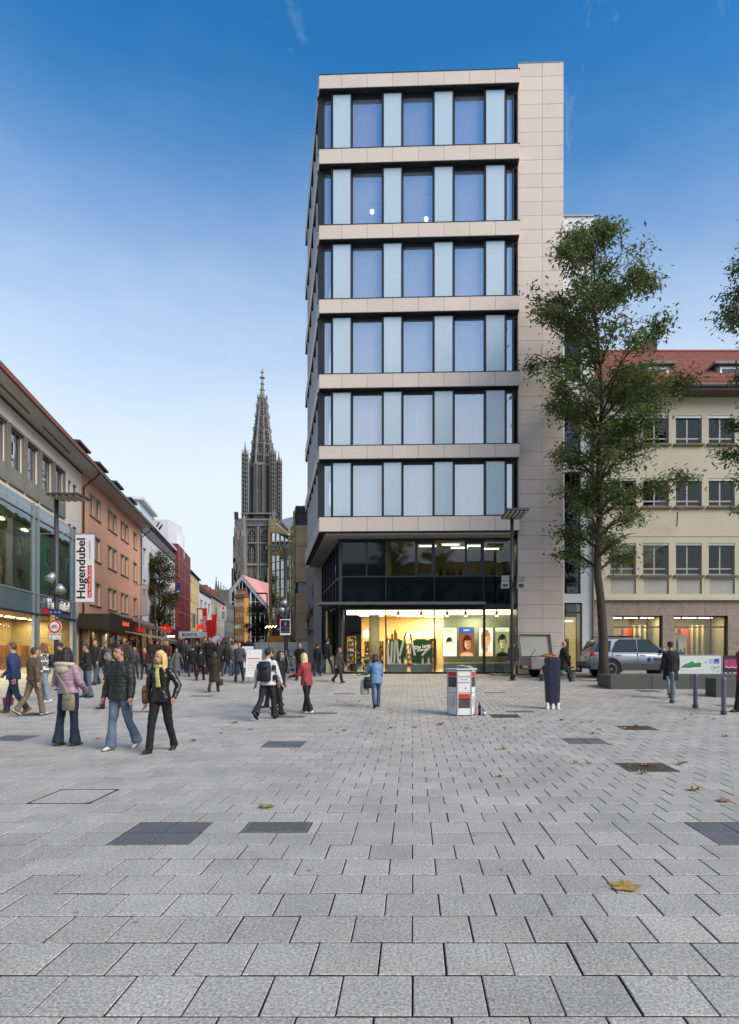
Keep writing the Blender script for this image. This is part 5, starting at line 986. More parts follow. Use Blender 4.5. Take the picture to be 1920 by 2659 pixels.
for i, (a, c, e, f) in enumerate(sh):
    w_ = window(fYB, a, c, e, f, t, M('bronze shop frame', '#4d4a40', .5, .3), pane=g_shop, n=-.08, rec=.2, w=.07, vert=(.72,), hor=(.80,), name='shop_window')
    b = MB(fYB); b.box(a - .3, c + .3, -3.0, -2.9, .6, f + .1, 0); b.box(a - .3, c + .3, -2.9, -.45, f + .02, f + .12, 1); b.box(a - .3, c + .3, -2.9, -.45, .55, .66, 1); b.box(a - .35, a - .3, -2.9, -.4, .6, f, 0); b.box(c + .3, c + .35, -2.9, -.4, .6, f, 0); b.build('shop_room', [M('olive shop wall', '#a59a72', .8, var=.1, scale=1.5), M('shop ceiling pale', '#cfc49a', .8)], t)
    for k_ in range(3): b = MB(fYB); b.box(a + .2 + k_ * .9, a + .85 + k_ * .9, -1.6, -1.3, f - .06, f - .01); b.build('shop_light', M('shop tube', (1, .88, .58), emit=4, var=0), t); area('shop_lamp_light', fYB.pt(a + .5 + k_ * .9, -1.45, f - .08), .6, .3, 11)
    b = MB(fYB); b.box(a + 1.2, a + 1.7, -2.4, -2.0, .66, 3.0); b.build('red_panel', M('brick red panel', '#a8442a', .7), t)
    for k_ in range(3): b = MB(fYB); b.box(a + 1.75 + k_ * .3, a + 1.85 + k_ * .3, -2.3, -1.9, .66, 3.2); b.build('column', M('pale post', '#b9ad80', .7), t)
    pw = (a + .15, a + 1.05) if i else (a + .1, a + 1.2); b = MB(fYB); b.box(pw[0], pw[1], -.95, -.92, 1.35, 2.65 if i else 2.5); po = b.build('poster', M('poster ivory', '#c9c2a4', .7, var=.05), t)
    b = MB(fYB); rz = random.Random(i); u_ = pw[0] + .06                 # a town view in ink blocks
    while u_ < pw[1] - .12:
        w2 = rz.uniform(.05, .12); b.box(u_, u_ + w2, -.915, -.91, 1.5, 1.5 + rz.uniform(.2, .5)); u_ += w2 + .01
    um_ = (pw[0] + pw[1]) / 2 - .08; b.prism([(um_ - .09, 1.9), (um_ - .07, 2.15), (um_, 2.55 if i else 2.3), (um_ + .07, 2.15), (um_ + .09, 1.9)], -.915, -.908, 'y'); b.build('print', M('poster ink', '#2e2c28', .8, var=.3, scale=20), po)
# roof with real tile rows and dormers
nr, nc = 16, 60; ang = math.atan2(3.9, 5.0); b = MB(fYB)
for r_ in range(nr):
    for c_ in range(nc):
        u_a, u_b = c_ * fYB.len / nc, (c_ + 1) * fYB.len / nc - .015; n_a, n_b = .8 - r_ * .36, .8 - (r_ + 1) * .36 - .03; z_a, z_b = ze + .34 + r_ * .28, ze + .34 + (r_ + 1) * .28 + .02
        b.add([fYB.pt(u_a, n_a, z_a + .05), fYB.pt(u_b, n_a, z_a + .05), fYB.pt(u_b, n_b, z_b), fYB.pt(u_a, n_b, z_b), fYB.pt(u_a, n_a, z_a), fYB.pt(u_b, n_a, z_a)], [(0, 1, 2, 3), (4, 5, 1, 0)])
rf = thing('dummy', 'x', 'x'); bpy.data.objects.remove(rf)
rbm = MB(fYB); rbm.prism([(.78, ze + .30), (-4.97, ze + .30 + 16 * .28), (-10, ze + .3)], 0, fYB.len, 'x'); rfo = rbm.build('roof', m_rtile, t)
tag(b.build('tiles', m_rtile, rfo, recalc=False), kind='stuff')
b = MB(fYB); b.tube([(0, -5, ze + 4.85), (fYB.len, -5, ze + 4.85)], .14, 8); b.build('ridge', m_rtile, rfo)
b = MB(fYB); b.tube([(0, .62, ze + .75), (fYB.len, .62, ze + .75)], .02, 6); b.tube([(0, .62, ze + .62), (fYB.len, .62, ze + .62)], .015, 6)
for i in range(30): b.tube([(i * fYB.len / 29, .62, ze + .4), (i * fYB.len / 29, .62, ze + .75)], .012, 5)
b.build('snow_guard', m_brown, rfo)
for px in (1708, 1897):
    c_ = uu(px, -1.0); za, zb_ = Z(1001, 34), Z(951, 34); b = MB(fYB); b.box(c_ - .75, c_ + .75, -4, -1.0, za - .1, zb_ + .05); dm = b.build('dormer', M('lead dormer cheek', '#63686a', .6, .2), t)
    b = MB(fYB); b.box(c_ - .95, c_ + .95, -4.2, -.75, zb_ + .05, zb_ + .2); b.build('dormer_roof', m_zinc, dm); window(fYB, c_ - .6, c_ + .6, za, zb_ - .05, dm, m_white, pane=g_side, n=-.99, rec=-.03, w=.12)
for px, d_y in ((1560, 0), (1590, 0)): pass
ch = MB(fYB); ch.box(4.5, 5.3, -5.6, -4.8, ze + 4, ze + 5.6); ch.build('chimney', m_tile, rfo)
b = MB(); q = P(1758, 1367, 32.8); b.tube([P(1760, 1330, 32.2), q], .035, 6); b.tube([P(1735, 1325, 32.3), P(1760, 1315, 32.0), P(1780, 1325, 32.2)], .02, 5); b.build('flag_bracket', m_steel, t)
# ---- narrow white building between the stone tower and the yellow one
dN = 31.2; fN = Fr((X(1455, dN), dN), (X(1544, dN) - .02, dN)); t = thing('narrow_white_house', 'narrow white building squeezed beside the stone stair wall', 'building', fN.pt(.7, -1, .7)); un = fN.u; zt_ = Z(563, dN)
us0, us1 = un(1466), un(1509)
hs = [(us0, us1, Z(1542, dN), Z(1225, dN)), (us0, us1, Z(1200, dN), Z(1045, dN)), (us0, us1, Z(990, dN), Z(820, dN)), (us0, un(1513), .66, Z(1565, dN))]
m_wn = M('bright white render', '#c9ccd0', .8, var=.03)
wall_holes(fN, 0, fN.len, .4, zt_, hs).build('wall', m_wn, t, recalc=False); body(fN, 0, fN.len, .4, zt_, 9, t, m_wn, back=2.6, room=M('dim stair room', '#5c5a4a', .9, var=.2))
for h in hs[:3]: window(fN, *h, t, m_dark, pane=g_mid, w=.07, rec=.16, hor=(.35,))
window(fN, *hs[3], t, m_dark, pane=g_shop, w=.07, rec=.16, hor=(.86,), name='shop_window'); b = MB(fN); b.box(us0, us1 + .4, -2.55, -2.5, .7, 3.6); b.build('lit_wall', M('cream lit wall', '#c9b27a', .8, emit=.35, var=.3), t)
b = MB(fN); b.box(us0 + .1, us1 - .1, -1.4, -1.2, 3.3, 3.36); b.build('shop_light', M('shop tube'), t); b = MB(fN); b.box(us0 + .15, us1 - .1, -2.0, -1.6, .7, 1.5, 0); b.box(us0 + .15, us1 - .1, -2.1, -2.0, .7, 2.4, 1); b.build('display', [M('red shelf goods', '#a83a2c', .7, var=.5, scale=12), M('mixed goods', '#b59a70', .7, var=.6, scale=10)], t)
piece('coping', fN, -.05, fN.len, -.5, .06, zt_, zt_ + .08, m_alu, t); b = MB(fN); b.tube([(fN.len - .06, .06, .7), (fN.len - .06, .06, ze)], .05, 8); b.build('downpipe', m_zinc, t)

# ------------------------------------------------------------------ the minster tower
DM = 350.0; sM = F / (DM + 8); cxm = X(681.7, DM + 8); m_st = M('weathered minster stone', '#5e5c59', .9, var=.34, scale=.22, streak=.4); m_st2 = M('pale minster stone', '#7b7772', .9, var=.28, scale=.3); m_void = M('dark lancet', '#15161a', .8, var=.1)
mz = lambda c: CZ + (CY - (930 + c / 3.6)) / sM; mw = lambda c: c / 3.6 / sM           # crop measures to metres
T = thing('minster_tower', 'tall dark gothic minster tower with openwork spire', 'church tower', (cxm, DM + 8, 3.3))
def mpt(x, y, z): return (cxm + x, DM + 8 + y, z)
# square lower tower
b = MB(); S = 8.6; b.box(cxm - S, cxm + S, DM + 8 - S, DM + 8 + S, 2, mz(1545)); core = b.build('tower_shaft', m_st, T)
def butt(x, y, w, steps, nm='buttress', mat=None):
    b = MB()
    for (za, zb_, k_) in steps: b.box(cxm + x - w * k_, cxm + x + w * k_, DM + 8 + y - w * k_, DM + 8 + y + w * k_, za, zb_); b.lathe([(w * k_ * 1.0, 0), (w * k_ * 1.15, .4), (w * k_ * .8, 1.4)], 4, (cxm + x, DM + 8 + y, zb_))
    return b.build(nm, mat or m_st, T)
for sx in (-1, 1):
    for sy in (-1, 1):
        butt(sx * 10.2, sy * 10.2, 2.4, [(2, mz(1900), 1.25), (mz(1900), mz(1700), 1.12), (mz(1700), mz(1560), 1.0)]); butt(sx * 12.3, sy * 8.2, 1.5, [(2, mz(1990), 1.7), (mz(1990), mz(1700), 1.25), (mz(1700), mz(1560), .8)]); butt(sx * 7.6, sy * 11.6, 1.1, [(2, mz(1990), 1.3), (mz(1990), mz(1650), 1.05), (mz(1650), mz(1540), .8)], mat=m_st2)
def arch(b, x0, x1, z0, z1, y, d, n=6):            # pointed opening outline, pushed in depth
    h = (x1 - x0) * .9; pts = [(x0, z0), (x1, z0), (x1, z1 - h)]
    for i in range(1, n): a = i / n; pts.append((x1 - (x1 - x0) / 2 * (a ** 1.6), z1 - h + h * math.sin(a * math.pi / 2)))
    pts.append(((x0 + x1) / 2, z1))
    for i in range(n - 1, 0, -1): a = i / n; pts.append((x0 + (x1 - x0) / 2 * (a ** 1.6), z1 - h + h * math.sin(a * math.pi / 2)))
    pts.append((x0, z1 - h)); b.prism([(cxm + p_[0], p_[1]) for p_ in pts], DM + 8 + y, DM + 8 + y + d, 'y')
for x_ in (-3.9, 3.9):
    for (za, zb_) in ((mz(1930), mz(1770)), (mz(1755), mz(1635))):
        b = MB(); arch(b, x_ - 2.2, x_ + 2.2, za, zb_, -S - .05, .3); lw = b.build('lancet', m_void, core)
        b = MB(); b.box(cxm + x_ - .2, cxm + x_ + .2, DM + 8 - S - .5, DM + 8 - S - .05, za, zb_ - 1)
        for q in (-1.1, 1.1): b.box(cxm + x_ + q - .1, cxm + x_ + q + .1, DM + 8 - S - .4, DM + 8 - S - .05, za, zb_ - 2)
        for zz_ in range(3): b.box(cxm + x_ - 2.1, cxm + x_ + 2.1, DM + 8 - S - .35, DM + 8 - S - .05, za + zz_ * (zb_ - za) / 3.5, za + zz_ * (zb_ - za) / 3.5 + .18)
        b.build('mullion', m_st2, lw)
for x_ in (-7.6, -6.6, -1.0, 0, 1.0, 6.6, 7.6):
    b = MB(); w_ = .5 if x_ else .9; b.box(cxm + x_ - w_, cxm + x_ + w_, DM + 8 - S - 1.0, DM + 8 - S - .02, 3, mz(1560)); b.build('shaft_rib', m_st2 if abs(x_) in (0, 7.6) else m_st, core)
for c_, h_ in ((1960, 1.2), (1760, .7), (1600, 1.0), (1548, .8), (1490, .6)):
    b = MB(); b.box(cxm - S - 1.2, cxm + S + 1.2, DM + 8 - S - 1.2, DM + 8 + S + 1.2, mz(c_), mz(c_) + h_); b.build('string_course', m_st2, core)
b = MB()                                           # parapet tracery of the square tower
for i in range(18):
    x_ = -S - .8 + i * (2 * S + 1.6) / 17; b.box(cxm + x_ - .18, cxm + x_ + .18, DM + 8 - S - 1.3, DM + 8 - S - .9, mz(1600), mz(1550))
    b.tube([mpt(x_, -S - 1.1, mz(1598)), mpt(x_ + .5, -S - 1.1, mz(1570)), mpt(x_, -S - 1.1, mz(1552))], .14, 5); b.tube([mpt(x_, -S - 1.1, mz(1598)), mpt(x_ - .5, -S - 1.1, mz(1570)), mpt(x_, -S - 1.1, mz(1552))], .14, 5)
b.build('parapet', m_st, T)
for i in range(6):                                 # blind gables at the foot
    x_ = -7.0 + i * 2.8; b = MB(); b.tube([mpt(x_ - 1.4, -S - 1.3, mz(2110)), mpt(x_, -S - 1.3, mz(2020)), mpt(x_ + 1.4, -S - 1.3, mz(2110))], .25, 5); b.tube([mpt(x_, -S - 1.3, mz(2020)), mpt(x_, -S - 1.3, mz(1990))], [.2, .05], 5); b.build('blind_gable', m_st2, core)
    b = MB(); arch(b, x_ - 1.0, x_ + 1.0, mz(2160), mz(2055), -S - .06, .2); b.build('blind_arch', m_void, core)
# stone coursing and small set-offs on the visible corner piers
rq = random.Random(6)
for sx in (-1, 1):
    for i in range(16):
        z_ = rq.uniform(mz(2150), mz(1580)); x_ = sx * rq.uniform(8.5, 13.4); b = MB(); h_ = rq.uniform(2, 7); w_ = rq.uniform(.15, .5); b.box(cxm + x_ - w_, cxm + x_ + w_, DM + 8 - 13.2, DM + 8 - 12.0, z_, z_ + h_); b.build('pier_shaft', m_st2 if i % 2 else m_st, T)
# octagon with tall slit windows
RO = 6.3; zo0, zo1 = mz(1500), mz(1020); b = MB()
def octo(r, z, a0=math.pi / 8): return [Vector(mpt(r * math.cos(a0 + i * math.pi / 4), r * math.sin(a0 + i * math.pi / 4), z)) for i in range(8)]
for i in range(8):                                 # eight corner piers with open bays between
    a = math.pi / 8 + i * math.pi / 4; x_, y_ = RO * math.cos(a), RO * math.sin(a); ta = a
    c, s = math.cos(ta), math.sin(ta); pr = [(-.9, -1.25), (.9, -1.25), (.9, 1.25), (-.9, 1.25)]
    b.prism([mpt(x_ + p_ * c - q * s, y_ + p_ * s + q * c, 0)[:2] for p_, q in pr], zo0, zo1, 'z')
b.build('octagon_pier', m_st, T)
b = MB(); rr = [octo(RO + .9, z_) for z_ in (zo1 - .6, zo1 + .8)]; b.loft(rr)
b.loft([octo(RO + .9, z_) for z_ in (zo0 - 3, zo0)]); b.build('octagon_ring', m_st2, T)
for i in range(8):                                 # side bays closed, front and back bays left open to the sky
    a = i * math.pi / 4; r_ = RO * .924; tx, ty = -math.sin(a), math.cos(a); fx, fy = math.cos(a), math.sin(a)
    if i in (2, 6):
        b = MB()
        for o_ in (-1.55, -.5, .5, 1.55): w2 = .22; b.box(cxm + fx * r_ + tx * o_ - w2, cxm + fx * r_ + tx * o_ + w2, DM + 8 + fy * r_ - .25, DM + 8 + fy * r_ + .25, zo0, zo1)
        b.box(cxm - 2.2, cxm - .55, DM + 8 + fy * r_ - .2, DM + 8 + fy * r_ + .2, zo0, zo1 - 2); b.box(cxm + .55, cxm + 2.2, DM + 8 + fy * r_ - .2, DM + 8 + fy * r_ + .2, zo0, zo1 - 2)
        b.box(cxm - .6, cxm + .6, DM + 8 + fy * r_ - .2, DM + 8 + fy * r_ + .2, zo1 - 8, zo1); b.box(cxm - .6, cxm + .6, DM + 8 + fy * r_ - .2, DM + 8 + fy * r_ + .2, mz(1275), mz(1262)); b.box(cxm - .1, cxm + .1, DM + 8 + fy * r_ - .2, DM + 8 + fy * r_ + .2, zo0, zo1)
        b.build('bay_tracery', m_st, T)
    else:
        b = MB(); pts = [(-2.3, -.2), (2.3, -.2), (2.3, .2), (-2.3, .2)]; b.prism([mpt(fx * r_ + tx * p_ + fx * q, fy * r_ + ty * p_ + fy * q, 0)[:2] for p_, q in pts], zo0, zo1, 'z'); b.build('bay_wall', m_void if i in (1, 3, 5, 7) else m_st, T)
for x_ in (-1.3, 1.3): b = MB(); arch(b, x_ - .5, x_ + .5, mz(1440), mz(1280), -RO * .924 - .28, .1); b.build('slit', m_void, T); b = MB(); arch(b, x_ - .5, x_ + .5, mz(1255), mz(1080), -RO * .924 - .28, .1); b.build('slit', m_void, T)
# four open stair turrets
for sx in (-1, 1):
    for sy in (-1, 1):
        c0 = (sx * 7.9, sy * 7.9); b = MB(); zt0, zt1 = mz(1540), mz(950)
        for i in range(8):
            a = i * math.pi / 4; x_, y_ = c0[0] + 1.75 * math.cos(a), c0[1] + 1.75 * math.sin(a); b.tube([mpt(x_, y_, zt0), mpt(x_, y_, zt1), mpt(x_, y_, zt1 + 3.5)], [.36, .3, .06], 5)
        n = 15
        for i in range(n + 1): z_ = zt0 + (zt1 - zt0) * i / n; b.lathe([(1.7, 0), (2.05, 0), (2.05, .45), (1.7, .45)], 8, mpt(c0[0], c0[1], z_))
        b.lathe([(.75, zt0), (.7, zt1)], 8, mpt(c0[0], c0[1], 0)); b.lathe([(1.2, 0), (.9, 1.5), (.12, 6.5), (.35, 6.8), (.05, 7.6)], 8, mpt(c0[0], c0[1], zt1)); b.build('stair_turret', m_st, T)
# spire: ribs, rings, tracery, crockets
LV = [(mz(1020), 6.6), (mz(930), 6.1), (mz(820), 5.4), (mz(690), 4.45), (mz(560), 3.45), (mz(465), 2.75), (mz(385), 2.1)]
b = MB()
for i in range(8):
    a = math.pi / 8 + i * math.pi / 4; b.tube([mpt(r_ * math.cos(a), r_ * math.sin(a), z_) for z_, r_ in LV], [.7, .66, .62, .58, .5, .45, .42], 6)
b.build('spire_rib', m_st2, T)
b = MB()
for z_, r_ in LV: b.loft([octo(r_ + .35, z_ - .3), octo(r_ + .55, z_), octo(r_ + .35, z_ + .35)])
for z_, r_ in LV:
    hole = None
tag(b.build('spire_ring', m_st2, T), kind='stuff')
b = MB()
for (z0_, r0), (z1_, r1) in zip(LV, LV[1:]):
    for i in range(8):
        a, c = math.pi / 8 + i * math.pi / 4, math.pi / 8 + (i + 1) * math.pi / 4; A0 = Vector(mpt(r0 * math.cos(a), r0 * math.sin(a), z0_)); A1 = Vector(mpt(r1 * math.cos(a), r1 * math.sin(a), z1_)); C0 = Vector(mpt(r0 * math.cos(c), r0 * math.sin(c), z0_)); C1 = Vector(mpt(r1 * math.cos(c), r1 * math.sin(c), z1_))
        q = lambda s, t_: (A0.lerp(C0, s)).lerp(A1.lerp(C1, s), t_)
        for s in (.33, .67): b.tube([q(s, 0), q(s, 1)], .19, 4)
        for k_ in range(3):
            t0, t1 = k_ / 3, (k_ + 1) / 3; b.tube([q(0, t0), q(.5, t1)], .15, 4); b.tube([q(1, t0), q(.5, t1)], .15, 4); b.tube([q(0, t1), q(.5, (t0 + t1) / 2)], .13, 4); b.tube([q(1, t1), q(.5, (t0 + t1) / 2)], .13, 4)
tag(b.build('spire_tracery', m_st, T), kind='stuff')
b = MB(); b.tube([mpt(0, 0, LV[0][0]), mpt(0, 0, LV[-1][0])], [3.4, 1.1], 8); b.build('spire_core', m_st, T)
b = MB()
for z_, r_ in LV[1:]:
    for i in range(8): a = math.pi / 8 + i * math.pi / 4; b.tube([mpt((r_ + .5) * math.cos(a), (r_ + .5) * math.sin(a), z_ - .4), mpt((r_ + .75) * math.cos(a), (r_ + .75) * math.sin(a), z_ + 1.0), mpt((r_ + .75) * math.cos(a), (r_ + .75) * math.sin(a), z_ + 2.8)], [.22, .3, .05], 5)
for (z0_, r0), (z1_, r1) in zip(LV, LV[1:]):
    for k_ in range(1, 4):
        z_, r_ = z0_ + (z1_ - z0_) * k_ / 4, r0 + (r1 - r0) * k_ / 4
        for i in range(8): a = math.pi / 8 + i * math.pi / 4; b.ell(mpt((r_ + .6) * math.cos(a), (r_ + .6) * math.sin(a), z_), (.32, .32, .3), 6, 4)
tag(b.build('crocket', m_st, T), kind='stuff')
b = MB(); b.lathe([(2.1, mz(385)), (2.35, mz(378)), (2.1, mz(372)), (1.45, mz(365)), (1.1, mz(305)), (1.6, mz(300)), (1.5, mz(296)), (.95, mz(292)), (.75, mz(248)), (1.25, mz(244)), (1.2, mz(238)), (.65, mz(234)), (.5, mz(192)), (1.55, mz(186)), (1.5, mz(180)), (.45, mz(176)), (.35, mz(146)), (.3, mz(112)), (.45, mz(106)), (.05, mz(100))], 8, mpt(0, 0, 0)); b.box(cxm - 1.05, cxm + 1.05, DM + 7.7, DM + 8.3, mz(139), mz(131)); b.box(cxm - .3, cxm + .3, DM + 6.95, DM + 9.05, mz(139), mz(131)); b.build('finial', m_st2, T)
for sx, cc in ((-1, 1470), (1, 1480)):
    b = MB(); b.box(cxm + sx * 12.2 - .9, cxm + sx * 12.2 + .9, DM + 8 - 11.5, DM + 8 - 9.5, mz(1545), mz(1478)); b.build('scaffold_box', m_dark, T)
# ------------------------------------------------------------------ trees
def leaf_mat(name, greens, autumn, frac):
    if name in MATS: return MATS[name]
    m = bpy.data.materials.new(name); m.use_nodes = True; nt = m.node_tree; N = nt.nodes.new; L = nt.links.new; b = nt.nodes['Principled BSDF']
    ge = N('ShaderNodeNewGeometry'); cr = N('ShaderNodeValToRGB'); cr.color_ramp.interpolation = 'LINEAR'; e = cr.color_ramp.elements
    e[0].position = 0; e[0].color = (*greens[0], 1); e[1].position = 1; e[1].color = (*autumn[1], 1)
    for p_, c_ in ((.35, greens[1]), (1 - frac, greens[2]), (1 - frac * .55, autumn[0])): q = e.new(p_); q.color = (*c_, 1)
    L(ge.outputs['Random Per Island'], cr.inputs[0]); L(cr.outputs[0], b.inputs['Base Color'])
    b.inputs['Roughness'].default_value = .5; b.inputs['Specular IOR Level'].default_value = .35
    tr = N('ShaderNodeBsdfTranslucent'); L(cr.outputs[0], tr.inputs[0]); mx = N('ShaderNodeMixShader'); mx.inputs[0].default_value = .42
    out = nt.nodes['Material Output']; L(b.outputs[0], mx.inputs[1]); L(tr.outputs[0], mx.inputs[2]); L(mx.outputs[0], out.inputs[0]); MATS[name] = m; return m
m_leaf = leaf_mat('tree leaf', ((.075, .115, .04), (.12, .17, .058), (.175, .22, .085)), ((.26, .22, .06), (.26, .15, .05)), .12)
m_leaf2 = leaf_mat('street tree leaf', ((.04, .06, .015), (.065, .09, .022), (.11, .12, .03)), ((.19, .13, .03), (.18, .08, .02)), .25)
m_bark = M('furrowed bark', '#40362c', .9, var=.3, scale=5, streak=.12, bump=.9, bscale=14)
def tree(name, label, base, trunk, r0, prof, nlimb, leaves, lsize, mat, seed, z_first, spread=.42, droop=.5):
    """trunk: list of (dx, dz); prof: list of (z, left, right) reach of the crown"""
    rg = random.Random(seed); t = thing(name, label, 'tree', base, world=False); top = trunk[-1][1]
    def ax(z):
        for (x0, z0), (x1, z1) in zip(trunk, trunk[1:]):
            if z <= z1: k = (z - z0) / (z1 - z0); return x0 + (x1 - x0) * k
        return trunk[-1][0]
    def reach(z, a):
        if z <= prof[0][0]: l, r = prof[0][1:]
        elif z >= prof[-1][0]: l, r = prof[-1][1:]
        else:
            for (z0, l0, r0_), (z1, l1, r1) in zip(prof, prof[1:]):
                if z0 <= z <= z1: k = (z - z0) / (z1 - z0); l, r = l0 + (l1 - l0) * k, r0_ + (r1 - r0_) * k; break
        c = math.cos(a); m_ = (l + r) / 2; return (r if c > 0 else l) * abs(c) + m_ * (1 - abs(c)) * .9
    tb = MB(); n = 22; pts = []; rad = []
    for i in range(n + 1): z = top * i / n; pts.append((ax(z) + .05 * math.sin(z * 1.1), .06 * math.sin(z * .8 + 1), z)); rad.append(max(.02, r0 * (1 - .93 * (z / top) ** .85) * (1.25 if i == 0 else 1)))
    tb.tube(pts, rad, 12); tb.build('trunk', m_bark, t, smooth=True)
    lb = MB(); cl = []
    for i in range(nlimb):
        f = (i + rg.random() * .8) / nlimb; zt = z_first + (top - z_first) * f ** .92; a = i * 2.4 + rg.uniform(-.5, .5)
        zs = max(z_first * .75, zt - reach(zt, a) * rg.uniform(.25, .6)); R_ = reach(zt, a) * rg.uniform(.78, 1.0); x0 = ax(zs)
        p0 = Vector((x0, 0, zs)); p3 = Vector((ax(zt) + R_ * math.cos(a), R_ * math.sin(a), zt)); p1 = p0.lerp(p3, .4) + Vector((0, 0, .12 * R_)); p2 = p0.lerp(p3, .75) + Vector((rg.uniform(-.2, .2), rg.uniform(-.2, .2), .10 * R_))
        rb = max(.025, r0 * .33 * (1 - .7 * f)); lb.tube([p0, p1, p2, p3], [rb, rb * .7, rb * .42, .012], 6)
        path = lambda s: (p0.lerp(p1, s / .4) if s < .4 else p1.lerp(p2, (s - .4) / .35) if s < .75 else p2.lerp(p3, (s - .75) / .25))
        m_ = max(4, int(R_ * 4.2))
        for j in range(m_):
            s = .22 + .78 * (j + rg.random()) / m_; q = path(s); side = Vector((-math.sin(a), math.cos(a), 0)) * rg.uniform(-1, 1) + Vector((math.cos(a), math.sin(a), 0)) * rg.uniform(.0, .6) + Vector((0, 0, rg.uniform(-.25, .5)))
            tip = q + side * (spread * 1.5) * rg.uniform(.5, 1.3) * (.55 + .45 * min(1, R_ / 3)); lb.tube([q, q.lerp(tip, .5) + Vector((0, 0, .05)), tip], [.014, .01, .005], 4, cap=False); cl.append((tip, q))
        cl.append((p3, p2))
    for z in [top - .2, top - .7, top - 1.2]: cl.append((Vector((ax(z) + rg.uniform(-.2, .2), rg.uniform(-.2, .2), z)), Vector((ax(z), 0, z - .5))))
    cl = [c for c in cl if noise.noise((c[0] + Vector((seed * 3.7, 0, 0))) * .55) > -.08]
    br = lb.build('branches', m_bark, t, recalc=False)
    vv = []; ff = []; per = max(1, leaves // len(cl))
    for tip, q in cl:
        sz = rg.uniform(.7, 1.25); k_ = int(per * rg.uniform(.45, 1.55))
        for _ in range(k_):
            c = q.lerp(tip, rg.uniform(.3, 1.15)) + Vector((rg.gauss(0, spread * .55), rg.gauss(0, spread * .55), rg.gauss(-.05, spread * .42))) * sz
            a = rg.uniform(0, 6.283); dn = -droop + rg.uniform(-.5, .6); d = Vector((math.cos(a), math.sin(a), dn)).normalized(); l = lsize * rg.uniform(.65, 1.25)
            w = d.cross(Vector((rg.uniform(-.6, .6), rg.uniform(-.6, .6), 1))).normalized() * l * .19; up = w.cross(d).normalized() * l * .06; b0 = len(vv)
            vv += [c, c + d * l * .45 + w + up, c + d * l, c + d * l * .45 - w + up]; ff += [(b0, b0 + 1, b0 + 2), (b0, b0 + 2, b0 + 3)]
    me = bpy.data.meshes.new('crown'); me.from_pydata([tuple(v) for v in vv], [], ff); me.materials.append(mat); o = bpy.data.objects.new('crown', me); COL.objects.link(o); par(o, t); tag(o, kind='stuff')
    return t
dT = 26.4; sT = F / dT / 1.1722; zT = lambda y: CZ + (1441.8 - y) / sT - g(dT)
PR = [(1295, -40, 65), (1285, -20, 70), (1230, 80, 70), (1185, 95, 145), (1150, 70, 100), (1110, 60, 95), (1085, 85, 200), (1050, 130, 220), (1000, 110, 215), (950, 85, 200), (900, 80, 190), (870, 175, 205), (830, 205, 220), (780, 175, 210), (720, 165, 145), (680, 150, 135), (600, 145, 125), (560, 110, 75), (530, 90, 40), (490, 60, 12)]
big = tree('plane_tree', 'tall slender leafy tree in front of the yellow house', (X(1568, dT), dT, g(dT)), [(0, 0), (-.1, 3.5), (-.28, 5.0), (-.2, 8), (-.1, 12), (-.25, 15), (-.55, zT(495))], .225, [(zT(y), max(.2, l / sT), max(.2, r / sT)) for y, l, r in PR], 70, 36000, .215, m_leaf, 5, zT(1235), spread=.47)
def copy_tree(o, loc, label, rz=0., sc_=1.):
    r = o.copy(); COL.objects.link(r); r.location = loc; r.rotation_euler = (0, 0, rz); r.scale = (sc_,) * 3; r['label'] = label
    for ch in list(o.children):
        c = ch.copy(); COL.objects.link(c); c.parent = r
    return r
d2 = 25.0; s2 = F / d2 / 1.1722; z2 = lambda y: CZ + (1441.8 - y) / s2 - g(d2)
tree('plane_tree', 'second leafy tree at the picture edge, mostly cut off', (X(2015, d2), d2, g(d2)), [(0, 0), (.1, 5), (0, 12), (-.1, 19.5)], .26, [(z2(1130), 1.2, 1.2), (z2(1070), 2.2, 2.5), (z2(1000), 2.7, 3), (z2(930), 2.0, 3), (z2(880), 1.2, 3), (z2(740), 1.9, 3), (z2(640), 2.35, 2.5), (z2(570), 1.7, 2), (z2(500), .6, .6)], 52, 21000, .215, m_leaf, 12, z2(1130), spread=.47)
tree('street_tree', 'broad green street tree beside the orange building', (X(412, 66), 66, g(66)), [(0, 0), (.1, 3), (0, 11.8)], .2, [(3.4, .7, .9), (5, 1.9, 2.0), (7.0, 2.3, 2.3), (9, 2.2, 1.9), (10.6, 1.5, 1.2), (12.0, .5, .4)], 40, 12000, .30, m_leaf2, 21, 3.8, spread=.62)
tree('street_tree', 'distant street tree in front of the glass gable', (X(672, 110), 110, g(110)), [(0, 0), (.1, 2), (0, 8.6)], .2, [(2.6, 1.2, 1.2), (4, 2.5, 2.4), (6, 2.7, 2.6), (8.8, 1.2, 1.0)], 34, 6500, .36, m_leaf2, 33, 3.0, spread=.6)
copy_tree(big, (-5.5, -17, 0), 'tall leafy tree mirrored in first floor glass, the bushier one', 1.0, .95); copy_tree(big, (-.5, -26, 0), 'tall leafy tree mirrored in first floor glass, farther back', 2.6, .9)
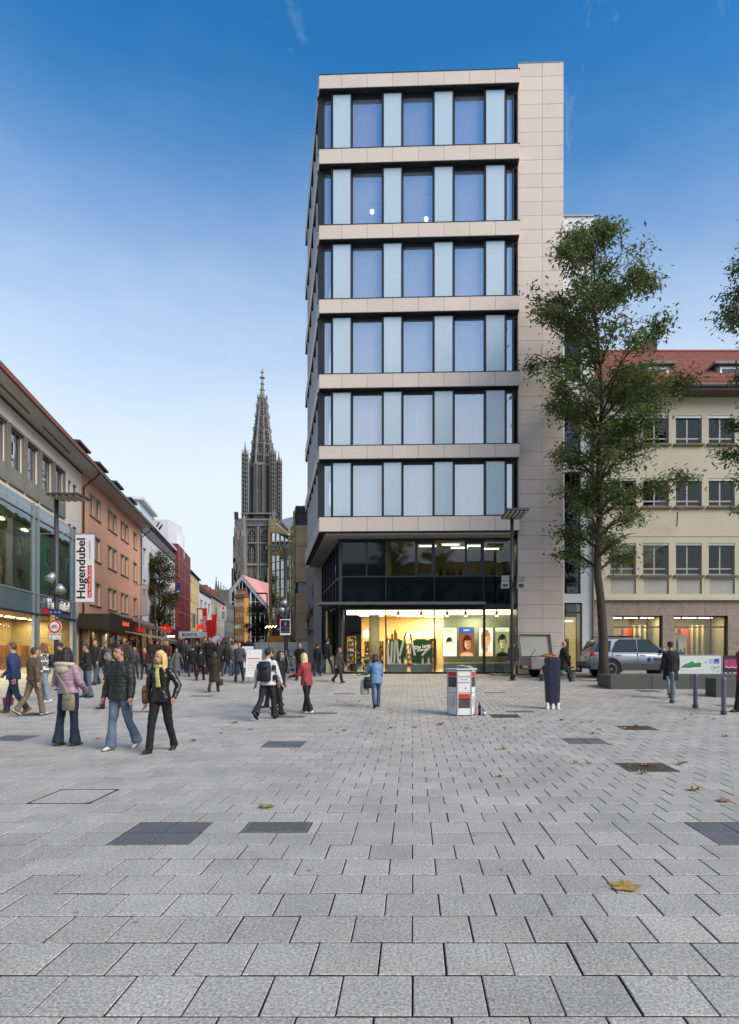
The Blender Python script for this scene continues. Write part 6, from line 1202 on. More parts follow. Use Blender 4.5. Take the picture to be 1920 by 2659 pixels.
# fallen leaves
m_fall = leaf_mat('fallen leaf', ((.42, .33, .09), (.45, .32, .09), (.46, .25, .07)), ((.42, .19, .06), (.28, .11, .05)), .5)
def fallen(px, py, size, rot, curl, label, kind):
    d = depth(py); t = MB(); n = 5; pts = []; rg = random.Random(int(px * 7 + py))
    for i in range(22):
        a = 2 * math.pi * i / 22; lob = .55 + .45 * abs(math.cos(a * 2.5)) ** .8; r = size * lob * (1.0 if i != 11 else .3); z = curl * (r / size) ** 2 * rg.uniform(.4, 1.1)
        pts.append(Vector((r * math.cos(a + rot), r * math.sin(a + rot) * .9, z + .006)))
    base = Vector((X(px, d), d, g(d))); t.add([base + Vector((0, 0, .012))] + [base + p_ for p_ in pts], [(0, 1 + i, 1 + (i + 1) % 22) for i in range(22)]); t.tube([base + Vector((-.1 * size, 0, .012)), base + Vector((size * 1.0 * math.cos(rot + 3.14), size * math.sin(rot + 3.14), .02)), base + Vector((size * 1.5 * math.cos(rot + 3.3), size * 1.5 * math.sin(rot + 3.3), .035))], .003, 4)
    c = {'y': '#9c8040', 'o': '#8f5a30', 'b': '#683a24', 'g': '#7e7a3c'}[kind]
    return tag(t.build('fallen_leaf', M('leaf ' + kind, c, .6, var=.3, scale=30), recalc=False), label, 'leaf', 'fallen leaves on the paving')
LEAVES = [(1623, 2304, .13, 'y', 'largest yellow maple leaf on the near paving'), (693, 2097, .10, 'g', 'yellow green leaf just behind the drain grate'), (1802, 2053, .085, 'y', 'yellow leaf right of the near manhole cover'), (1877, 2081, .085, 'o', 'orange leaf near the right dark slabs'), (1677, 1990, .07, 'o', 'orange leaf lying on the near manhole cover'), (1670, 2010, .07, 'g', 'greenish leaf at the manhole cover rim'),
          (1778, 1980, .075, 'g', 'greenish leaf beyond the near manhole cover'), (1765, 1986, .06, 'o', 'orange leaf beside the greenish one'), (1494, 1983, .05, 'y', 'small pale leaf left of the manhole'), (1531, 1983, .05, 'o', 'small orange leaf left of the manhole'), (1300, 2017, .06, 'y', 'yellow leaf alone mid paving'), (1308, 1946, .08, 'y', 'yellow leaf between dark plate and info column'), (1585, 1933, .08, 'y', 'yellow leaf touching the dark slab pair'), (1884, 1913, .08, 'g', 'green yellow leaf near the bollards'),
          (1540, 1907, .06, 'o', 'orange brown leaf before far manhole'), (1556, 1894, .09, 'g', 'broad yellow green leaf by far manhole'), (1620, 1893, .07, 'y', 'leaf on the far manhole cover'), (1650, 1886, .06, 'g', 'light leaf at back of far manhole'), (1312, 1889, .07, 'y', 'yellow leaf in front of the brown cover'), (1214, 1892, .06, 'g', 'pale green leaf by the column foot'), (1145, 1883, .09, 'b', 'curled brown leaf before info column'), (1182, 1874, .05, 'y', 'yellow leaf near the column foot'), (1077, 1890, .06, 'b', 'dark brown leaf mid paving'), (1015, 1893, .05, 'y', 'yellow speck leaf mid paving'),
          (967, 1906, .05, 'o', 'orange leaf in line with blue woman'), (895, 1898, .07, 'b', 'brown leaf beside dark plates'), (857, 1898, .05, 'o', 'small ochre leaf near dark plates'), (877, 1904, .06, 'g', 'yellow green leaf near dark plates'), (1403, 1876, .06, 'o', 'orange leaf near blue covered stand'), (1460, 1872, .07, 'b', 'dark orange leaf near blue covered stand'), (1475, 1880, .05, 'y', 'pale leaf beside a dark orange leaf'), (1510, 1877, .06, 'y', 'yellow leaf right of the covered stand'), (1535, 1876, .06, 'y', 'yellow leaf farther right of the covered stand'),
          (1688, 1853, .06, 'o', 'orange leaf in front of dark planter'), (1795, 1857, .06, 'y', 'yellow leaf between bollards'), (1780, 1869, .06, 'o', 'orange leaf between bollards'), (1838, 1861, .05, 'y', 'small yellow leaf near third bollard'), (1855, 1868, .06, 'o', 'brown orange leaf near third bollard'), (610, 1878, .09, 'y', 'yellow leaf left of the backpack walker'), (654, 1895, .06, 'o', 'orange leaf left of dark plates'), (575, 1905, .05, 'y', 'pale leaf near blonde walker'), (502, 1925, .06, 'b', 'brown curled leaf near blonde walker'), (493, 1862, .05, 'y', 'small yellow leaf behind the couple'), (1013, 1843, .05, 'o', 'orange leaf near the blue woman'), (958, 1836, .05, 'o', 'orange leaf at the blue woman feet'), (984, 1866, .05, 'y', 'yellow leaf before the blue woman'), (255, 1920, .05, 'g', 'small greenish leaf near the pink jacket')]
for i, (px, py, s_, k_, lb) in enumerate(LEAVES): fallen(px, py, s_ * .95, i * 1.3, .015 + .02 * (i % 3), lb, k_)
# ------------------------------------------------------------------ people
QUEUE = []
def dye(c, k=.58, s=.82):                          # cloth colours picked from the picture, taken back to surface colours
    r = hexc(c); m_ = sum(r) / 3; return tuple((m_ + (q - m_) * s) * k for q in r)
def cloth(c, rough=.85, bump=.5, bscale=14., var=.18, name=None):
    return M(name or 'cloth ' + c, dye(c), rough, var=var, scale=7, bump=bump, bscale=bscale)
def checker(name, c1, c2, scale, c3=None):
    if name in MATS: return MATS[name]
    m = bpy.data.materials.new(name); m.use_nodes = True; nt = m.node_tree; N = nt.nodes.new; L = nt.links.new; b = nt.nodes['Principled BSDF']; b.inputs['Roughness'].default_value = .85
    tc = N('ShaderNodeTexCoord'); ck = N('ShaderNodeTexChecker'); ck.inputs['Scale'].default_value = scale; ck.inputs['Color1'].default_value = (*hexc(c1), 1); ck.inputs['Color2'].default_value = (*hexc(c2), 1); L(tc.outputs['Object'], ck.inputs['Vector'])
    if c3:
        c_ = N('ShaderNodeTexChecker'); c_.inputs['Scale'].default_value = scale * .5; c_.inputs['Color1'].default_value = (1, 1, 1, 1); c_.inputs['Color2'].default_value = (*hexc(c3), 1); L(tc.outputs['Object'], c_.inputs['Vector']); mx = N('ShaderNodeMix'); mx.data_type = 'RGBA'; mx.blend_type = 'MULTIPLY'; mx.inputs['Factor'].default_value = 1; L(ck.outputs['Color'], mx.inputs['A']); L(c_.outputs['Color'], mx.inputs['B']); L(mx.outputs['Result'], b.inputs['Base Color'])
    else: L(ck.outputs['Color'], b.inputs['Base Color'])
    MATS[name] = m; return m
SKIN = [M('skin light', '#a37c68', .55, var=.06, scale=20), M('skin rosy', '#9a7260', .55, var=.06, scale=20)]
m_eye = M('eye dark', '#1c1512', .3, var=0); m_lip = M('lips', '#8a4a40', .5, var=0)
def rings(path, radii, n=14, side=Vector((1, 0, 0)), puff=0., sub=1, flat=None):
    """elliptical rings along a path; radii are (across, front to back)"""
    if sub > 1:
        pp, rr = [], []
        for i in range(len(path) - 1):
            for j in range(sub):
                k = j / sub; pp.append(path[i].lerp(path[i + 1], k)); rr.append((radii[i][0] + (radii[i + 1][0] - radii[i][0]) * k, radii[i][1] + (radii[i + 1][1] - radii[i][1]) * k))
        path, radii = pp + [path[-1]], rr + [radii[-1]]
    out = []
    for i, c in enumerate(path):
        t = (path[min(i + 1, len(path) - 1)] - path[max(i - 1, 0)]).normalized(); u = (side - t * side.dot(t)).normalized(); w = t.cross(u); k = 1 + (puff * (1 if i % 2 else -1) if 0 < i < len(path) - 1 else 0)
        out.append([c + u * (radii[i][0] * k * math.cos(2 * math.pi * j / n)) + w * (radii[i][1] * k * math.sin(2 * math.pi * j / n)) for j in range(n)])
    return out
def rot_x(v, a): return Vector((v.x, v.y * math.cos(a) - v.z * math.sin(a), v.y * math.sin(a) + v.z * math.cos(a)))
def finish(mb, name, mat, parent, vox, it=3, fac=.5):
    o = mb.build(name, mat, parent, smooth=True); md = o.modifiers.new('r', 'REMESH'); md.mode = 'VOXEL'; md.voxel_size = vox; md.use_smooth_shade = True
    ms = o.modifiers.new('s', 'SMOOTH'); ms.iterations = it; ms.factor = fac; QUEUE.append((o, None)); return o
def hand(mb, wrist, d, side, curl, k):
    """palm, four fingers of different length and a thumb, hanging along d"""
    d = d.normalized(); fwd = Vector((0, -1, 0)); fwd = (fwd - d * fwd.dot(d)).normalized(); out = d.cross(fwd).normalized()
    mb.loft(rings([wrist - d * .02 * k, wrist + d * .03 * k, wrist + d * .085 * k], [(.022 * k, .028 * k), (.018 * k, .042 * k), (.014 * k, .04 * k)], 8, out))
    for i, (o_, l_) in enumerate(((-.030, .062), (-.010, .074), (.011, .078), (.032, .070))):
        b0 = wrist + d * .08 * k + fwd * (o_ * k); bend = (d * math.cos(curl) + out * side * math.sin(curl)).normalized(); b2 = (d * math.cos(curl * 2) + out * side * math.sin(curl * 2)).normalized()
        mb.tube([b0, b0 + bend * l_ * .5 * k, b0 + bend * l_ * .5 * k + b2 * l_ * .5 * k], [.0095 * k, .0088 * k, .007 * k], 6)
    b0 = wrist + d * .03 * k + fwd * .036 * k; mb.tube([b0, b0 + (fwd * .7 + d * .7) * .035 * k, b0 + (fwd * .35 + d * .95) * .065 * k], [.012 * k, .010 * k, .008 * k], 6)
class Person: pass
def person(label, px, fy, hy=None, rot=0., h=None, jacket='#222226', trousers='#26304a', shoes='#2a2522', hair=('short', '#2c2018'), skin=0, legs=((18, 8), (-16, 22)), arms=((-12, 8, 12), (14, 8, 14)), lean=2., hem=.86, bulk=1.0, flare=.075, thigh=.098, puff=0., vox=.013, face=True, head_turn=0., head_tilt=0., collar=.045, d=None, female=False, hat=None, hood=None, skirt=None, jm=None, tm=None, group='people crossing the square', name='person', bare=False, scarf=None):
    if d is None: d = depth(fy)
    if h is None: h = (fy - hy) * d / F
    k = h / 1.75; a_ = R(rot); t = thing(name, label, 'person', (X(px, d), d, g(d)), a_, group, world=False)
    if rot == 0: WORLD_T.pop(t.name, None)
    V = Vector; P_ = {}
    hip = V((0, 0, .93)); hj = []; foot = []
    for i, s in ((0, -1), (1, 1)):
        th, kn = R(legs[i][0]), R(legs[i][1]); o_ = R(legs[i][2]) if len(legs[i]) > 2 else R(2); h0 = V((s * .088, 0, .90)); kn_p = h0 + V((s * math.sin(o_), -math.sin(th), -math.cos(th))).normalized() * .43; an = kn_p + V((s * math.sin(o_) * .5, -math.sin(th - kn), -math.cos(th - kn))).normalized() * .42
        hj.append((h0, kn_p, an)); foot.append(R(legs[i][0] - legs[i][1]))
    low = min(q[2].z - .075 - (.06 * abs(math.sin(f)) if f < -.25 else 0) for q, f in zip(hj, foot)); dz = V((0, 0, -low))
    hj = [tuple(q + dz for q in c) for c in hj]; hip = hip + dz
    ln = R(lean)
    def T(x, y, z): return hip + rot_x(V((x, y, z - .93)), ln)          # torso coordinates: forward is -y
    S = lambda v: v * k
    tw = .93 if female else 1.0; B = bulk
    # ---- trousers
    if not bare:
        mb = MB(); mb.loft(rings([S(hip + V((0, 0, .10))), S(hip + V((0, .005, .0))), S(hip + V((0, .01, -.09)))], [(.150 * k, .105 * k), (.168 * k, .120 * k), (.125 * k, .10 * k)], 16))
        for h0, kn_p, an in hj:
            e = an + V((0, 0, -.02)); mb.loft(rings([S(h0 + V((0, 0, .03))), S(h0.lerp(kn_p, .4)), S(kn_p), S(kn_p.lerp(an, .35)), S(kn_p.lerp(an, .8)), S(e)], [(thigh * k, (thigh + .006) * k), (thigh * .88 * k, thigh * .92 * k), (.066 * k, .070 * k), (.064 * k, .070 * k), (flare * .86 * k, flare * .92 * k), (flare * k, flare * 1.08 * k)], 12))
        P_['trousers'] = finish(mb, 'trousers', tm or cloth(trousers), t, vox)
    # ---- shoes
    for (h0, kn_p, an), f in zip(hj, foot):
        mb = MB(); pitch = max(-.9, min(.5, f * .9)) if abs(f) > .12 else 0; fw = V((0, -math.cos(pitch), math.sin(pitch))); upv = V((0, math.sin(pitch), math.cos(pitch))); a0 = an + V((0, 0, 0))
        base = a0 - upv * .072; c = lambda y_, z_: S(base + fw * y_ + upv * z_)
        mb.loft(rings([c(-.075, .035), c(-.05, .04), c(.02, .045), c(.09, .036), c(.15, .026), c(.185, .02)], [(.026 * k, .03 * k), (.037 * k, .04 * k), (.038 * k, .045 * k), (.044 * k, .034 * k), (.038 * k, .024 * k), (.018 * k, .012 * k)], 10)); mb.loft(rings([c(0, .05), S(a0 + V((0, 0, .05)))], [(.036 * k, .042 * k), (.036 * k, .04 * k)], 10))
        sh = mb.build('shoe', M('shoe ' + shoes, shoes, .5, var=.15, scale=20), t, smooth=True)
        mb = MB(); mb.loft(rings([c(-.075, .008), c(.02, .007), c(.10, .007), c(.188, .008)], [(.03 * k, .009 * k), (.04 * k, .009 * k), (.046 * k, .009 * k), (.022 * k, .007 * k)], 8)); mb.build('sole', m_black if shoes != '#d8d8d8' else m_white, sh, smooth=True)
    # ---- jacket or coat with sleeves
    sh_p = []; mb = MB(); z0 = hem
    prof = [(1.475, .072, .068), (1.445, .115 * tw, .08), (1.40, .172 * tw, .10), (1.36, .188 * tw, .112), (1.28, .188 * tw, .125), (1.16, .165 * tw * (.95 if female else 1), .118), (1.04, .158 * tw, .118), (.95, .172, .125)]
    if hem < .9: prof += [(.88, .178, .13)]
    if hem < .80: prof += [(.74, .182, .14)]
    if hem < .66: prof += [(.6, .19, .155)]
    if hem < .52: prof += [(.46, .20, .17)]
    prof = [q for q in prof if q[0] > hem + .01] + [(hem, prof[-1][1] * 1.02, prof[-1][2] * 1.02)]; prof.reverse()
    path = [S(T(0, .01 if z_ > 1.1 else .0, z_)) if z_ > .9 else S(hip + V((0, 0, z_ - .93))) for z_, *_ in prof]
    mb.loft(rings(path, [(rx * B * k if z_ < 1.42 else rx * k, ry * (B * 1.03) * k if z_ < 1.42 else ry * k) for z_, rx, ry in prof], 20, sub=4 if puff else 2, puff=puff))
    if collar: mb.loft(rings([S(T(0, .005, 1.42)), S(T(0, .0, 1.44 + collar))], [(.092 * k, .085 * k), (.082 * k, .078 * k)], 14))
    hands = []
    for i, s in ((0, -1), (1, 1)):
        f_, o_, e_ = (R(q) for q in arms[i][:3]); s0 = T(s * .176 * tw, .01, 1.385); du = V((s * math.sin(o_), -math.sin(f_) * math.cos(o_), -math.cos(f_) * math.cos(o_))); el = s0 + du * .285
        iw = R(arms[i][3]) if len(arms[i]) > 3 else 0; dl = V((s * math.sin(o_ * .6 - iw), -math.sin(f_ + e_) * math.cos(o_), -math.cos(f_ + e_) * math.cos(o_))).normalized(); wr = el + dl * .25; ar = .062 * (1 + (B - 1) * .9)
        mb.loft(rings([S(s0 + V((-s * .05, 0, .02))), S(s0), S(s0.lerp(el, .5)), S(el), S(el.lerp(wr, .5)), S(wr)], [(ar * 1.0 * k, ar * 1.05 * k), (ar * 1.08 * k, ar * 1.15 * k), (ar * k, ar * 1.02 * k), (ar * .92 * k, ar * .95 * k), (ar * .84 * k, ar * .86 * k), (ar * .66 * k, ar * .68 * k)], 12, sub=3 if puff else 1, puff=puff)); hands.append((wr, dl, s, s0, el))
    P_['jacket'] = finish(mb, 'jacket' if hem > .7 else 'coat', jm or cloth(jacket), t, vox)
    # ---- body: head, neck, slim trunk and limbs as one skin
    hc = T(0, -.022, 1.622); ht = R(head_turn); hd = R(head_tilt)
    def H(x, y, z):                                # head coordinates around the skull centre
        v = rot_x(V((x, y, z)), hd); v = V((v.x * math.cos(ht) - v.y * math.sin(ht), v.x * math.sin(ht) + v.y * math.cos(ht), v.z)); return S(hc + v)
    mb = MB(); n = 14
    def blob(x, y, z, rx, ry, rz): mb.loft([[H(x + rx * math.cos(e) * math.cos(a), y + ry * math.cos(e) * math.sin(a), z + rz * math.sin(e)) for a in [2 * math.pi * j / n for j in range(n)]] for e in [-math.pi / 2 * .98 + math.pi * .98 * i / 8 for i in range(9)]])
    blob(0, .012, .025, .074, .094, .092); blob(0, -.02, -.045, .058, .066, .072); blob(0, -.045, -.082, .032, .032, .026); blob(0, -.082, -.018, .014, .024, .03)
    for s in (-1, 1): blob(s * .076, .015, -.01, .012, .02, .032)
    mb.loft(rings([S(T(0, .012, 1.40)), S(T(0, .008, 1.48)), H(0, .012, -.06)], [(.072 * k, .066 * k), (.060 * k, .060 * k), (.055 * k, .06 * k)], 12)); mb.loft(rings([S(hip), S(T(0, .01, 1.15)), S(T(0, .01, 1.38)), S(T(0, .01, 1.44))], [(.11 * k, .08 * k), (.11 * k, .08 * k), (.14 * k, .07 * k), (.06 * k, .05 * k)], 12))
    for h0, kn_p, an in hj: mb.loft(rings([S(h0), S(kn_p), S(an + V((0, 0, -.03)))], [(.06 * k, .06 * k), (.042 * k, .045 * k), (.032 * k, .035 * k)], 8))
    for wr, dl, s, s0, el in hands: mb.loft(rings([S(s0), S(el), S(wr + dl * .03)], [(.036 * k, .036 * k), (.032 * k, .032 * k), (.024 * k, .028 * k)], 8))
    bo = finish(mb, 'body', SKIN[skin], t, min(vox, .011) if face else vox, it=2); hm = MB()
    for wr, dl, s, s0, el in hands: hand(hm, S(wr), dl, -s, .35, k)
    QUEUE[-1] = (bo, (hm.v, hm.f)); P_['body'] = bo
    if face:
        for s in (-1, 1):
            e = MB(); e.ell(H(s * .03, -.074, .008), (.013 * k, .008 * k, .007 * k), 8, 5); e.build('eye', m_eye, bo, smooth=True); e = MB(); e.tube([H(s * .016, -.083, .03), H(s * .034, -.08, .034), H(s * .05, -.068, .028)], .004 * k, 5); e.build('eyebrow', M('hair ' + hair[1], hair[1], .6, var=.25, scale=40), bo)
        e = MB(); e.ell(H(0, -.082, -.058), (.022 * k, .008 * k, .006 * k), 8, 5); e.build('mouth', m_lip, bo, smooth=True)
    # ---- hair
    st, hcol = hair; hm_ = M('hair ' + hcol, hcol, .55, var=.3, scale=26, bump=.6, bscale=55)
    if st != 'bald':
        mb = MB(); N_, M_ = 20, 12; grid = []
        for i in range(M_ + 1):
            e = -math.pi / 2 * .75 + (math.pi / 2 * 1.74) * i / M_; row = []
            for j in range(N_):
                a = 2 * math.pi * j / N_; x, y, z = math.cos(e) * math.cos(a), math.cos(e) * math.sin(a), math.sin(e); front = -y; lim = .42 if st != 'fringe' else .28
                keep = (z > lim and front > .2) or (front <= .2 and (z > (-.35 if st == 'short' else -.75) or y > .35)); rr = 1.13 if keep else .86
                if keep and front > .0: rr = 1.10
                if st == 'grey_thin' and z > .6: rr = 1.0
                row.append(H(x * .075 * rr, .012 + y * .095 * rr, .026 + z * .094 * (rr if z > 0 else rr)))
            grid.append(row)
        mb.loft(grid)
        if st in ('bob', 'long', 'fringe'):
            L_ = {'bob': .17, 'fringe': .12, 'long': .40}[st]
            for (x, y, w) in ((-.07, .02, .030), (.07, .02, .030), (-.062, .055, .036), (.062, .055, .036), (-.025, .085, .040), (.025, .085, .040), (0, .075, .045), (-.078, -.015, .020), (.078, -.015, .020)):
                e_ = L_ * (1 if y > 0 else .85); mb.loft(rings([H(x * .9, y * .9, .06), H(x * 1.08, y * 1.06, -.02), H(x * 1.2, y * 1.12 + .01, -.02 - e_ * .55), H(x * 1.28, y * 1.05 + .015, -.03 - e_)], [(w * k, w * .8 * k), (w * 1.05 * k, w * .85 * k), (w * 1.1 * k, w * .8 * k), (w * .5 * k, w * .35 * k)], 8))
        if st == 'bun': mb.ell(H(0, .12, .04), (.045 * k, .045 * k, .045 * k), 10, 8)
        P_['hair'] = finish(mb, 'hair', hm_, t, .012, 2)
    if hat:
        mb = MB(); mb.loft([[H(.083 * r_ * math.cos(a), .012 + .102 * r_ * math.sin(a), z_) for a in [2 * math.pi * j / 16 for j in range(16)]] for r_, z_ in ((1.03, .025), (1.10, .03), (1.10, .075), (1.0, .115), (.6, .145), (.1, .152))])
        if hat[0] == 'cap': mb.loft([[H(.07 * math.cos(a), -.085 - .07 * abs(math.sin(a)) * q, .035 - .01 * q + zz) for a in [math.pi * j / 8 for j in range(9)]] for q, zz in ((.0, 0), (1, 0), (1, .01), (0, .012))])
        mb.build('hat', cloth(hat[1]), t, smooth=True)
    if hood:
        mb = MB(); pts = [S(T(.15 * math.cos(a), .02 + .115 * math.sin(a) + .03, 1.445 + .02 * math.sin(a))) for a in [2 * math.pi * j / 18 for j in range(19)]]
        mb.tube(pts, .042 * k, 8); mb.ell(S(T(0, .13, 1.38)), (.13 * k, .07 * k, .10 * k), 12, 8); P_['hood'] = finish(mb, 'hood', M('hood ' + hood, hood, .95, var=.25, scale=30, bump=.8, bscale=50), t, .013, 2)
    if scarf:
        mb = MB(); pts = [S(T(.082 * math.cos(a), -.005 + .08 * math.sin(a), 1.475)) for a in [2 * math.pi * j / 14 for j in range(15)]]; mb.tube(pts, .03 * k, 8); mb.loft(rings([S(T(-.01, -.085, 1.45)), S(T(.0, -.125, 1.35)), S(T(.02, -.14, 1.22)), S(T(.03, -.14, 1.12))], [(.03 * k, .018 * k), (.04 * k, .018 * k), (.042 * k, .016 * k), (.05 * k, .012 * k)], 10)); finish(mb, 'scarf', M('scarf ' + scarf, scarf, .9, var=.35, scale=25, bump=.6, bscale=40), t, .011, 2)
    r = Person(); r.t = t; r.k = k; r.parts = P_; r.hands = [S(q[0] + q[1] * .07) for q in hands]; Mx = Matrix.Translation(t.location) @ Matrix.Rotation(a_, 4, 'Z'); r.w = lambda v: Mx @ V(v); r.T = lambda x, y, z: S(T(x, y, z)); r.wrist = [S(q[0]) for q in hands]; r.d = d
    return r
def bag(per, name, label, c, size, col, strap=None, cat='bag', mat=None, lid=True, handle=None):
    """a soft bag at local point c of a person; strap and handle are lists of local points"""
    m_ = mat or cloth(col, .7, .3); w = per.w(c); t = thing(name, label, cat, w, per.t.rotation_euler.z, 'bags carried by people', world=False); sx, sy, sz = size; b = MB()
    b.loft(rings([Vector((0, 0, -sz)), Vector((0, 0, -sz * .9)), Vector((0, 0, 0)), Vector((0, 0, sz * .85)), Vector((0, 0, sz))], [(sx * .8, sy * .8), (sx, sy), (sx * 1.02, sy * 1.1), (sx * .95, sy * .8), (sx * .8, sy * .5)], 14)); b.build('pouch', m_, t, smooth=True)
    if lid: b = MB(); b.loft(rings([Vector((0, -.006, sz * .2)), Vector((0, -.004, sz * .6)), Vector((0, 0, sz * 1.04))], [(sx * .9, sy * 1.13), (sx * 1.0, sy * 1.12), (sx * .85, sy * .7)], 14)); b.build('flap', m_, t, smooth=True)
    Ri = Matrix.Rotation(0, 3, 'Z')
    for nm, pts in (('strap', strap), ('handle', handle)):
        if pts: b = MB(); b.tube([Vector(p_) - Vector(c) for p_ in pts], .016 if nm == 'strap' else .01, 6); b.build(nm, m_, t)
    return t
# --- the couple and the woman in pink, close to us
p7 = person('man in dark olive puffer jacket and faded jeans holding a hand', 314, 1946, 1677, -14, jacket='#2a2b25', trousers='#5d7690', shoes='#b9b9b4', hair=('short', '#2b1d14'), legs=((9, 4), (-8, 22)), arms=((-2, 14, 14), (4, 12, 10)), bulk=1.22, puff=.035, hem=.84, flare=.092, thigh=.105, vox=.011, head_turn=-16, collar=.05, tm=M('faded denim', dye('#5f7894', .7), .85, var=.4, scale=4, bump=.5, bscale=12), jm=M('olive puffer', dye('#282a24', .62), .6, var=.15, scale=8, bump=.5, bscale=12))
b = MB(); b.tube([p7.T(0, -.158, 1.0), p7.T(0, -.172, 1.15), p7.T(0, -.172, 1.28), p7.T(0, -.135, 1.40), p7.T(0, -.09, 1.46)], .007, 6); b.build('zip', m_black, p7.t)
p8 = person('blonde woman in black leather jacket with pale green scarf', 418, 1952, 1688, -4, jacket='#17171a', trousers='#141417', shoes='#1a1a1c', hair=('long', '#c9a96a'), legs=((16, 6), (-10, 18)), arms=((-4, 12, 10), (-6, 30, 38, 22)), bulk=.98, hem=.86, flare=.066, thigh=.094, vox=.011, head_turn=-14, female=True, scarf='#a8a566', jm=M('black leather', dye('#141416', .8), .35, var=.2, scale=6, bump=.45, bscale=11))
bag(p8, 'shoulder_bag', 'brown leather shoulder bag carried by the blonde woman', p8.T(-.26, .02, .98), (.05, .13, .15), '#6a3f1e', strap=[p8.T(-.25, -.02, 1.08), p8.T(-.2, -.06, 1.3), p8.T(-.13, .02, 1.47), p8.T(-.2, .08, 1.3), p8.T(-.25, .06, 1.08)])
p5 = person('woman in pink padded jacket with fur hood seen from behind', 178, 1936, 1684, 168, jacket='#c39bb0', trousers='#1d2a45', shoes='#5c5046', hair=('bob', '#1e1310'), legs=((2, 2, 3), (-4, 2, 6)), arms=((10, 16, 50, 30), (4, 18, 45, 30)), lean=-4, bulk=1.12, puff=.03, hem=.93, flare=.098, vox=.011, face=False, female=True, hood='#b5aa94', jm=M('pink padded nylon', dye('#bd93a8', .66), .5, var=.1, scale=7, bump=.5, bscale=12), tm=M('indigo denim', dye('#1b2a4c', .62), .85, var=.4, scale=5, bump=.4, bscale=12))
bag(p5, 'shoulder_bag', 'cream canvas shoulder bag on the woman in pink', p5.T(-.14, .17, .78), (.13, .045, .15), '#a89c78', strap=[p5.T(-.14, .19, .92), p5.T(-.08, .19, 1.1), p5.T(.08, .17, 1.3), p5.T(.12, .06, 1.47)])
p1 = person('man in open blue jacket and jeans striding out of frame', 36, 1852, 1668, -78, jacket='#24427a', trousers='#2f4160', shoes='#9a6a34', hair=('short', '#4a2d20'), legs=((17, 6), (-14, 20)), arms=((24, 10, 22), (-18, 8, 14)), bulk=1.15, hem=.84)
person('man in khaki jacket and trousers seen from behind', 88, 1858, 1681, 152, jacket='#6e5c3e', trousers='#857250', shoes='#a8a090', hair=('short', '#3a2c22'), legs=((14, 6), (-16, 22)), arms=((-10, 10, 12), (14, 10, 20)), bulk=1.16, hem=.9, face=False)
p3 = person('woman in grey plaid jacket raising hand to face', 117, 1822, 1672, -74, trousers='#8fa3b8', shoes='#d8d8d8', hair=('bob', '#6a4428'), legs=((8, 4), (-6, 6)), arms=((50, 8, 95), (10, 8, 20)), bulk=1.2, hem=.86, female=True, jm=checker('grey plaid', '#c4c6c4', '#5a5c60', 16, '#8a8a8c'))
bag(p3, 'backpack', 'black backpack on the woman in plaid', p3.T(0, .2, 1.2), (.14, .09, .2), '#17171a', strap=[p3.T(-.1, .12, 1.38), p3.T(-.12, -.05, 1.44), p3.T(-.14, -.13, 1.25), p3.T(-.14, .05, 1.05)])
person('person in purple knit cap and black coat by sign post', 159, 1793, 1671, -66, jacket='#1b1a20', trousers='#1c1c22', hat=('beanie', '#3f2470'), hair=('short', '#2a1c18'), legs=((4, 2), (-3, 4)), hem=.7)
person('man in navy jacket and jeans looking sideways by bookshop', 227, 1811, 1675, -52, jacket='#1c2430', trousers='#4f6a8e', shoes='#1f1d1d', hair=('short', '#241a16'), legs=((4, 2, 5), (-4, 4, 5)), arms=((6, 14, 55, 18), (4, 14, 50, 18)), bulk=1.12, hem=.88, flare=.09)
person('grey-haired woman in dark clothes behind the couple', 283, 1841, 1694, -50, jacket='#3a4652', trousers='#1d1d20', hair=('fringe', '#5d666c'), legs=((14, 6), (-12, 16)), hem=.8, female=True)
person('older man in grey open jacket and blue sweater', 350, 1762, 1680, 10, jacket='#55555a', trousers='#46608a', hair=('grey_thin', '#8a8078'), legs=((12, 4), (-10, 14)), bulk=1.15, skin=1, vox=.016)
person('woman in dark jacket with red scarf', 376, 1764, 1684, 6, jacket='#2a211f', trousers='#17171a', hair=('fringe', '#a8895e'), legs=((14, 6), (-12, 16)), bulk=1.1, hem=.82, female=True, scarf='#a8201c', vox=.016)
person('woman in long grey coat and grey headscarf', 459, 1757, 1684, 8, jacket='#6f7072', trousers='#46464a', hair=('bob', '#4a5a6a'), legs=((10, 4), (-10, 12)), arms=((10, 12, 30), (-16, 26, 20)), hem=.32, bulk=1.05, female=True, vox=.016)
b_ = person('person in black coat carrying red bag walking away', 501, 1757, 1676, 180, jacket='#141416', trousers='#2f4260', hair=('short', '#1a1412'), legs=((12, 4), (-12, 14)), hem=.7, bulk=1.15, face=False, vox=.016)
bag(b_, 'shopping_bag', 'long red shopping bag beside black coat', b_.T(-.26, 0, .42), (.06, .10, .28), '#c42a20', lid=False, handle=[b_.T(-.26, -.05, .68), b_.T(-.26, 0, .8), b_.T(-.26, .05, .68)])
b_ = person('person all in black with a dark paper bag walking away', 521, 1767, 1685, 176, jacket='#151417', trousers='#17171b', hair=('short', '#1c1614'), legs=((14, 6), (-12, 14)), hem=.8, bulk=1.12, face=False, vox=.016)
bag(b_, 'shopping_bag', 'black paper shopping bag at the street mouth', b_.T(-.30, 0, .55), (.12, .05, .17), '#26231f', lid=False, handle=[b_.T(-.34, 0, .7), b_.T(-.3, 0, .82), b_.T(-.26, 0, .7)])
b_ = person('woman in long brown coat walking away with brown handbag', 557, 1797, 1692, 178, jacket='#3f2818', trousers='#3c4048', hair=('fringe', '#2e2a28'), legs=((12, 4), (-14, 18)), arms=((-6, 10, 8), (4, 16, 8)), hem=.42, bulk=1.16, face=False, female=True, vox=.015)
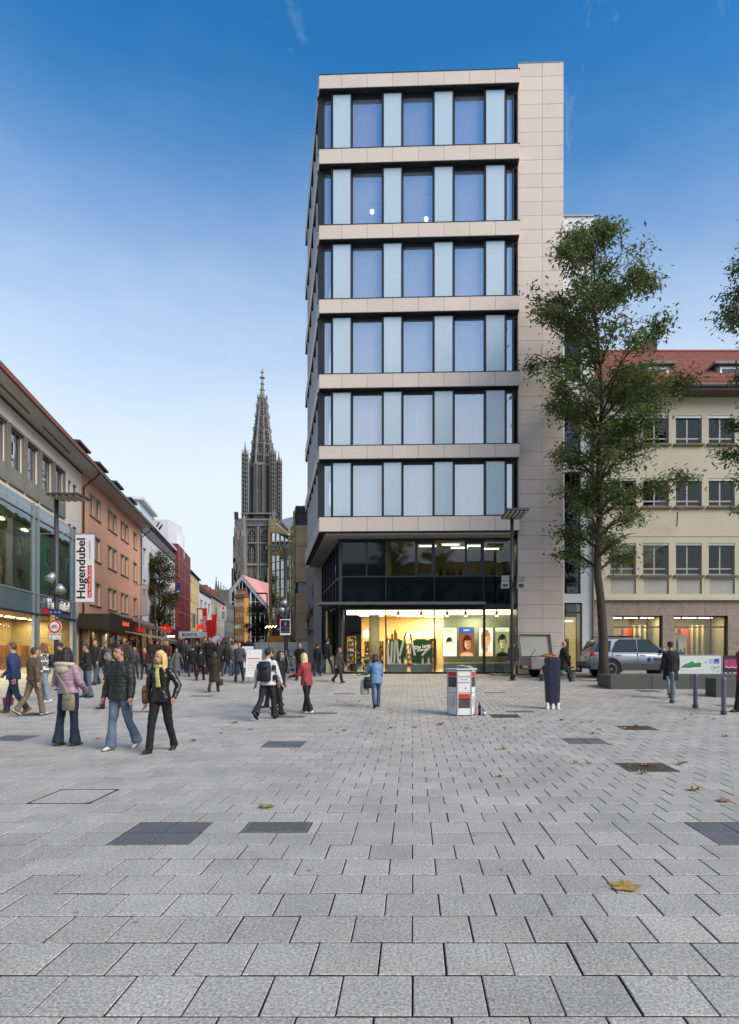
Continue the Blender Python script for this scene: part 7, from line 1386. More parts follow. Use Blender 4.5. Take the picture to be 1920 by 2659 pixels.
bag(b_, 'handbag', 'brown leather handbag held by woman in brown coat', b_.T(-.26, 0, .42), (.12, .07, .12), '#4f3018', lid=False, handle=[b_.T(-.33, 0, .52), b_.T(-.27, 0, .74), b_.T(-.20, 0, .52)])
person('young man in grey and black zip jacket with jeans', 622, 1770, 1667, 0.5, jacket='#4c5052', trousers='#26395a', hair=('short', '#1d1714'), legs=((14, 4), (-10, 14)), arms=((4, 14, 12), (0, 16, 12)), bulk=1.14, hem=.86, vox=.015)
# middle group
p18 = person('man in white jacket with black squares and navy backpack', 695, 1868, 1683, 168, jacket='#d8d8e0', trousers='#1c2230', shoes='#1b1b1d', hair=('short', '#1c1512'), legs=((16, 6), (-18, 26)), arms=((10, 14, 20), (-14, 16, 20)), bulk=1.15, hem=.84, flare=.1, face=False, jm=checker('white black squares', '#d2d2da', '#d2d2da', 7, '#101014') if False else M('white blouson', dye('#cfcfd8', .8), .6, var=.08, bump=.4, bscale=12))
bag(p18, 'backpack', 'navy backpack on the man in white', p18.T(-.02, .21, 1.17), (.16, .11, .24), '#161c2c', strap=[p18.T(.1, .1, 1.4), p18.T(.12, -.06, 1.44), p18.T(.13, -.14, 1.25), p18.T(.14, .05, 1.02)])
for i, (x, y, z) in enumerate(((-.19, .07, 1.27), (-.22, .04, 1.03), (.17, .12, 1.3), (.18, .1, 1.0))):
    b = MB(); c = p18.T(x, y, z); b.loft(rings([c + Vector((0, 0, -.06)), c + Vector((0, 0, .06))], [(.062, .062), (.062, .062)], 4)); b.build('dark_square', cloth('#131318'), p18.t)
person('dark-haired woman in black walking beside white jacket man', 726, 1855, 1690, 60, jacket='#17161a', trousers='#141418', hair=('bob', '#2b1a14'), legs=((14, 6), (-14, 20)), arms=((8, 8, 18), (-10, 8, 14)), hem=.74, female=True, head_turn=20)
person('man with brown hair half hidden behind the backpack', 706, 1838, 1682, -60, jacket='#2a241f', trousers='#1d1d22', hair=('short', '#4a3020'), legs=((10, 4), (-10, 14)), hem=.84)
person('blonde woman in red jacket and black trousers standing', 797, 1852, 1695, -120, jacket='#a81f1c', trousers='#131316', shoes='#d8d8d8', hair=('long', '#cdb27a'), legs=((12, 4), (-12, 8)), arms=((22, 8, 60), (20, 8, 55)), lean=8, hem=.80, bulk=1.12, flare=.09, face=False, female=True, jm=M('red jacket cloth', dye('#a51a18', .75), .7, var=.12, bump=.4, bscale=12))
person('heavy man in black sweater standing by hoarding', 780, 1766, 1669, -8, jacket='#121214', trousers='#141417', hair=('grey_thin', '#3a2e28'), legs=((14, 6), (-10, 14)), arms=((10, 12, 70, 20), (8, 14, 30)), bulk=1.2, hem=.88, vox=.015)
b_ = person('woman in dark clothes with shoulder bag walking to shop', 825, 1756, 1671, 172, jacket='#1d1b20', trousers='#33343a', hair=('bun', '#2b1e18'), legs=((10, 4), (-10, 12)), hem=.84, bulk=1.0, flare=.07, face=False, female=True, vox=.015)
bag(b_, 'shoulder_bag', 'dark grey shoulder bag beside shop entrance', b_.T(-.24, .03, 1.0), (.06, .13, .12), '#2c2c30', strap=[b_.T(-.24, 0, 1.1), b_.T(-.14, .02, 1.46)])
person('person in navy striped jacket striding into the shop', 850, 1752, 1655, 150, jacket='#1d2c44', trousers='#31496e', hair=('short', '#1c1614'), legs=((26, 8), (-24, 20)), hem=.84, bulk=1.15, face=False, vox=.015)
person('woman in grey coat with dark glasses walking', 880, 1773, 1680, 70, jacket='#3e3f40', trousers='#232a3a', hair=('bob', '#5a3222'), legs=((20, 8), (-16, 20)), hem=.66, bulk=1.05, female=True, vox=.015, head_turn=10)
p26 = person('woman in light blue jacket and jeans seen from behind', 977, 1837, 1698, 196, jacket='#5f8fc0', trousers='#4a6a92', shoes='#2a2a30', hair=('fringe', '#2e1a18'), legs=((14, 6), (-14, 16)), arms=((12, 10, 40), (18, 18, 60)), lean=9, hem=.78, bulk=1.2, face=False, female=True, head_tilt=14, jm=M('light blue anorak', dye('#5788bb', .72), .6, var=.08, bump=.5, bscale=11))
bag(p26, 'shopping_bag', 'white and green plastic shopping bag of woman in blue', p26.T(.36, -.12, .68), (.13, .07, .22), '#c9cfc9', lid=False, handle=[p26.T(.33, -.12, .9), p26.T(.36, -.15, 1.0), p26.T(.39, -.12, .9)])
b = MB(); c_ = p26.w(p26.T(.36, -.12, .64)); b.loft(rings([c_ - Vector((0, 0, .05)), c_ + Vector((0, 0, .05))], [(.135, .078), (.135, .078)], 14)); 
bag(p26, 'handbag', 'dark navy handbag of woman in light blue', p26.T(.24, .02, .80), (.15, .07, .16), '#1c1c30', strap=[p26.T(.2, .02, .95), p26.T(.16, .1, 1.3), p26.T(.12, .02, 1.46)])
person('man in dark jacket and beige trousers behind lamp post', 1334, 1762, 1662, 190, jacket='#2d3036', trousers='#9a8566', hair=('short', '#2a2422'), legs=((22, 8), (-22, 22)), arms=((14, 12, 14), (-16, 14, 14)), hem=.84, bulk=1.15, face=False, vox=.015)
person('man in long dark coat walking past the trailer', 1463, 1770, 1663, 90, jacket='#17191c', trousers='#1a1a1e', shoes='#6a4632', hair=('grey_thin', '#8a8278'), legs=((24, 8), (-22, 22)), arms=((16, 6, 24), (-16, 6, 14)), hem=.52, bulk=1.12, vox=.015)
person('man in black coat with dark red cap and pale jeans', 1742, 1813, 1668, 172, jacket='#0f0f11', trousers='#7f9bb5', shoes='#3a4650', hat=('beanie', '#5c141f'), hair=('short', '#2a201c'), legs=((12, 4), (-18, 22)), arms=((6, 8, 8), (-6, 10, 10)), hem=.56, bulk=1.2, flare=.1, face=False, head_tilt=10)
person('person in red coat cut off by the picture edge', 1934, 1850, 1660, -80, jacket='#b01a1c', trousers='#20222a', hair=('short', '#2a201c'), legs=((10, 4), (-10, 12)), bulk=1.2, hem=.7)
# --- crowd down the street: six figures, then copies in other clothes
proto = []
for i, (rt, hr, hm_, fm) in enumerate(((0, ('short', '#2a1d16'), .84, False), (180, ('short', '#1c1614'), .82, False), (0, ('bob', '#3a2418'), .74, True), (180, ('long', '#2c1c14'), .8, True), (60, ('short', '#4a3426'), .86, False), (180, ('fringe', '#6a4a30'), .55, True))):
    proto.append(person('PROTO', 400, 1700, None, rt, h=(1.78, 1.76, 1.68, 1.66, 1.77, 1.65)[i], d=45 + i, hair=hr, legs=((14, 6), (-13, 16)) if i % 2 else ((-12, 14), (15, 6)), arms=((-10, 9, 14), (12, 10, 16)), hem=hm_, bulk=1.12, female=fm, face=rt == 0, vox=.02, group='crowd walking in the shopping street'))
dg = bpy.context.evaluated_depsgraph_get()
for o, extra in QUEUE:
    me = bpy.data.meshes.new_from_object(o.evaluated_get(dg)); mat = o.data.materials[0]; old = o.data
    if extra:
        nv = len(me.vertices); bm = bmesh.new(); bm.from_mesh(me); vs_ = [bm.verts.new(v) for v in extra[0]]
        for f in extra[1]:
            try: q = bm.faces.new([vs_[i] for i in f]); q.smooth = True
            except ValueError: pass
        bm.to_mesh(me); bm.free()
    if o.name.startswith(('jacket', 'coat', 'trousers', 'hair')):      # folds in the cloth
        sd = Vector(((len(o.name) * 7 + len(me.vertices)) % 97, 3.1, 0)); k_ = 13 if o.name[0] != 't' else 11
        nv = len(me.vertices); co = [0.] * (nv * 3); no = [0.] * (nv * 3); me.vertices.foreach_get('co', co); me.vertices.foreach_get('normal', no); nz = noise.noise
        for i in range(0, nv * 3, 3):
            x, y, z = co[i] + sd.x, co[i + 1] + sd.y, co[i + 2]; f_ = nz((x * k_, y * k_, z * k_ * .8)) * .011 + nz((x * 30, y * 30, z * 30)) * .004
            co[i] += no[i] * f_; co[i + 1] += no[i + 1] * f_; co[i + 2] += no[i + 2] * f_
        me.vertices.foreach_set('co', co)
    me.materials.clear(); me.materials.append(mat); o.modifiers.clear(); o.data = me; me.name = o.name; me.polygons.foreach_set('use_smooth', [True] * len(me.polygons))
    if old.users == 0: bpy.data.meshes.remove(old)
JC = ['#17171a', '#1d2026', '#2b2420', '#3a3f46', '#22283a', '#4a2f22', '#5a5c5e', '#141416', '#2f3a34', '#6d2420', '#3c3028', '#8a7a62', '#26262c', '#4a5a70', '#b8b4ac', '#7a2a2c']
JN = ['black', 'charcoal', 'dark brown', 'slate grey', 'navy', 'chestnut', 'mid grey', 'jet black', 'bottle green', 'dark red', 'umber', 'tan', 'blackish', 'steel blue', 'off-white', 'crimson']
TC = ['#1d2536', '#17171b', '#33435e', '#2c2c30', '#4a5a74']; TN = ['dark jeans', 'black trousers', 'blue jeans', 'charcoal trousers', 'faded jeans']
rc = random.Random(17); spots = []; tries = 0
fixed = [(408, 1742), (421, 1752), (436, 1752), (475, 1748), (484, 1742), (590, 1756), (596, 1748), (607, 1744), (612, 1752), (250, 1778), (263, 1778), (277, 1765), (322, 1756), (392, 1748), (545, 1748), (570, 1752), (580, 1744), (531, 1744), (511, 1744), (648, 1744), (330, 1748), (466, 1738)]
for (px, fy) in fixed: spots.append((px, depth(fy)))
while len(spots) < 78 and tries < 4000:
    tries += 1; d = rc.uniform(40, 120); pl, pr = 700 - 11.3 * F / d, 700 - 1.5 * F / d
    px = rc.uniform(pl, pr)
    if px < 300 or px > 690: continue
    if all((X(px, d) - X(a, e)) ** 2 + (d - e) ** 2 > .9 for a, e in spots): spots.append((px, d))
spots.sort(key=lambda q: q[1]); used = set()
for i, (px, d) in enumerate(spots):
    p_ = proto[i % 6]; jc, tc = rc.randrange(len(JC)), rc.randrange(len(TC))
    if i < 6: root = p_.t
    else:
        root = p_.t.copy(); COL.objects.link(root)
    root.location = (X(px, d), d, g(d)); root.rotation_euler = (0, 0, R((0, 180, 0, 180, 60, 180)[i % 6] + rc.uniform(-25, 25))); s_ = rc.uniform(.95, 1.05); root.scale = (s_, s_, s_)
    where = 'nearest' if d < 40 else 'near' if d < 55 else 'middle' if d < 80 else 'far'
    lab_ = None; base_ = f'{JN[jc]} coat and {TN[tc]}'
    pos_ = 'by orange building' if px < 360 and d < 62 else 'at the street mouth' if d < 40 else 'below the ESPRIT banners' if 510 < px < 570 and d > 60 else 'near the white parasol' if 550 < px < 600 and d > 55 else 'by hoarding' if px > 620 else 'deep in the crowd' if d > 75 else 'in mid street'
    for who in (('man', 'man', 'woman', 'woman', 'man', 'woman')[i % 6],):
        for ex in ('', ' walking alone', ' farther back', ' half hidden', ' in the thick of it', ' among others', ' small in the distance'):
            l_ = f'{who} in {base_} {pos_}{ex}'
            if l_ not in used: lab_ = l_; break
        if not lab_: jc = (jc + 5) % len(JC); lab_ = f'{who} in {JN[jc]} coat and {TN[tc]} {pos_} seen at distance {int(d)} paces'
    used.add(lab_); root['label'] = lab_
    kids = list(p_.t.children) if i >= 6 else list(root.children)
    for ch in kids:
        c = ch
        if i >= 6:
            c = ch.copy(); COL.objects.link(c); c.parent = root
            for g2 in ch.children:
                e = g2.copy(); COL.objects.link(e); e.parent = c
        col_ = cloth(JC[jc]) if c.name.startswith(('jacket', 'coat')) else cloth(TC[tc]) if c.name.startswith('trousers') else None
        if col_: c.material_slots[0].link = 'OBJECT'; c.material_slots[0].material = col_
# ------------------------------------------------------------------ lamps and signs
m_bulb = M('lamp reflector', '#b9b6a4', .25, .5, var=.05)
def lamp(px, d, zt, label, hx, hy, lx, ly, r=.075, floods=None, bulbs=(5, 5), group='tall square-headed street lamps'):
    """post at a picture column; head is a flat panel reaching from (hx, hy) to (hx+lx, hy+ly) beside the post"""
    x = X(px, d); t = thing('street_lamp', label, 'street lamp', (x, d, g(d)), group=group)
    b = MB(); b.tube([(x, d, g(d) - .1), (x, d, zt)], r, 14); b.build('post', m_post, t, smooth=True); b = MB(); b.lathe([(r * 2.4, 0), (r * 2.4, .02), (r * 1.3, .05)], 14, (x, d, g(d))); b.build('foot', m_post, t)
    b = MB(); b.box(x + hx, x + hx + lx, d + hy, d + hy + ly, zt - .04, zt + .06); hd = b.build('head', m_post, t, bevel=.012)
    nx, ny = bulbs; b = MB()
    for i in range(nx):
        for j in range(ny):
            q = MB(); q.lathe([(.001, -.05), (min(lx / nx, ly / ny) * .26, -.045), (min(lx / nx, ly / ny) * .40, 0)], 8, (x + hx + lx * (i + .5) / nx, d + hy + ly * (j + .5) / ny, zt - .042)); q.build('reflector', m_bulb, hd)
    for (fx, fz, kind) in (floods or ()):
        if kind == 'box':
            b = MB(); b.box(x + fx - .17, x + fx + .17, d - .32, d - .02, fz - .14, fz + .12); fl = b.build('floodlight', m_alu, t, bevel=.01); b = MB(); b.box(x + fx - .12, x + fx + .12, d - .335, d - .322, fz - .10, fz + .05); b.build('lens', m_dark, fl); b = MB(); b.box(x + fx - .17, x + fx + .17, d - .34, d - .3, fz + .13, fz + .40); b.build('visor', m_galv, fl); b = MB(); b.tube([(x, d, fz), (x + fx, d - .05, fz)], .03, 6); b.build('arm', m_post, fl)
        else:
            s = 1 if fx > 0 else -1; c = Vector((x + fx, d - .15, fz)); b = MB(); b.tube([c + Vector((0, 0, .12)), c, c + Vector((s * .1, -.12, -.2))], [.06, .14, .21], 14); fl = b.build('floodlight', m_alu, t, smooth=True); b = MB(); b.tube([(x, d, fz), c], .03, 6); b.build('arm', m_post, fl)
    return t, x
lamp(1330, 26.9, 7.62, 'nearest square-headed street lamp with two box floodlights by pharmacy', -.45, -1.5, .92, 1.75, floods=[(-.34, 4.62, 'box'), (.34, 4.62, 'box')])
LP, lx_ = lamp(147, 24.5, 7.85, 'street lamp carrying no-cycling sign by the bookshop', .0, -.7, 1.25, 1.0, .085, floods=[(-.05, 4.75, 'bowl'), (.22, 4.3, 'bowl')])
LM, lm_ = lamp(743, 31, 6.95, 'street lamp with concert poster at the street mouth', -.95, -.5, .85, .9, .085, floods=[(.0, 4.25, 'bowl'), (-.12, 3.9, 'bowl')])
for px, d, zt, sd, lb in ((404, 55, 8.2, 1, 'street lamp under the broad street tree'), (450, 79, 8.4, 1, 'street lamp by the dark red cladding'), (513, 100, 8.6, 1, 'slim street lamp in front of the yellow house'), (694, 73, 8.6, -1, 'street lamp just past the gold mirror store'), (689, 92, 8.4, -1, 'far street lamp in front of the small tree')):
    lamp(px, d, zt, lb, .05 if sd > 0 else -1.3, -.4, 1.25, .8, bulbs=(3, 2))
# no-cycling sign, its plate and the way-finding panels
d_ = 24.38; zc_ = Z(1627, d_); t = thing('no_cycling_sign', 'round red and white no-cycling sign on the lamp post', 'traffic sign', (lx_ - .06, d_, zc_)); x_ = X(142.5, d_)
def disc_y(b, x, z, r, y0, y1, n=32): b.prism([(x + r * math.cos(2 * math.pi * i / n), z + r * math.sin(2 * math.pi * i / n)) for i in range(n)], y0, y1, 'y')
b = MB(); disc_y(b, x_, zc_, .275, d_ - .01, d_ + .01); b.build('rim', m_white, t); b = MB(); disc_y(b, x_, zc_, .262, d_ - .014, d_ - .01); b.build('red_ring', m_red, t); b = MB(); disc_y(b, x_, zc_, .19, d_ - .018, d_ - .014); b.build('field', m_white, t)
b = MB(); yb = d_ - .021
for s in (-1, 1): b.tube([(x_ + s * .085 + .058 * math.cos(a * .4488), yb, zc_ - .025 + .058 * math.sin(a * .4488)) for a in range(15)], .008, 5)
for a, c in (((-.085, -.025), (-.035, .05)), ((-.035, .05), (.06, .045)), ((-.035, .05), (-.01, -.025)), ((-.01, -.025), (.06, .045)), ((-.085, -.025), (-.01, -.025)), ((.085, -.025), (.05, .08)), ((.05, .08), (.08, .085)), ((-.06, .06), (-.015, .062))): b.tube([(x_ + a[0], yb, zc_ + a[1]), (x_ + c[0], yb, zc_ + c[1])], .008, 5)
b.build('bicycle_symbol', m_ink, t)
t = thing('sign_plate', 'white plate reading ausgenommen 20 - 9 h below no-cycling sign', 'traffic sign', (x_, d_, Z(1652, d_))); zq = Z(1652.5, d_); b = MB(); b.box(x_ - .245, x_ + .245, d_ - .01, d_ + .01, zq - .14, zq + .13); b.build('plate', m_white, t, bevel=.004)
b = MB()
for (a, c, e, f) in ((-.235, .235, -.13, -.122), (-.235, .235, .113, .121), (-.235, -.227, -.122, .113), (.227, .235, -.122, .113)): b.box(x_ + a, x_ + c, d_ - .014, d_ - .0105, zq + e, zq + f)
b.build('border', m_ink, t); text('lettering', 'ausgenommen', m_ink, .075, Vector((x_, d_ - .014, zq + .045)), (1, 0, 0), (0, 0, 1), t, thick=0, wide=.8); text('lettering', '20 - 9 h', m_ink, .085, Vector((x_, d_ - .014, zq - .065)), (1, 0, 0), (0, 0, 1), t, thick=0)
m_navy = M('navy panel', '#1a2c5e', .5, var=.05); m_yelp = M('yellow panel', '#c79a1c', .5, var=.05)
for i, (a, c, e, f, m_) in enumerate(((128, 139, 1583, 1597, m_navy), (139.3, 150, 1583, 1597, m_navy), (150.3, 160, 1583, 1597, m_navy), (132, 143, 1597.5, 1611, m_yelp), (143.3, 154, 1597.5, 1611, m_navy))):
    b = MB(); b.box(X(a, d_), X(c, d_), d_ - .012, d_ + .012, Z(f, d_), Z(e, d_)); o = tag(b.build('wayfinding_panel', m_, bevel=.003), ('navy wayfinding panel, first of the top row', 'navy wayfinding panel, middle of the top row', 'navy wayfinding panel, last of the top row', 'yellow wayfinding panel under the navy row', 'navy wayfinding panel beside the yellow one')[i], 'sign', 'wayfinding panels on lamp post')
    cx_, cz_ = (X(a, d_) + X(c, d_)) / 2, (Z(e, d_) + Z(f, d_)) / 2; b = MB(); b.tube([(cx_ - .05, d_ - .016, cz_ + .03), (cx_ + .0, d_ - .016, cz_ + .03), (cx_ - .01, d_ - .016, cz_ - .04)], .007, 4); b.tube([(cx_ + .01, d_ - .016, cz_), (cx_ + .06, d_ - .016, cz_)], .007, 4); b.build('arrow', m_white if m_ is m_navy else m_ink, o)
# concert poster on the middle lamp
d_ = 30.85; t = thing('lamp_poster', 'framed concert poster with purple stage photo on lamp post', 'poster', P(741, 1648, d_)); b = MB(); b.box(X(728, d_), X(755, d_), d_ - .02, d_ + .02, Z(1649, d_), Z(1608, d_)); b.build('board', m_white, t)
b = MB(); b.box(X(729.5, d_), X(753.5, d_), d_ - .028, d_ - .02, Z(1630, d_), Z(1610, d_)); b.build('photo', M('stage photo', '#1d1838', .5, var=.9, scale=9), t); b = MB(); b.box(X(729.5, d_), X(753.5, d_), d_ - .028, d_ - .02, Z(1639, d_), Z(1630.5, d_)); b.build('caption_band', M('maroon band', '#3c1a16', .5, var=.3, scale=14), t)
b = MB(); b.box(X(729.5, d_), X(753.5, d_), d_ - .028, d_ - .02, Z(1644, d_), Z(1639.5, d_)); b.build('lower_band', m_navy, t)
b = MB(); b.ell((X(742, d_), d_ - .03, Z(1621, d_)), (.07, .006, .09), 10, 6); b.ell((X(742, d_), d_ - .03, Z(1616, d_)), (.035, .006, .04), 8, 6); b.build('performer', M('performer skin', '#8a5a6a', .6), t)
# ------------------------------------------------------------------ info column, bottles, covered stand
d_ = depth(1860) + .35; cx_ = X(1199, d_); R_ = .37; zb_, zt_ = g(d_), g(d_) + 1.22; t = thing('info_column', 'hexagonal white charity info column with red posters and papers on top', 'info stand', (cx_, d_, zb_))
a0 = R(68); cor = [Vector((cx_ + R_ * math.cos(a0 + i * math.pi / 3), d_ + R_ * math.sin(a0 + i * math.pi / 3), 0)) for i in range(6)]
b = MB(); b.prism([(c.x, c.y) for c in cor], zb_ + .02, zt_ - .03, 'z'); b.build('core', m_white, t)
b = MB(); b.prism([(cx_ + (c.x - cx_) * 1.14, d_ + (c.y - d_) * 1.14) for c in cor], zt_ - .03, zt_, 'z'); b.build('top', m_wht2, t, bevel=.006)
b = MB()
for c in cor: b.tube([(c.x, c.y, zb_), (c.x, c.y, zt_ - .03)], .016, 8)
for z_ in (zb_ + .02, zb_ + .60, zt_ - .05):
    for c, e in zip(cor, cor[1:] + cor[:1]): b.tube([(c.x, c.y, z_), (e.x, e.y, z_)], .011, 6)
b.build('aluminium_frame', m_alu, t)
m_photo = M('printed photo', '#4a3a34', .5, var=.9, scale=14); m_paper = M('paper white', '#d2d2d0', .6, var=.02)
for i in range(6):
    c, e = cor[i], cor[(i + 1) % 6]; nrm = Vector(((c.x + e.x) / 2 - cx_, (c.y + e.y) / 2 - d_, 0)).normalized()
    if nrm.y > .3: continue
    f_ = Fr((c.x, c.y), (e.x, e.y)); L_ = f_.len; sgn = 1 if f_.N.dot(nrm.to_2d()) > 0 else -1
    def pn(nm, u0, u1, z0, z1, m_, k=1): q = MB(f_); q.box(u0 * L_, u1 * L_, sgn * .002 * k, sgn * (.002 * k + .002), zb_ + z0, zb_ + z1); return q.build(nm, m_, t)
    alt = i % 2 == 0
    if alt: pn('poster_header', .08, .92, 1.02, 1.14, m_red); pn('poster_photo', .08, .92, .74, 1.01, m_photo); pn('poster_footer', .08, .92, .64, .73, m_paper); pn('emblem_sheet', .08, .92, .06, .58, m_paper)
    else: pn('text_sheet', .08, .92, .64, 1.14, m_paper); pn('poster_header', .08, .92, .48, .57, m_red); pn('poster_photo', .08, .92, .2, .475, m_photo); pn('poster_footer', .08, .92, .06, .19, m_paper)
    mid = (c + e) / 2; out_ = nrm * .009; xd = (e - c).normalized() * (1 if (e - c).x > 0 else -1)
    if alt:
        b = MB(); b.tube([mid + out_ + xd * .1 * math.cos(a * .4488) + Vector((0, 0, zb_ + .36 + .15 * math.sin(a * .4488))) for a in range(15)], .006, 4); b.tube([mid + out_ + xd * (.035 * math.sin(a * .8)) + Vector((0, 0, zb_ + .27 + a * .016)) for a in range(12)], .007, 4); b.build('round_emblem', M('brick red ink', '#a8322a', .6), t)
    else:
        for j, s in enumerate(('Starke Hilfe', 'für die', 'Schwachen.')): text('lettering', s, M('grey ink'), .045, mid + out_ + Vector((0, 0, zb_ + 1.02 - j * .075)), xd, (0, 0, 1), t, thick=0)
        b = MB(); q = mid + out_ + xd * .04 + Vector((0, 0, zb_ + .72)); b.add([q + xd * -.02 + Vector((0, 0, -.02)), q + xd * .02 + Vector((0, 0, -.02)), q + xd * .02 + Vector((0, 0, .02)), q + xd * -.02 + Vector((0, 0, .02))], [(0, 1, 2, 3)]); b.build('small_logo', m_red, t, recalc=False)
rq = random.Random(8)
for i in range(5):
    q = MB(); a = rq.uniform(-.6, .6); c = Vector((cx_ + rq.uniform(-.16, .16), d_ + rq.uniform(-.1, .1), zt_ + .006 + i * .014)); ux, uy = Vector((math.cos(a), math.sin(a), rq.uniform(-.02, .06))) * .15, Vector((-math.sin(a), math.cos(a), 0)) * .11
    q.add([c - ux - uy, c + ux - uy, c + ux * 1.0 + uy + Vector((0, 0, .02)), c - ux + uy, c - uy + Vector((0, 0, .018)), c + uy + Vector((0, 0, .02))], [(0, 4, 5, 3), (4, 1, 2, 5)]); tag(q.build('paper_sheet', m_paper, recalc=False), ('bottom', 'second', 'middle', 'fourth', 'top')[i] + ' loose paper sheet on the info column', 'paper', 'papers on info column')
for i, (dx, h_, c_, lb) in enumerate(((.47, .34, '#1c1d20', 'tall dark bottle beside the info column'), (.56, .30, '#9fb4c4', 'clear water bottle beside the info column'), (.58, .24, '#5a86b8', 'short blue bottle in front of the others'))):
    x_, y_ = cx_ + dx, d_ - .05 - i * .09; t = thing('bottle', lb, 'bottle', (x_, y_, g(y_))); b = MB(); b.lathe([(.035, 0), (.04, .01), (.04, h_ * .62), (.03, h_ * .78), (.014, h_ * .88), (.014, h_ * .95)], 12, (x_, y_, g(y_))); b.build('bottle_body', M('bottle ' + c_, c_, .15, var=.05), t, smooth=True); b = MB(); b.lathe([(.016, h_ * .95), (.016, h_)], 10, (x_, y_, g(y_))); b.build('cap', m_navy, t); b = MB(); b.lathe([(.0405, h_ * .2), (.0405, h_ * .45)], 12, (x_, y_, g(y_))); b.build('bottle_label', m_paper if i else m_red, t)
d_ = depth(1841); cx_ = X(1435, d_); zb_ = g(d_); s_ = F / d_; t = thing('covered_stand', 'upright stand under a navy blue cloth cover on white feet', 'covered stand', (cx_, d_, zb_)); m_navc = M('navy cover cloth', '#0b1030', .7, var=.2, scale=5, bump=.8, bscale=6)
b = MB(); zz = [.17, .3, .6, .9, 1.2, 1.4, 1.46, 1.475]; b.loft([[Vector((cx_ + (.2 - (.02 if z_ < .5 else 0)) * w_ * sx, d_ + .13 * w_ * sy, zb_ + z_)) for sx, sy in ((-1, -.85), (-.5, -1), (.5, -1), (1, -.85), (1, .85), (.5, 1), (-.5, 1), (-1, .85))] for z_, w_ in zip(zz, (1, 1.01, .99, 1.02, 1.0, 1.04, .97, .8))]); b.build('cover', m_navc, t, smooth=False)
for sx in (-1, 0, 1): b = MB(); b.box(cx_ + sx * .15 - .035, cx_ + sx * .15 + .035, d_ - .12, d_ + .1, zb_, zb_ + .2); b.build('foot', m_white, t, bevel=.012)
b = MB(); b.box(cx_ - .17, cx_ + .17, d_ - .06, d_ + .06, zb_ + .08, zb_ + .25); b.build('frame', m_steel, t)
# ------------------------------------------------------------------ bollards, planter walls, banners behind them
for px, fy, ty, lb in ((1746, 1826, 1744, 'bollard in front of the man in black'), (1806, 1839, 1749, 'middle grey bollard of the three'), (1880, 1856, 1758, 'rightmost and nearest grey bollard')):
    d_ = depth(fy); x_ = X(px, d_); h_ = (fy - ty) * d_ / F; t = thing('bollard', lb, 'bollard', (x_, d_, g(d_)), group='grey steel bollards'); b = MB(); b.lathe([(.06, 0), (.06, h_ - .07), (.066, h_ - .065), (.066, h_ - .05), (.055, h_ - .03), (.035, h_ - .008), (.002, h_)], 18, (x_, d_, g(d_))); b.build('shaft', M('grey bollard paint', '#5d646c', .4, .4, var=.15, scale=6), t, smooth=False); smooth_by_angle(t.children[0], 30); b = MB(); b.lathe([(.078, -.02), (.078, .10), (.064, .115)], 18, (x_, d_, g(d_))); b.build('base', M('bollard base', '#43474c', .6, .2), t); smooth_by_angle(t.children[1], 30)
m_basalt = M('basalt block', '#4a4a48', .75, var=.12, scale=4, rnd=.05, bump=.2, bscale=50)
d_ = depth(1790); f_ = Fr((X(1585, d_), d_), (X(2150, d_), d_ + .2)); z0_ = g(d_) - .05; h_ = Z(1753, d_) - g(d_); t = thing('planter_wall', 'long low dark stone planter wall in front of the car', 'wall', f_.pt(2, 0, g(d_)))
us_ = [0, f_.u(1693), f_.u(1794), f_.u(1896), f_.u(2000), f_.len]
for a, c in zip(us_, us_[1:]): piece('stone_block', f_, a + .004, c - .004, -1.5, 0, z0_, z0_ + .05 + h_, m_basalt, t, bev=.012)
d_ = depth(1811); f_ = Fr((X(1859, d_), d_), (X(2100, d_), d_ + .1)); t = thing('stone_bench', 'shorter dark stone block at the picture edge', 'bench', f_.pt(1, 0, g(d_))); us_ = [0, 1.6, 3.2]
for a, c in zip(us_, us_[1:]): piece('stone_block', f_, a + .004, c - .004, -.7, 0, g(d_) - .05, Z(1762, d_), m_basalt, t, bev=.012)
d_ = 24.6; t = thing('advert_banner', 'white advertising banner with green sneaker leaning behind planter', 'banner', P(1817, 1752, d_)); x0, x1, z0, z1 = X(1762, d_), X(1874, d_), Z(1755, d_), Z(1702, d_)
b = MB(); b.box(x0, x1, d_, d_ + .02, z0, z1); b.build('sheet', M('banner sheet', '#c6ccca', .6, var=.03), t)
b = MB()
for (a, c, e, f) in ((x0 - .03, x1 + .03, z1, z1 + .03), (x0 - .03, x0, z0 - .1, z1), (x1, x1 + .03, z0 - .1, z1)): b.box(a, c, d_ - .01, d_ + .03, e, f)
b.build('frame', m_alu, t)
def bp(cx, cy): return (X(1480 + cx / 3.7227, d_), Z(1640 + cy / 3.7227, d_))
shoe = [(1076, 362), (1076, 345), (1110, 318), (1165, 296), (1185, 284), (1210, 306), (1255, 298), (1270, 306), (1268, 350), (1240, 360), (1150, 366)]
b = MB(); b.prism([bp(*q) for q in shoe], d_ - .006, d_ - .001, 'y'); b.build('green_shoe', M('green canvas print', '#1f7a3c', .6, var=.3, scale=14), t); b = MB(); b.prism([bp(*q) for q in ((1074, 366), (1074, 350), (1150, 352), (1268, 342), (1270, 356), (1160, 370))], d_ - .009, d_ - .0065, 'y'); b.build('white_sole', m_white, t)
b = MB()
for i in range(5): a, c = bp(1120 + i * 14, 322 - i * 6), bp(1136 + i * 14, 336 - i * 5); b.tube([(a[0], d_ - .011, a[1]), (c[0], d_ - .011, c[1])], .006, 4)
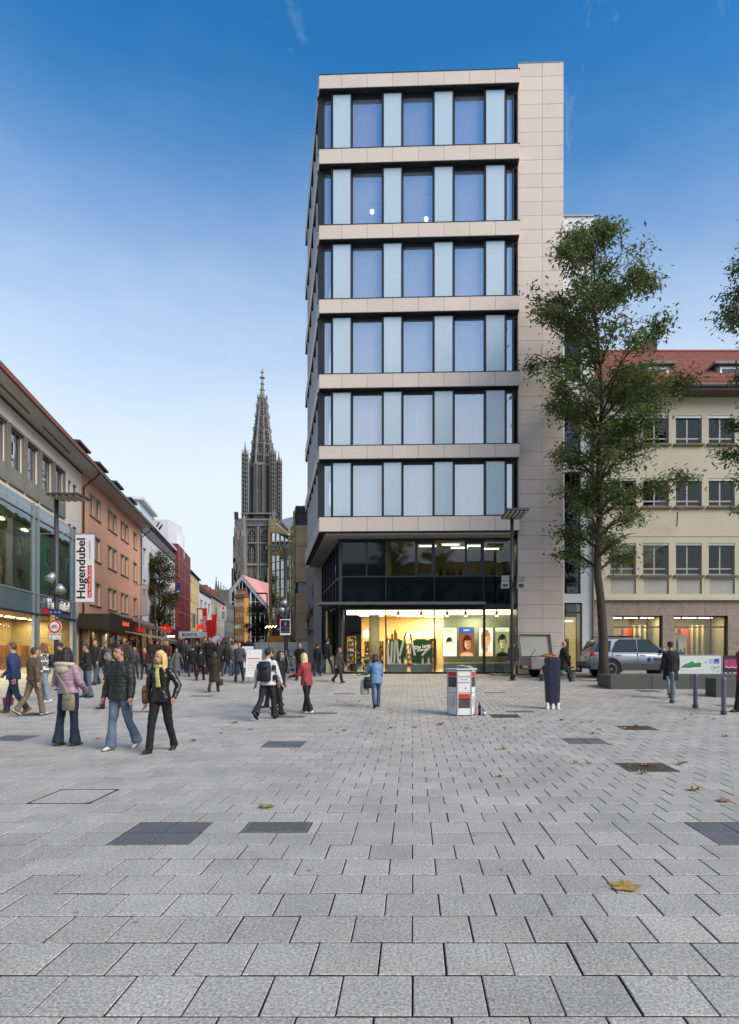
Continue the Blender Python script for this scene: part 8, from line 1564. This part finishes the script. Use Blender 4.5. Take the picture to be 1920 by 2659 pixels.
b.build('laces', m_white, t); b = MB(); q0, q1 = bp(1395, 308), bp(1445, 262); b.box(q0[0], q1[0], d_ - .006, d_ - .001, q0[1], q1[1]); lg = b.build('blue_logo', M('logo blue', '#1f4fa0', .6), t); q0 = bp(1420, 298); text('lettering', 'SWU', m_white, .045, Vector((q0[0], d_ - .008, q0[1])), (1, 0, 0), (0, 0, 1), t, thick=0, bold=.02)
b = MB(); q0, q1 = bp(1345, 308), bp(1390, 262)
for i in range(6): zz_ = q0[1] + (q1[1] - q0[1]) * i / 6; b.box(q0[0], q1[0] - .02 * (i % 3), d_ - .004, d_ - .001, zz_, zz_ + .018)
b.build('small_print', M('pale blue print', '#8a9ac0', .6), t)
rg = random.Random(4); b = MB()
for i in range(34):
    px_, py_ = rg.uniform(1360, 1446), rg.uniform(335, 396); a = bp(px_, py_); b.tube([(a[0], d_ - .003, a[1]), (a[0] + .02, d_ - .003, a[1] + .03)], .006, 4)
tag(b.build('green_dots', M('dark green print', '#2f5c3c', .6), t), kind='stuff')
b = MB(); a, c = bp(1308, 308), bp(1316, 284); b.tube([(a[0], d_ - .004, a[1]), (c[0], d_ - .004, c[1])], .008, 4); b.build('pen_mark', m_ink, t)
t = thing('event_banner', 'black event banner with pink picture beside the sneaker banner', 'banner', P(1896, 1752, d_)); x0, x1 = X(1878, d_), X(1960, d_); b = MB(); b.box(x0, x1, d_, d_ + .02, z0, z1); b.build('sheet', M('black sheet', '#16161a', .6), t)
b = MB(); b.box(x0 + .05, x1 - .05, d_ - .006, d_ - .001, Z(1735, d_), Z(1712, d_)); b.build('picture', M('pink crowd print', '#9a2a5a', .6, var=.95, scale=12), t); text('lettering', 'Capoeira', m_white, .12, Vector((X(1899, d_), d_ - .01, Z(1732, d_))), (1, 0, 0), (0, 0, 1), t, thick=0) if False else None
text('lettering', '18. 10. 200', m_white, .085, Vector((x0 + .04, d_ - .01, Z(1748, d_))), (1, 0, 0), (0, 0, 1), t, thick=0, bold=.02, align='LEFT')
b = MB(); b.tube([(x0 + .06 + i * .075, d_ - .01, Z(1733, d_) + .03 * math.sin(i * 2.1)) for i in range(8)], .016, 5); b.build('script_line', m_white, t)
# ------------------------------------------------------------------ silver estate car
m_car = M('silver car paint', '#9a9ea6', .28, .75, var=.02, coat=.6); m_clad = M('dark grey cladding', '#3d3f43', .55, var=.06); m_tyre = M('tyre', '#17171a', .85, var=.1); m_rim = M('alloy rim', '#8f9398', .35, .8, var=.05); m_tail = M('tail light red', '#8a1418', .2, var=.03, coat=.8)
def build_car(loc):
    t = thing('silver_car', 'silver estate car with dark lower cladding parked behind tree', 'car', loc, world=False); b = MB()
    ST = [(-2.28, .46, .82, .78), (-2.22, .40, 1.00, .86), (-1.95, .36, 1.07, .91), (-1.3, .34, 1.08, .93), (0, .33, 1.06, .93), (.9, .33, 1.04, .925), (1.2, .34, 1.04, .92), (1.7, .36, .99, .90), (2.08, .40, .92, .85), (2.27, .48, .78, .70)]
    rr = []
    for x, zb, zt, w in ST:
        h = zt - zb; half = [(w * .86, zb), (w * .97, zb + .08), (w, zb + .4 * h), (w * 1.0, zb + .72 * h), (w * .965, zt - .07), (w * .90, zt)]
        rr.append([Vector((x, -y, z)) for y, z in half] + [Vector((x, y, z)) for y, z in reversed(half)])
    b.loft(rr); o = b.build('body', m_car, t, smooth=True); smooth_by_angle(o, 35)
    GH = [(-2.2, 1.10, .72), (-2.06, 1.36, .70), (-1.86, 1.60, .68), (-1.5, 1.68, .68), (-.6, 1.715, .69), (.1, 1.70, .69), (.42, 1.64, .68), (.85, 1.40, .70), (1.30, 1.06, .74)]; rr = []
    for x, zr, wr in GH:
        k = min(1, (zr - 1.0) / .7); half = [(.895, 1.0), (.885, 1.06), (.885 + (wr - .885) * .5, 1.06 + (zr - 1.06) * .55), (wr + .02, zr - .06 * k), (wr - .1, zr)]
        rr.append([Vector((x, -y, z)) for y, z in half] + [Vector((x, y, z)) for y, z in reversed(half)])
    b = MB(); b.loft(rr); cab = b.build('cabin', m_car, t, smooth=True); smooth_by_angle(cab, 35)
    sy = lambda z: .885 + (.70 - .885) * (z - 1.06) / (1.66 - 1.06) + .014
    for s in (-1, 1):
        for nm, pl in (('quarter_window', [(-2.0, 1.14), (-1.36, 1.13), (-1.28, 1.54), (-1.76, 1.52)]), ('rear_door_window', [(-1.26, 1.12), (-.14, 1.11), (-.14, 1.60), (-.82, 1.60), (-1.02, 1.50)]), ('front_door_window', [(-.05, 1.11), (1.10, 1.09), (.82, 1.32), (.42, 1.56), (.2, 1.60), (-.05, 1.60)])):
            for pad, m_, off in ((.035, m_black, 0.), (0, g_car, .004)):
                cx_, cz_ = sum(p_[0] for p_ in pl) / len(pl), sum(p_[1] for p_ in pl) / len(pl); q = MB(); pts = [(x + math.copysign(pad, x - cx_), z + math.copysign(pad, z - cz_)) for x, z in pl]; q.add([Vector((x, s * (sy(z) + off), z)) for x, z in pts], [list(range(len(pts)))]); q.build(nm if not pad else 'window_surround', m_ if pad else M('dark car window', '#2c3230', .06, var=.1, spec=.6), t, recalc=False)
        q = MB(); q.prism([(-2.24, .36), (-1.72, .36), (-1.7, .60), (-2.26, .62)], s * .90, s * .945, 'y'); q.prism([(-.92, .33), (1.02, .33), (1.02, .60), (-.92, .60)], s * .90, s * .945, 'y'); q.build('side_cladding', m_clad, t, bevel=.008)
        for xw in (-1.3, 1.41):
            q = MB(); pts = [Vector((xw + .47 * math.cos(R(a)), s * .93, .37 + .47 * math.sin(R(a)))) for a in range(-12, 193, 15)]; q.tube(pts, .055, 8); q.build('wheel_arch', m_clad, t, smooth=True)
            q = MB(); disc = [(xw + .45 * math.cos(2 * math.pi * i / 24), .37 + .45 * math.sin(2 * math.pi * i / 24)) for i in range(24)]; q.prism(disc, s * .7, s * .941, 'y'); q.build('wheel_well', m_black, t)
            q = MB(); rg_ = []
            for r_, yy in ((.24, .90), (.35, .90), (.37, .86), (.37, .78), (.34, .74)):
                pass
            ring = lambda r_, yy: [Vector((xw + r_ * math.cos(2 * math.pi * i / 28), s * yy, .37 + r_ * math.sin(2 * math.pi * i / 28))) for i in range(28)]
            q.loft([ring(.25, .955), ring(.34, .962), ring(.368, .945), ring(.37, .82), ring(.33, .76)]); wh = q.build('wheel', m_tyre, t, smooth=True); q = MB(); q.loft([ring(.252, .95), ring(.235, .955), ring(.22, .935), ring(.03, .935)]); rm = q.build('rim', M('rim shadow', '#1d1e20', .5), wh)  # dark dish behind the spokes
            q = MB()
            for i in range(5):
                a = 2 * math.pi * i / 5 + .3; u = Vector((math.cos(a), 0, math.sin(a))); v = Vector((-math.sin(a), 0, math.cos(a))); c = Vector((xw, s * .952, .37)); q.add([c + u * .03 - v * .045, c + u * .235 - v * .035, c + u * .235 + v * .035, c + u * .03 + v * .045, c + u * .03 - v * .045 - Vector((0, s * .02, 0)), c + u * .235 - v * .035 - Vector((0, s * .02, 0)), c + u * .235 + v * .035 - Vector((0, s * .02, 0)), c + u * .03 + v * .045 - Vector((0, s * .02, 0))], [(0, 1, 2, 3), (0, 1, 5, 4), (2, 3, 7, 6), (1, 2, 6, 5)])
            q.loft([ring(.25, .957), ring(.225, .96)], cap=False); q.loft([ring(.05, .962), ring(.005, .963)]); q.build('spokes', m_rim, wh)
        q = MB(); q.prism([(-2.26, .92), (-2.04, .96), (-2.06, 1.20), (-2.2, 1.16)], s * .82, s * .905, 'y'); q.build('tail_light', m_tail, t, bevel=.01)
        for hx in (-.98, .12): q = MB(); q.box(hx - .12, hx + .12, min(s * .925, s * .955), max(s * .925, s * .955), .93, .965); q.build('door_handle', m_car, t, bevel=.008)
        for gx in (-1.22, -.1, 1.06): q = MB(); q.box(gx - .006, gx + .006, min(s * .90, s * .938), max(s * .90, s * .938), .45, 1.05); q.build('door_gap', m_black, t)
        q = MB(); q.tube([(-1.75, s * .66, 1.70), (-1.6, s * .66, 1.755), (.0, s * .66, 1.765), (.2, s * .66, 1.70)], .022, 8); q.build('roof_rail', m_black, t)
        q = MB(); q.ell((1.02, s * 1.0, 1.17), (.10, .11, .085), 12, 8); q.build('wing_mirror', m_car, t, smooth=True)
    q = MB(); q.prism([(-2.40, .42), (-2.2, .36), (-2.1, .66), (-2.40, .68)], -.86, .86, 'y'); q.prism([(2.2, .38), (2.36, .44), (2.34, .66), (2.15, .68)], -.8, .8, 'y'); q.build('bumper', m_clad, t, bevel=.02)
    q = MB(); q.add([Vector((-2.215, -.62, 1.14)), Vector((-2.215, .62, 1.14)), Vector((-1.955, .56, 1.56)), Vector((-1.955, -.56, 1.56))], [(0, 1, 2, 3)]); q.build('rear_window', M('dark car window'), t, recalc=False)
    q = MB(); q.add([Vector((1.25, -.66, 1.10)), Vector((1.25, .66, 1.10)), Vector((.49, .6, 1.63)), Vector((.49, -.6, 1.63))], [(0, 1, 2, 3)]); q.build('windscreen', M('dark car window'), t, recalc=False)
    q = MB(); q.box(-2.31, -2.285, -.26, .26, .80, .91); q.build('number_plate', m_white, t); q = MB(); q.tube([(-2.4, 0, .45), (-2.5, 0, .46), (-2.52, 0, .52)], .025, 6); q.build('tow_bar', m_black, t)
    q = MB(); q.add([Vector((.30, -.945, .77)), Vector((.41, -.945, .66)), Vector((.52, -.945, .77)), Vector((.41, -.945, .88))], [(0, 1, 2, 3)]); q.build('diamond_logo', m_navy, t, recalc=False); text('lettering', 'FRAN', m_ink, .12, Vector((.80, -.948, .79)), (1, 0, 0), (0, 0, 1), t, thick=0, bold=.03)
    for i in range(3): q = MB(); q.box(.60, 1.0 - .08 * i, -.947, -.944, .69 - i * .035, .70 - i * .035); q.build('small_print', M('grey ink'), t)
    return t
dc = 28.6; build_car((X(1524, 27.7) + 2.4, dc, g(dc) + .0)).scale = (1, 1, 1.07)
# ------------------------------------------------------------------ open trailer, broom, bucket, rubble
t = thing('utility_trailer', 'small grey utility trailer with lid open and hoses inside', 'trailer', (X(1405, 28.4), 28.3, g(28.3)), R(18), world=False); m_tr = M('grey trailer sheet', '#7d8084', .5, .3, var=.1); L_, W_ = .82, .55
for nm, bx_ in (('rear_panel', (-L_, -L_ + .03, -W_, W_)), ('front_panel', (L_ - .03, L_, -W_, W_)), ('side_panel', (-L_ + .03, L_ - .03, -W_, -W_ + .03)), ('side_panel', (-L_ + .03, L_ - .03, W_ - .03, W_))): b = MB(); b.box(*bx_, .42, .92); b.build(nm, m_tr, t, bevel=.006)
b = MB(); b.box(-L_, L_, -W_, W_, .38, .42); b.build('floor', m_dark, t); b = MB(); b.box(-L_ - .02, L_ + .02, -W_ - .02, -W_ + .0, .88, .94); b.build('rail', m_alu, t)
b = MB(); Rl = Matrix.Rotation(R(78), 3, 'X'); pts = [Vector((x, y, z)) for z in (0, .18) for x, y in ((-L_, 0), (L_, 0), (L_, 1.05), (-L_, 1.05))]; pts = [Rl @ p_ + Vector((0, W_ - .02, .95)) for p_ in pts]; b.add(pts, [(0, 1, 2, 3), (0, 1, 5, 4), (1, 2, 6, 5), (2, 3, 7, 6), (3, 0, 4, 7)]); b.build('lid', M('trailer lid', '#9a9a92', .6, var=.12, scale=2), t, recalc=False)
for s in (-1, 1):
    b = MB(); b.lathe([(.12, -.09), (.26, -.09), (.29, -.05), (.29, .05), (.26, .09), (.12, .09)], 22, (0, 0, 0)); v = [Vector((x, s * (W_ + .08) + z, y + .29)) for x, y, z in b.v]; b.v = [tuple(q) for q in v]; b.build('wheel', m_tyre, t); b = MB(); b.prism([(.34 * math.cos(R(a)), .30 + .34 * math.sin(R(a))) for a in range(10, 171, 20)] + [(.31 * math.cos(R(a)), .30 + .31 * math.sin(R(a))) for a in range(170, 9, -20)], s * (W_ - .01), s * (W_ + .2), 'y'); b.build('mudguard', m_black, t)
    b = MB(); b.box(-L_ - .05, -L_ - .002, s * .46 - .08, s * .46 + .08, .44, .56); b.build('tail_light', m_tail, t)
b = MB(); b.box(-L_ - .02, -L_ - .003, -.2, .2, .46, .56); b.build('number_plate', m_white, t); b = MB(); b.tube([(L_, 0, .45), (L_ + .9, 0, .45)], .04, 8); b.tube([(L_ + .6, 0, .45), (L_ + .6, 0, .02)], .03, 8); b.build('drawbar', m_steel, t); b = MB(); b.tube([(-.3, W_ - .02, .96), (-.3, W_ - .5, 1.25)], .015, 6); b.build('lid_stay', m_black, t)
rg = random.Random(3)
for i in range(5):
    c_ = ('#b5562a', '#b8a23a', '#a83a24', '#b8a23a', '#c06a2a')[i]; h = MB(); h.tube([Vector((-.2 + i * .15 + .32 * math.cos(a * .5), .3 * math.sin(a * .5), .88 + .04 * i + .03 * math.sin(a))) for a in range(14)], .028, 6); tt = tag(h.build('hose_coil', M('hose ' + c_, c_, .5), None, smooth=True), ('orange', 'yellow', 'red', 'second yellow', 'topmost orange')[i] + ' hose coil lying in the trailer', 'hose', 'hoses in trailer'); tt.location = t.location; tt.rotation_euler = t.rotation_euler
t = thing('broom', 'wooden broom leaning on the trailer', 'broom', P(1410, 1752, 27.3)); a, c = P(1411, 1750, 27.2), P(1390, 1684, 27.6); b = MB(); b.tube([a, c], .016, 8); b.build('handle', M('broom wood', '#a8855a', .6), t); b = MB(); b.box(a.x - .16, a.x + .16, a.y - .04, a.y + .04, g(27.2), g(27.2) + .16); b.build('brush', m_black, t)
def tub(px, fy, r, h, col, lb):
    d = depth(fy); x = X(px, d); t = thing('bucket', lb, 'bucket', (x, d, g(d))); b = MB(); b.lathe([(r * .8, 0), (r, h), (r * 1.08, h), (r * 1.08, h - .03), (r * .94, h - .03), (r * .76, .02)], 18, (x, d, g(d))); b.build('pail', M('tub ' + col, col, .6), t); b = MB(); b.tube([(x - r, d, g(d) + h), (x - r * .6, d - r * .6, g(d) + h * .8), (x + r * .6, d - r * .6, g(d) + h * .8), (x + r, d, g(d) + h)], .008, 5); b.build('handle', m_steel, t)
tub(1410, 1768, .17, .28, '#3c4046', 'dark bucket at the foot of the broom'); tub(1484, 1762, .2, .32, '#5a5d60', 'grey bucket behind the coat walker')
t = thing('rubble_heap', 'small heap of stone rubble before the pharmacy window', 'rubble', P(1292, 1750, 29.6)); rg = random.Random(14)
for i in range(26):
    x = X(rg.gauss(1292, 16), 29.4); y = 29.4 + rg.uniform(-.25, .25); r = rg.uniform(.03, .10); b = MB(); b.ell((x, y, g(y) + r * .5 + rg.uniform(0, .05)), (r, r * rg.uniform(.6, 1), r * rg.uniform(.5, .8)), 6, 4); b.build('stone', m_rawc if i % 4 else M('brick bits', '#8a5a3c', .9), t)
t = thing('sand_heap', 'pale sand and debris strewn beside the trailer', 'rubble', P(1395, 1765, 27.6))
for i in range(24):
    x = X(rg.gauss(1400, 24), 27.6); y = 27.6 + rg.uniform(-.5, .4); r = rg.uniform(.03, .09); b = MB(); b.ell((x, y, g(y) + r * .25), (r * 1.4, r * 1.2, r * .5), 6, 4); b.build('lump', M('pale debris', '#a8a49a', .95, var=.2), t)
# ------------------------------------------------------------------ A-boards, bicycles, small things at the shop
def aboard(px, fy, w, h, lb, printed=True, rz=0., m_=None):
    d = depth(fy); x = X(px, d); t = thing('a_board', lb, 'sign board', (x, d, g(d)), R(rz), 'pavement boards of the pharmacy', world=False)
    for s in (-1, 1):
        k = .16
        def Q(u, z, o=0): return Vector((u, s * (k * 1.6 * (1 - z / h) + o), z))
        if printed:
            b = MB(); b.add([Q(-w / 2, .28), Q(w / 2, .28), Q(w / 2, h), Q(-w / 2, h), Q(-w / 2, .28, .02), Q(w / 2, .28, .02), Q(w / 2, h, .02), Q(-w / 2, h, .02)], [(0, 1, 2, 3), (4, 5, 6, 7), (0, 1, 5, 4), (1, 2, 6, 5), (2, 3, 7, 6), (3, 0, 4, 7)]); b.build('panel', m_paper, t)
        b = MB(); b.tube([Q(-w / 2, 0), Q(-w / 2, h)], .016, 6); b.tube([Q(w / 2, 0), Q(w / 2, h)], .016, 6); b.tube([Q(-w / 2, h), Q(w / 2, h)], .016, 6); b.build('leg', m_alu, t)
    if printed:
        F_ = lambda u, z: Vector((u, -(.256 * (1 - z / h)) - .012, z)); dn = (F_(0, h) - F_(0, 0)).normalized()
        text('lettering', 'Hirsch-\nApotheke', M('dark grey ink'), h * .16, F_(.12, h * .88), (1, 0, 0), dn, t, thick=0, wide=.8); text('lettering', 'a', m_red, h * .09, F_(-w * .3, h * .36), (1, 0, 0), dn, t, thick=0, bold=.03)
        b = MB(); c = F_(-w * .3, h * .9); b.ell(c, (.06, .004, .05), 12, 6); b.build('red_dot', m_red, t); b = MB(); b.box(-w * .4, w * .4, F_(0, h * .72).y - .008, F_(0, h * .72).y - .002, h * .72, h * .745); b.build('red_rule', m_red, t)
        for i in range(7): z = h * (.66 - .045 * i); b = MB(); b.box(-w * .38, w * (.35 - .1 * (i % 3)), F_(0, z).y - .008, F_(0, z).y - .002, z, z + .014); b.build('text_line', M('pale red ink', '#b08080', .6), t)
aboard(661, 1775, .62, 1.42, 'white Hirsch-Apotheke pavement board, nearer one'); aboard(644, 1748, .58, 1.35, 'white Hirsch-Apotheke pavement board, partly hidden farther one'); aboard(750, 1750, .5, 1.15, 'bare aluminium trestle frame by the lamp', printed=False, rz=70)
def bicycle(x, d, rz, lb, col):
    t = thing('bicycle', lb, 'bicycle', (x, d, g(d)), R(rz), 'parked bicycles', world=False); m_ = M('bike ' + col, col, .4, .3)
    for wx in (-.52, .52):
        b = MB(); b.tube([(wx + .32 * math.cos(a * math.pi / 12), 0, .34 + .32 * math.sin(a * math.pi / 12)) for a in range(25)], .018, 6); wh = b.build('wheel', m_tyre, t)
        b = MB()
        for i in range(8): a = i * math.pi / 8; b.tube([(wx + .31 * math.cos(a), 0, .34 + .31 * math.sin(a)), (wx - .31 * math.cos(a), 0, .34 - .31 * math.sin(a))], .003, 3)
        b.build('spokes', m_alu, wh)
    b = MB()
    for a, c in (((-.52, .34), (-.08, .30)), ((-.08, .30), (-.22, .82)), ((-.22, .80), (.36, .82)), ((-.08, .30), (.38, .74)), ((-.52, .34), (-.2, .76)), ((.52, .34), (.34, .98))): b.tube([(a[0], 0, a[1]), (c[0], 0, c[1])], .017, 6)
    b.build('frame', m_, t); b = MB(); b.tube([(.34, 0, .98), (.36, 0, 1.04)], .014, 6); b.tube([(.22, -.28, 1.06), (.34, -.2, 1.05), (.37, 0, 1.04), (.34, .2, 1.05), (.22, .28, 1.06)], .013, 6); b.build('handlebar', m_alu, t); b = MB(); b.ell((-.24, 0, .88), (.13, .07, .035), 10, 6); b.build('saddle', m_black, t, smooth=True); b = MB(); b.lathe([(.09, -.01), (.09, .01)], 14, (0, 0, 0)); b.v = [(x_ - .08, z_, y_ + .30) for x_, y_, z_ in b.v]; b.build('chainring', m_steel, t)
bicycle(X(952, 29.3), 29.3, 55, 'teal bicycle parked at the pharmacy window', '#2a6a5c'); bicycle(X(762, 32.2), 32.2, 20, 'black bicycle leaning by the site hoarding', '#1c1c20')
t = thing('display_crate', 'cream cardboard display box by the shop entrance', 'box', P(859, 1744, 31.2)); b = MB(); b.box(X(848, 31.2), X(870, 31.2), 31.0, 31.4, g(31.2), Z(1706, 31.2)); b.build('carton', M('cream carton', '#b5a878', .8, var=.06), t, bevel=.01); b = MB(); b.box(X(850, 31.2), X(868, 31.2), 31.05, 31.35, Z(1706, 31.2), Z(1702, 31.2)); b.build('goods', M('mixed goods'), t)
d_ = depth(1832); b = MB(); x_ = X(22, d_); b.loft([[Vector((x_ + sx * w_, d_ + sy * .07, g(d_) + z_)) for sx, sy in ((-1, -1), (1, -1), (1, 1), (-1, 1))] for z_, w_ in ((.01, .10), (.2, .13), (.24, .11))]); tg = tag(b.build('red_bag', M('red bag', '#8a1420', .6)), 'dark red bag standing on the paving at picture edge', 'bag'); q = MB(); q.tube([(x_ - .06, d_, g(d_) + .24), (x_, d_, g(d_) + .34), (x_ + .06, d_, g(d_) + .24)], .008, 5); q.build('handle', M('red bag'), tg)
p_ = FF.pt(lu(920, -1.9), -1.9, zf); t = thing('potted_ficus', 'tall bushy ficus inside the pharmacy window', 'plant', p_); b = MB(); b.lathe([(.18, 0), (.24, .4), (.21, .4), (.2, .34)], 16, p_); b.build('pot', m_pot, t); b = MB(); b.tube([p_ + Vector((0, 0, .3)), p_ + Vector((0, 0, 1.3))], .02, 6); b.build('stem', m_bark, t); b = MB(); rl = random.Random(2)
for i in range(700):
    c = p_ + Vector((rl.gauss(0, .2), rl.gauss(0, .16), rl.uniform(.6, 1.9))); a = rl.uniform(0, 6.28); dd = Vector((math.cos(a), math.sin(a), rl.uniform(-.8, .4))).normalized() * .11; w = dd.cross(Vector((0, 0, 1))).normalized() * .022; b.add([c, c + dd * .5 + w, c + dd, c + dd * .5 - w], [(0, 1, 2, 3)])
tag(b.build('leaves', M('ficus leaf', '#22331c', .5, rnd=.3), t, recalc=False), kind='stuff')
# market rack before the orange shop
t = thing('clothes_rack', 'dark market rack hung with goods under cream awning', 'rack', P(330, 1700, 50)); q0 = P(318, 1668, 50)
b = MB(); x0, x1 = X(312, 50), X(350, 50)
for x_ in (x0, x1): b.tube([(x_, 50, g(50)), (x_, 50, 2.6)], .03, 6)
b.tube([(x0, 50, 2.6), (x1, 50, 2.6)], .03, 6); b.box(x0, x1, 49.7, 50.4, 2.55, 2.65); b.build('frame', m_dark, t)
for i in range(9): b = MB(); x_ = x0 + .06 + i * (x1 - x0) / 9; b.box(x_, x_ + .09, 49.9, 50.2, 1.4 + .2 * (i % 3), 2.5); b.build('garment', cloth(('#26221f', '#1b1b1f', '#3c2a22', '#4a4a4c')[i % 4]), t)
# house across the square, seen only as a reflection
fX = Fr((26, -40), (-34, -40)); block('opposite_house', 'long plain house row across the square, seen mirrored in the glass', fX, 0, 13, 9, m_bei, [(9.5, 11.5), (6.2, 8.2)], 22, .45, shop=4.5, roof=(4, m_tile))
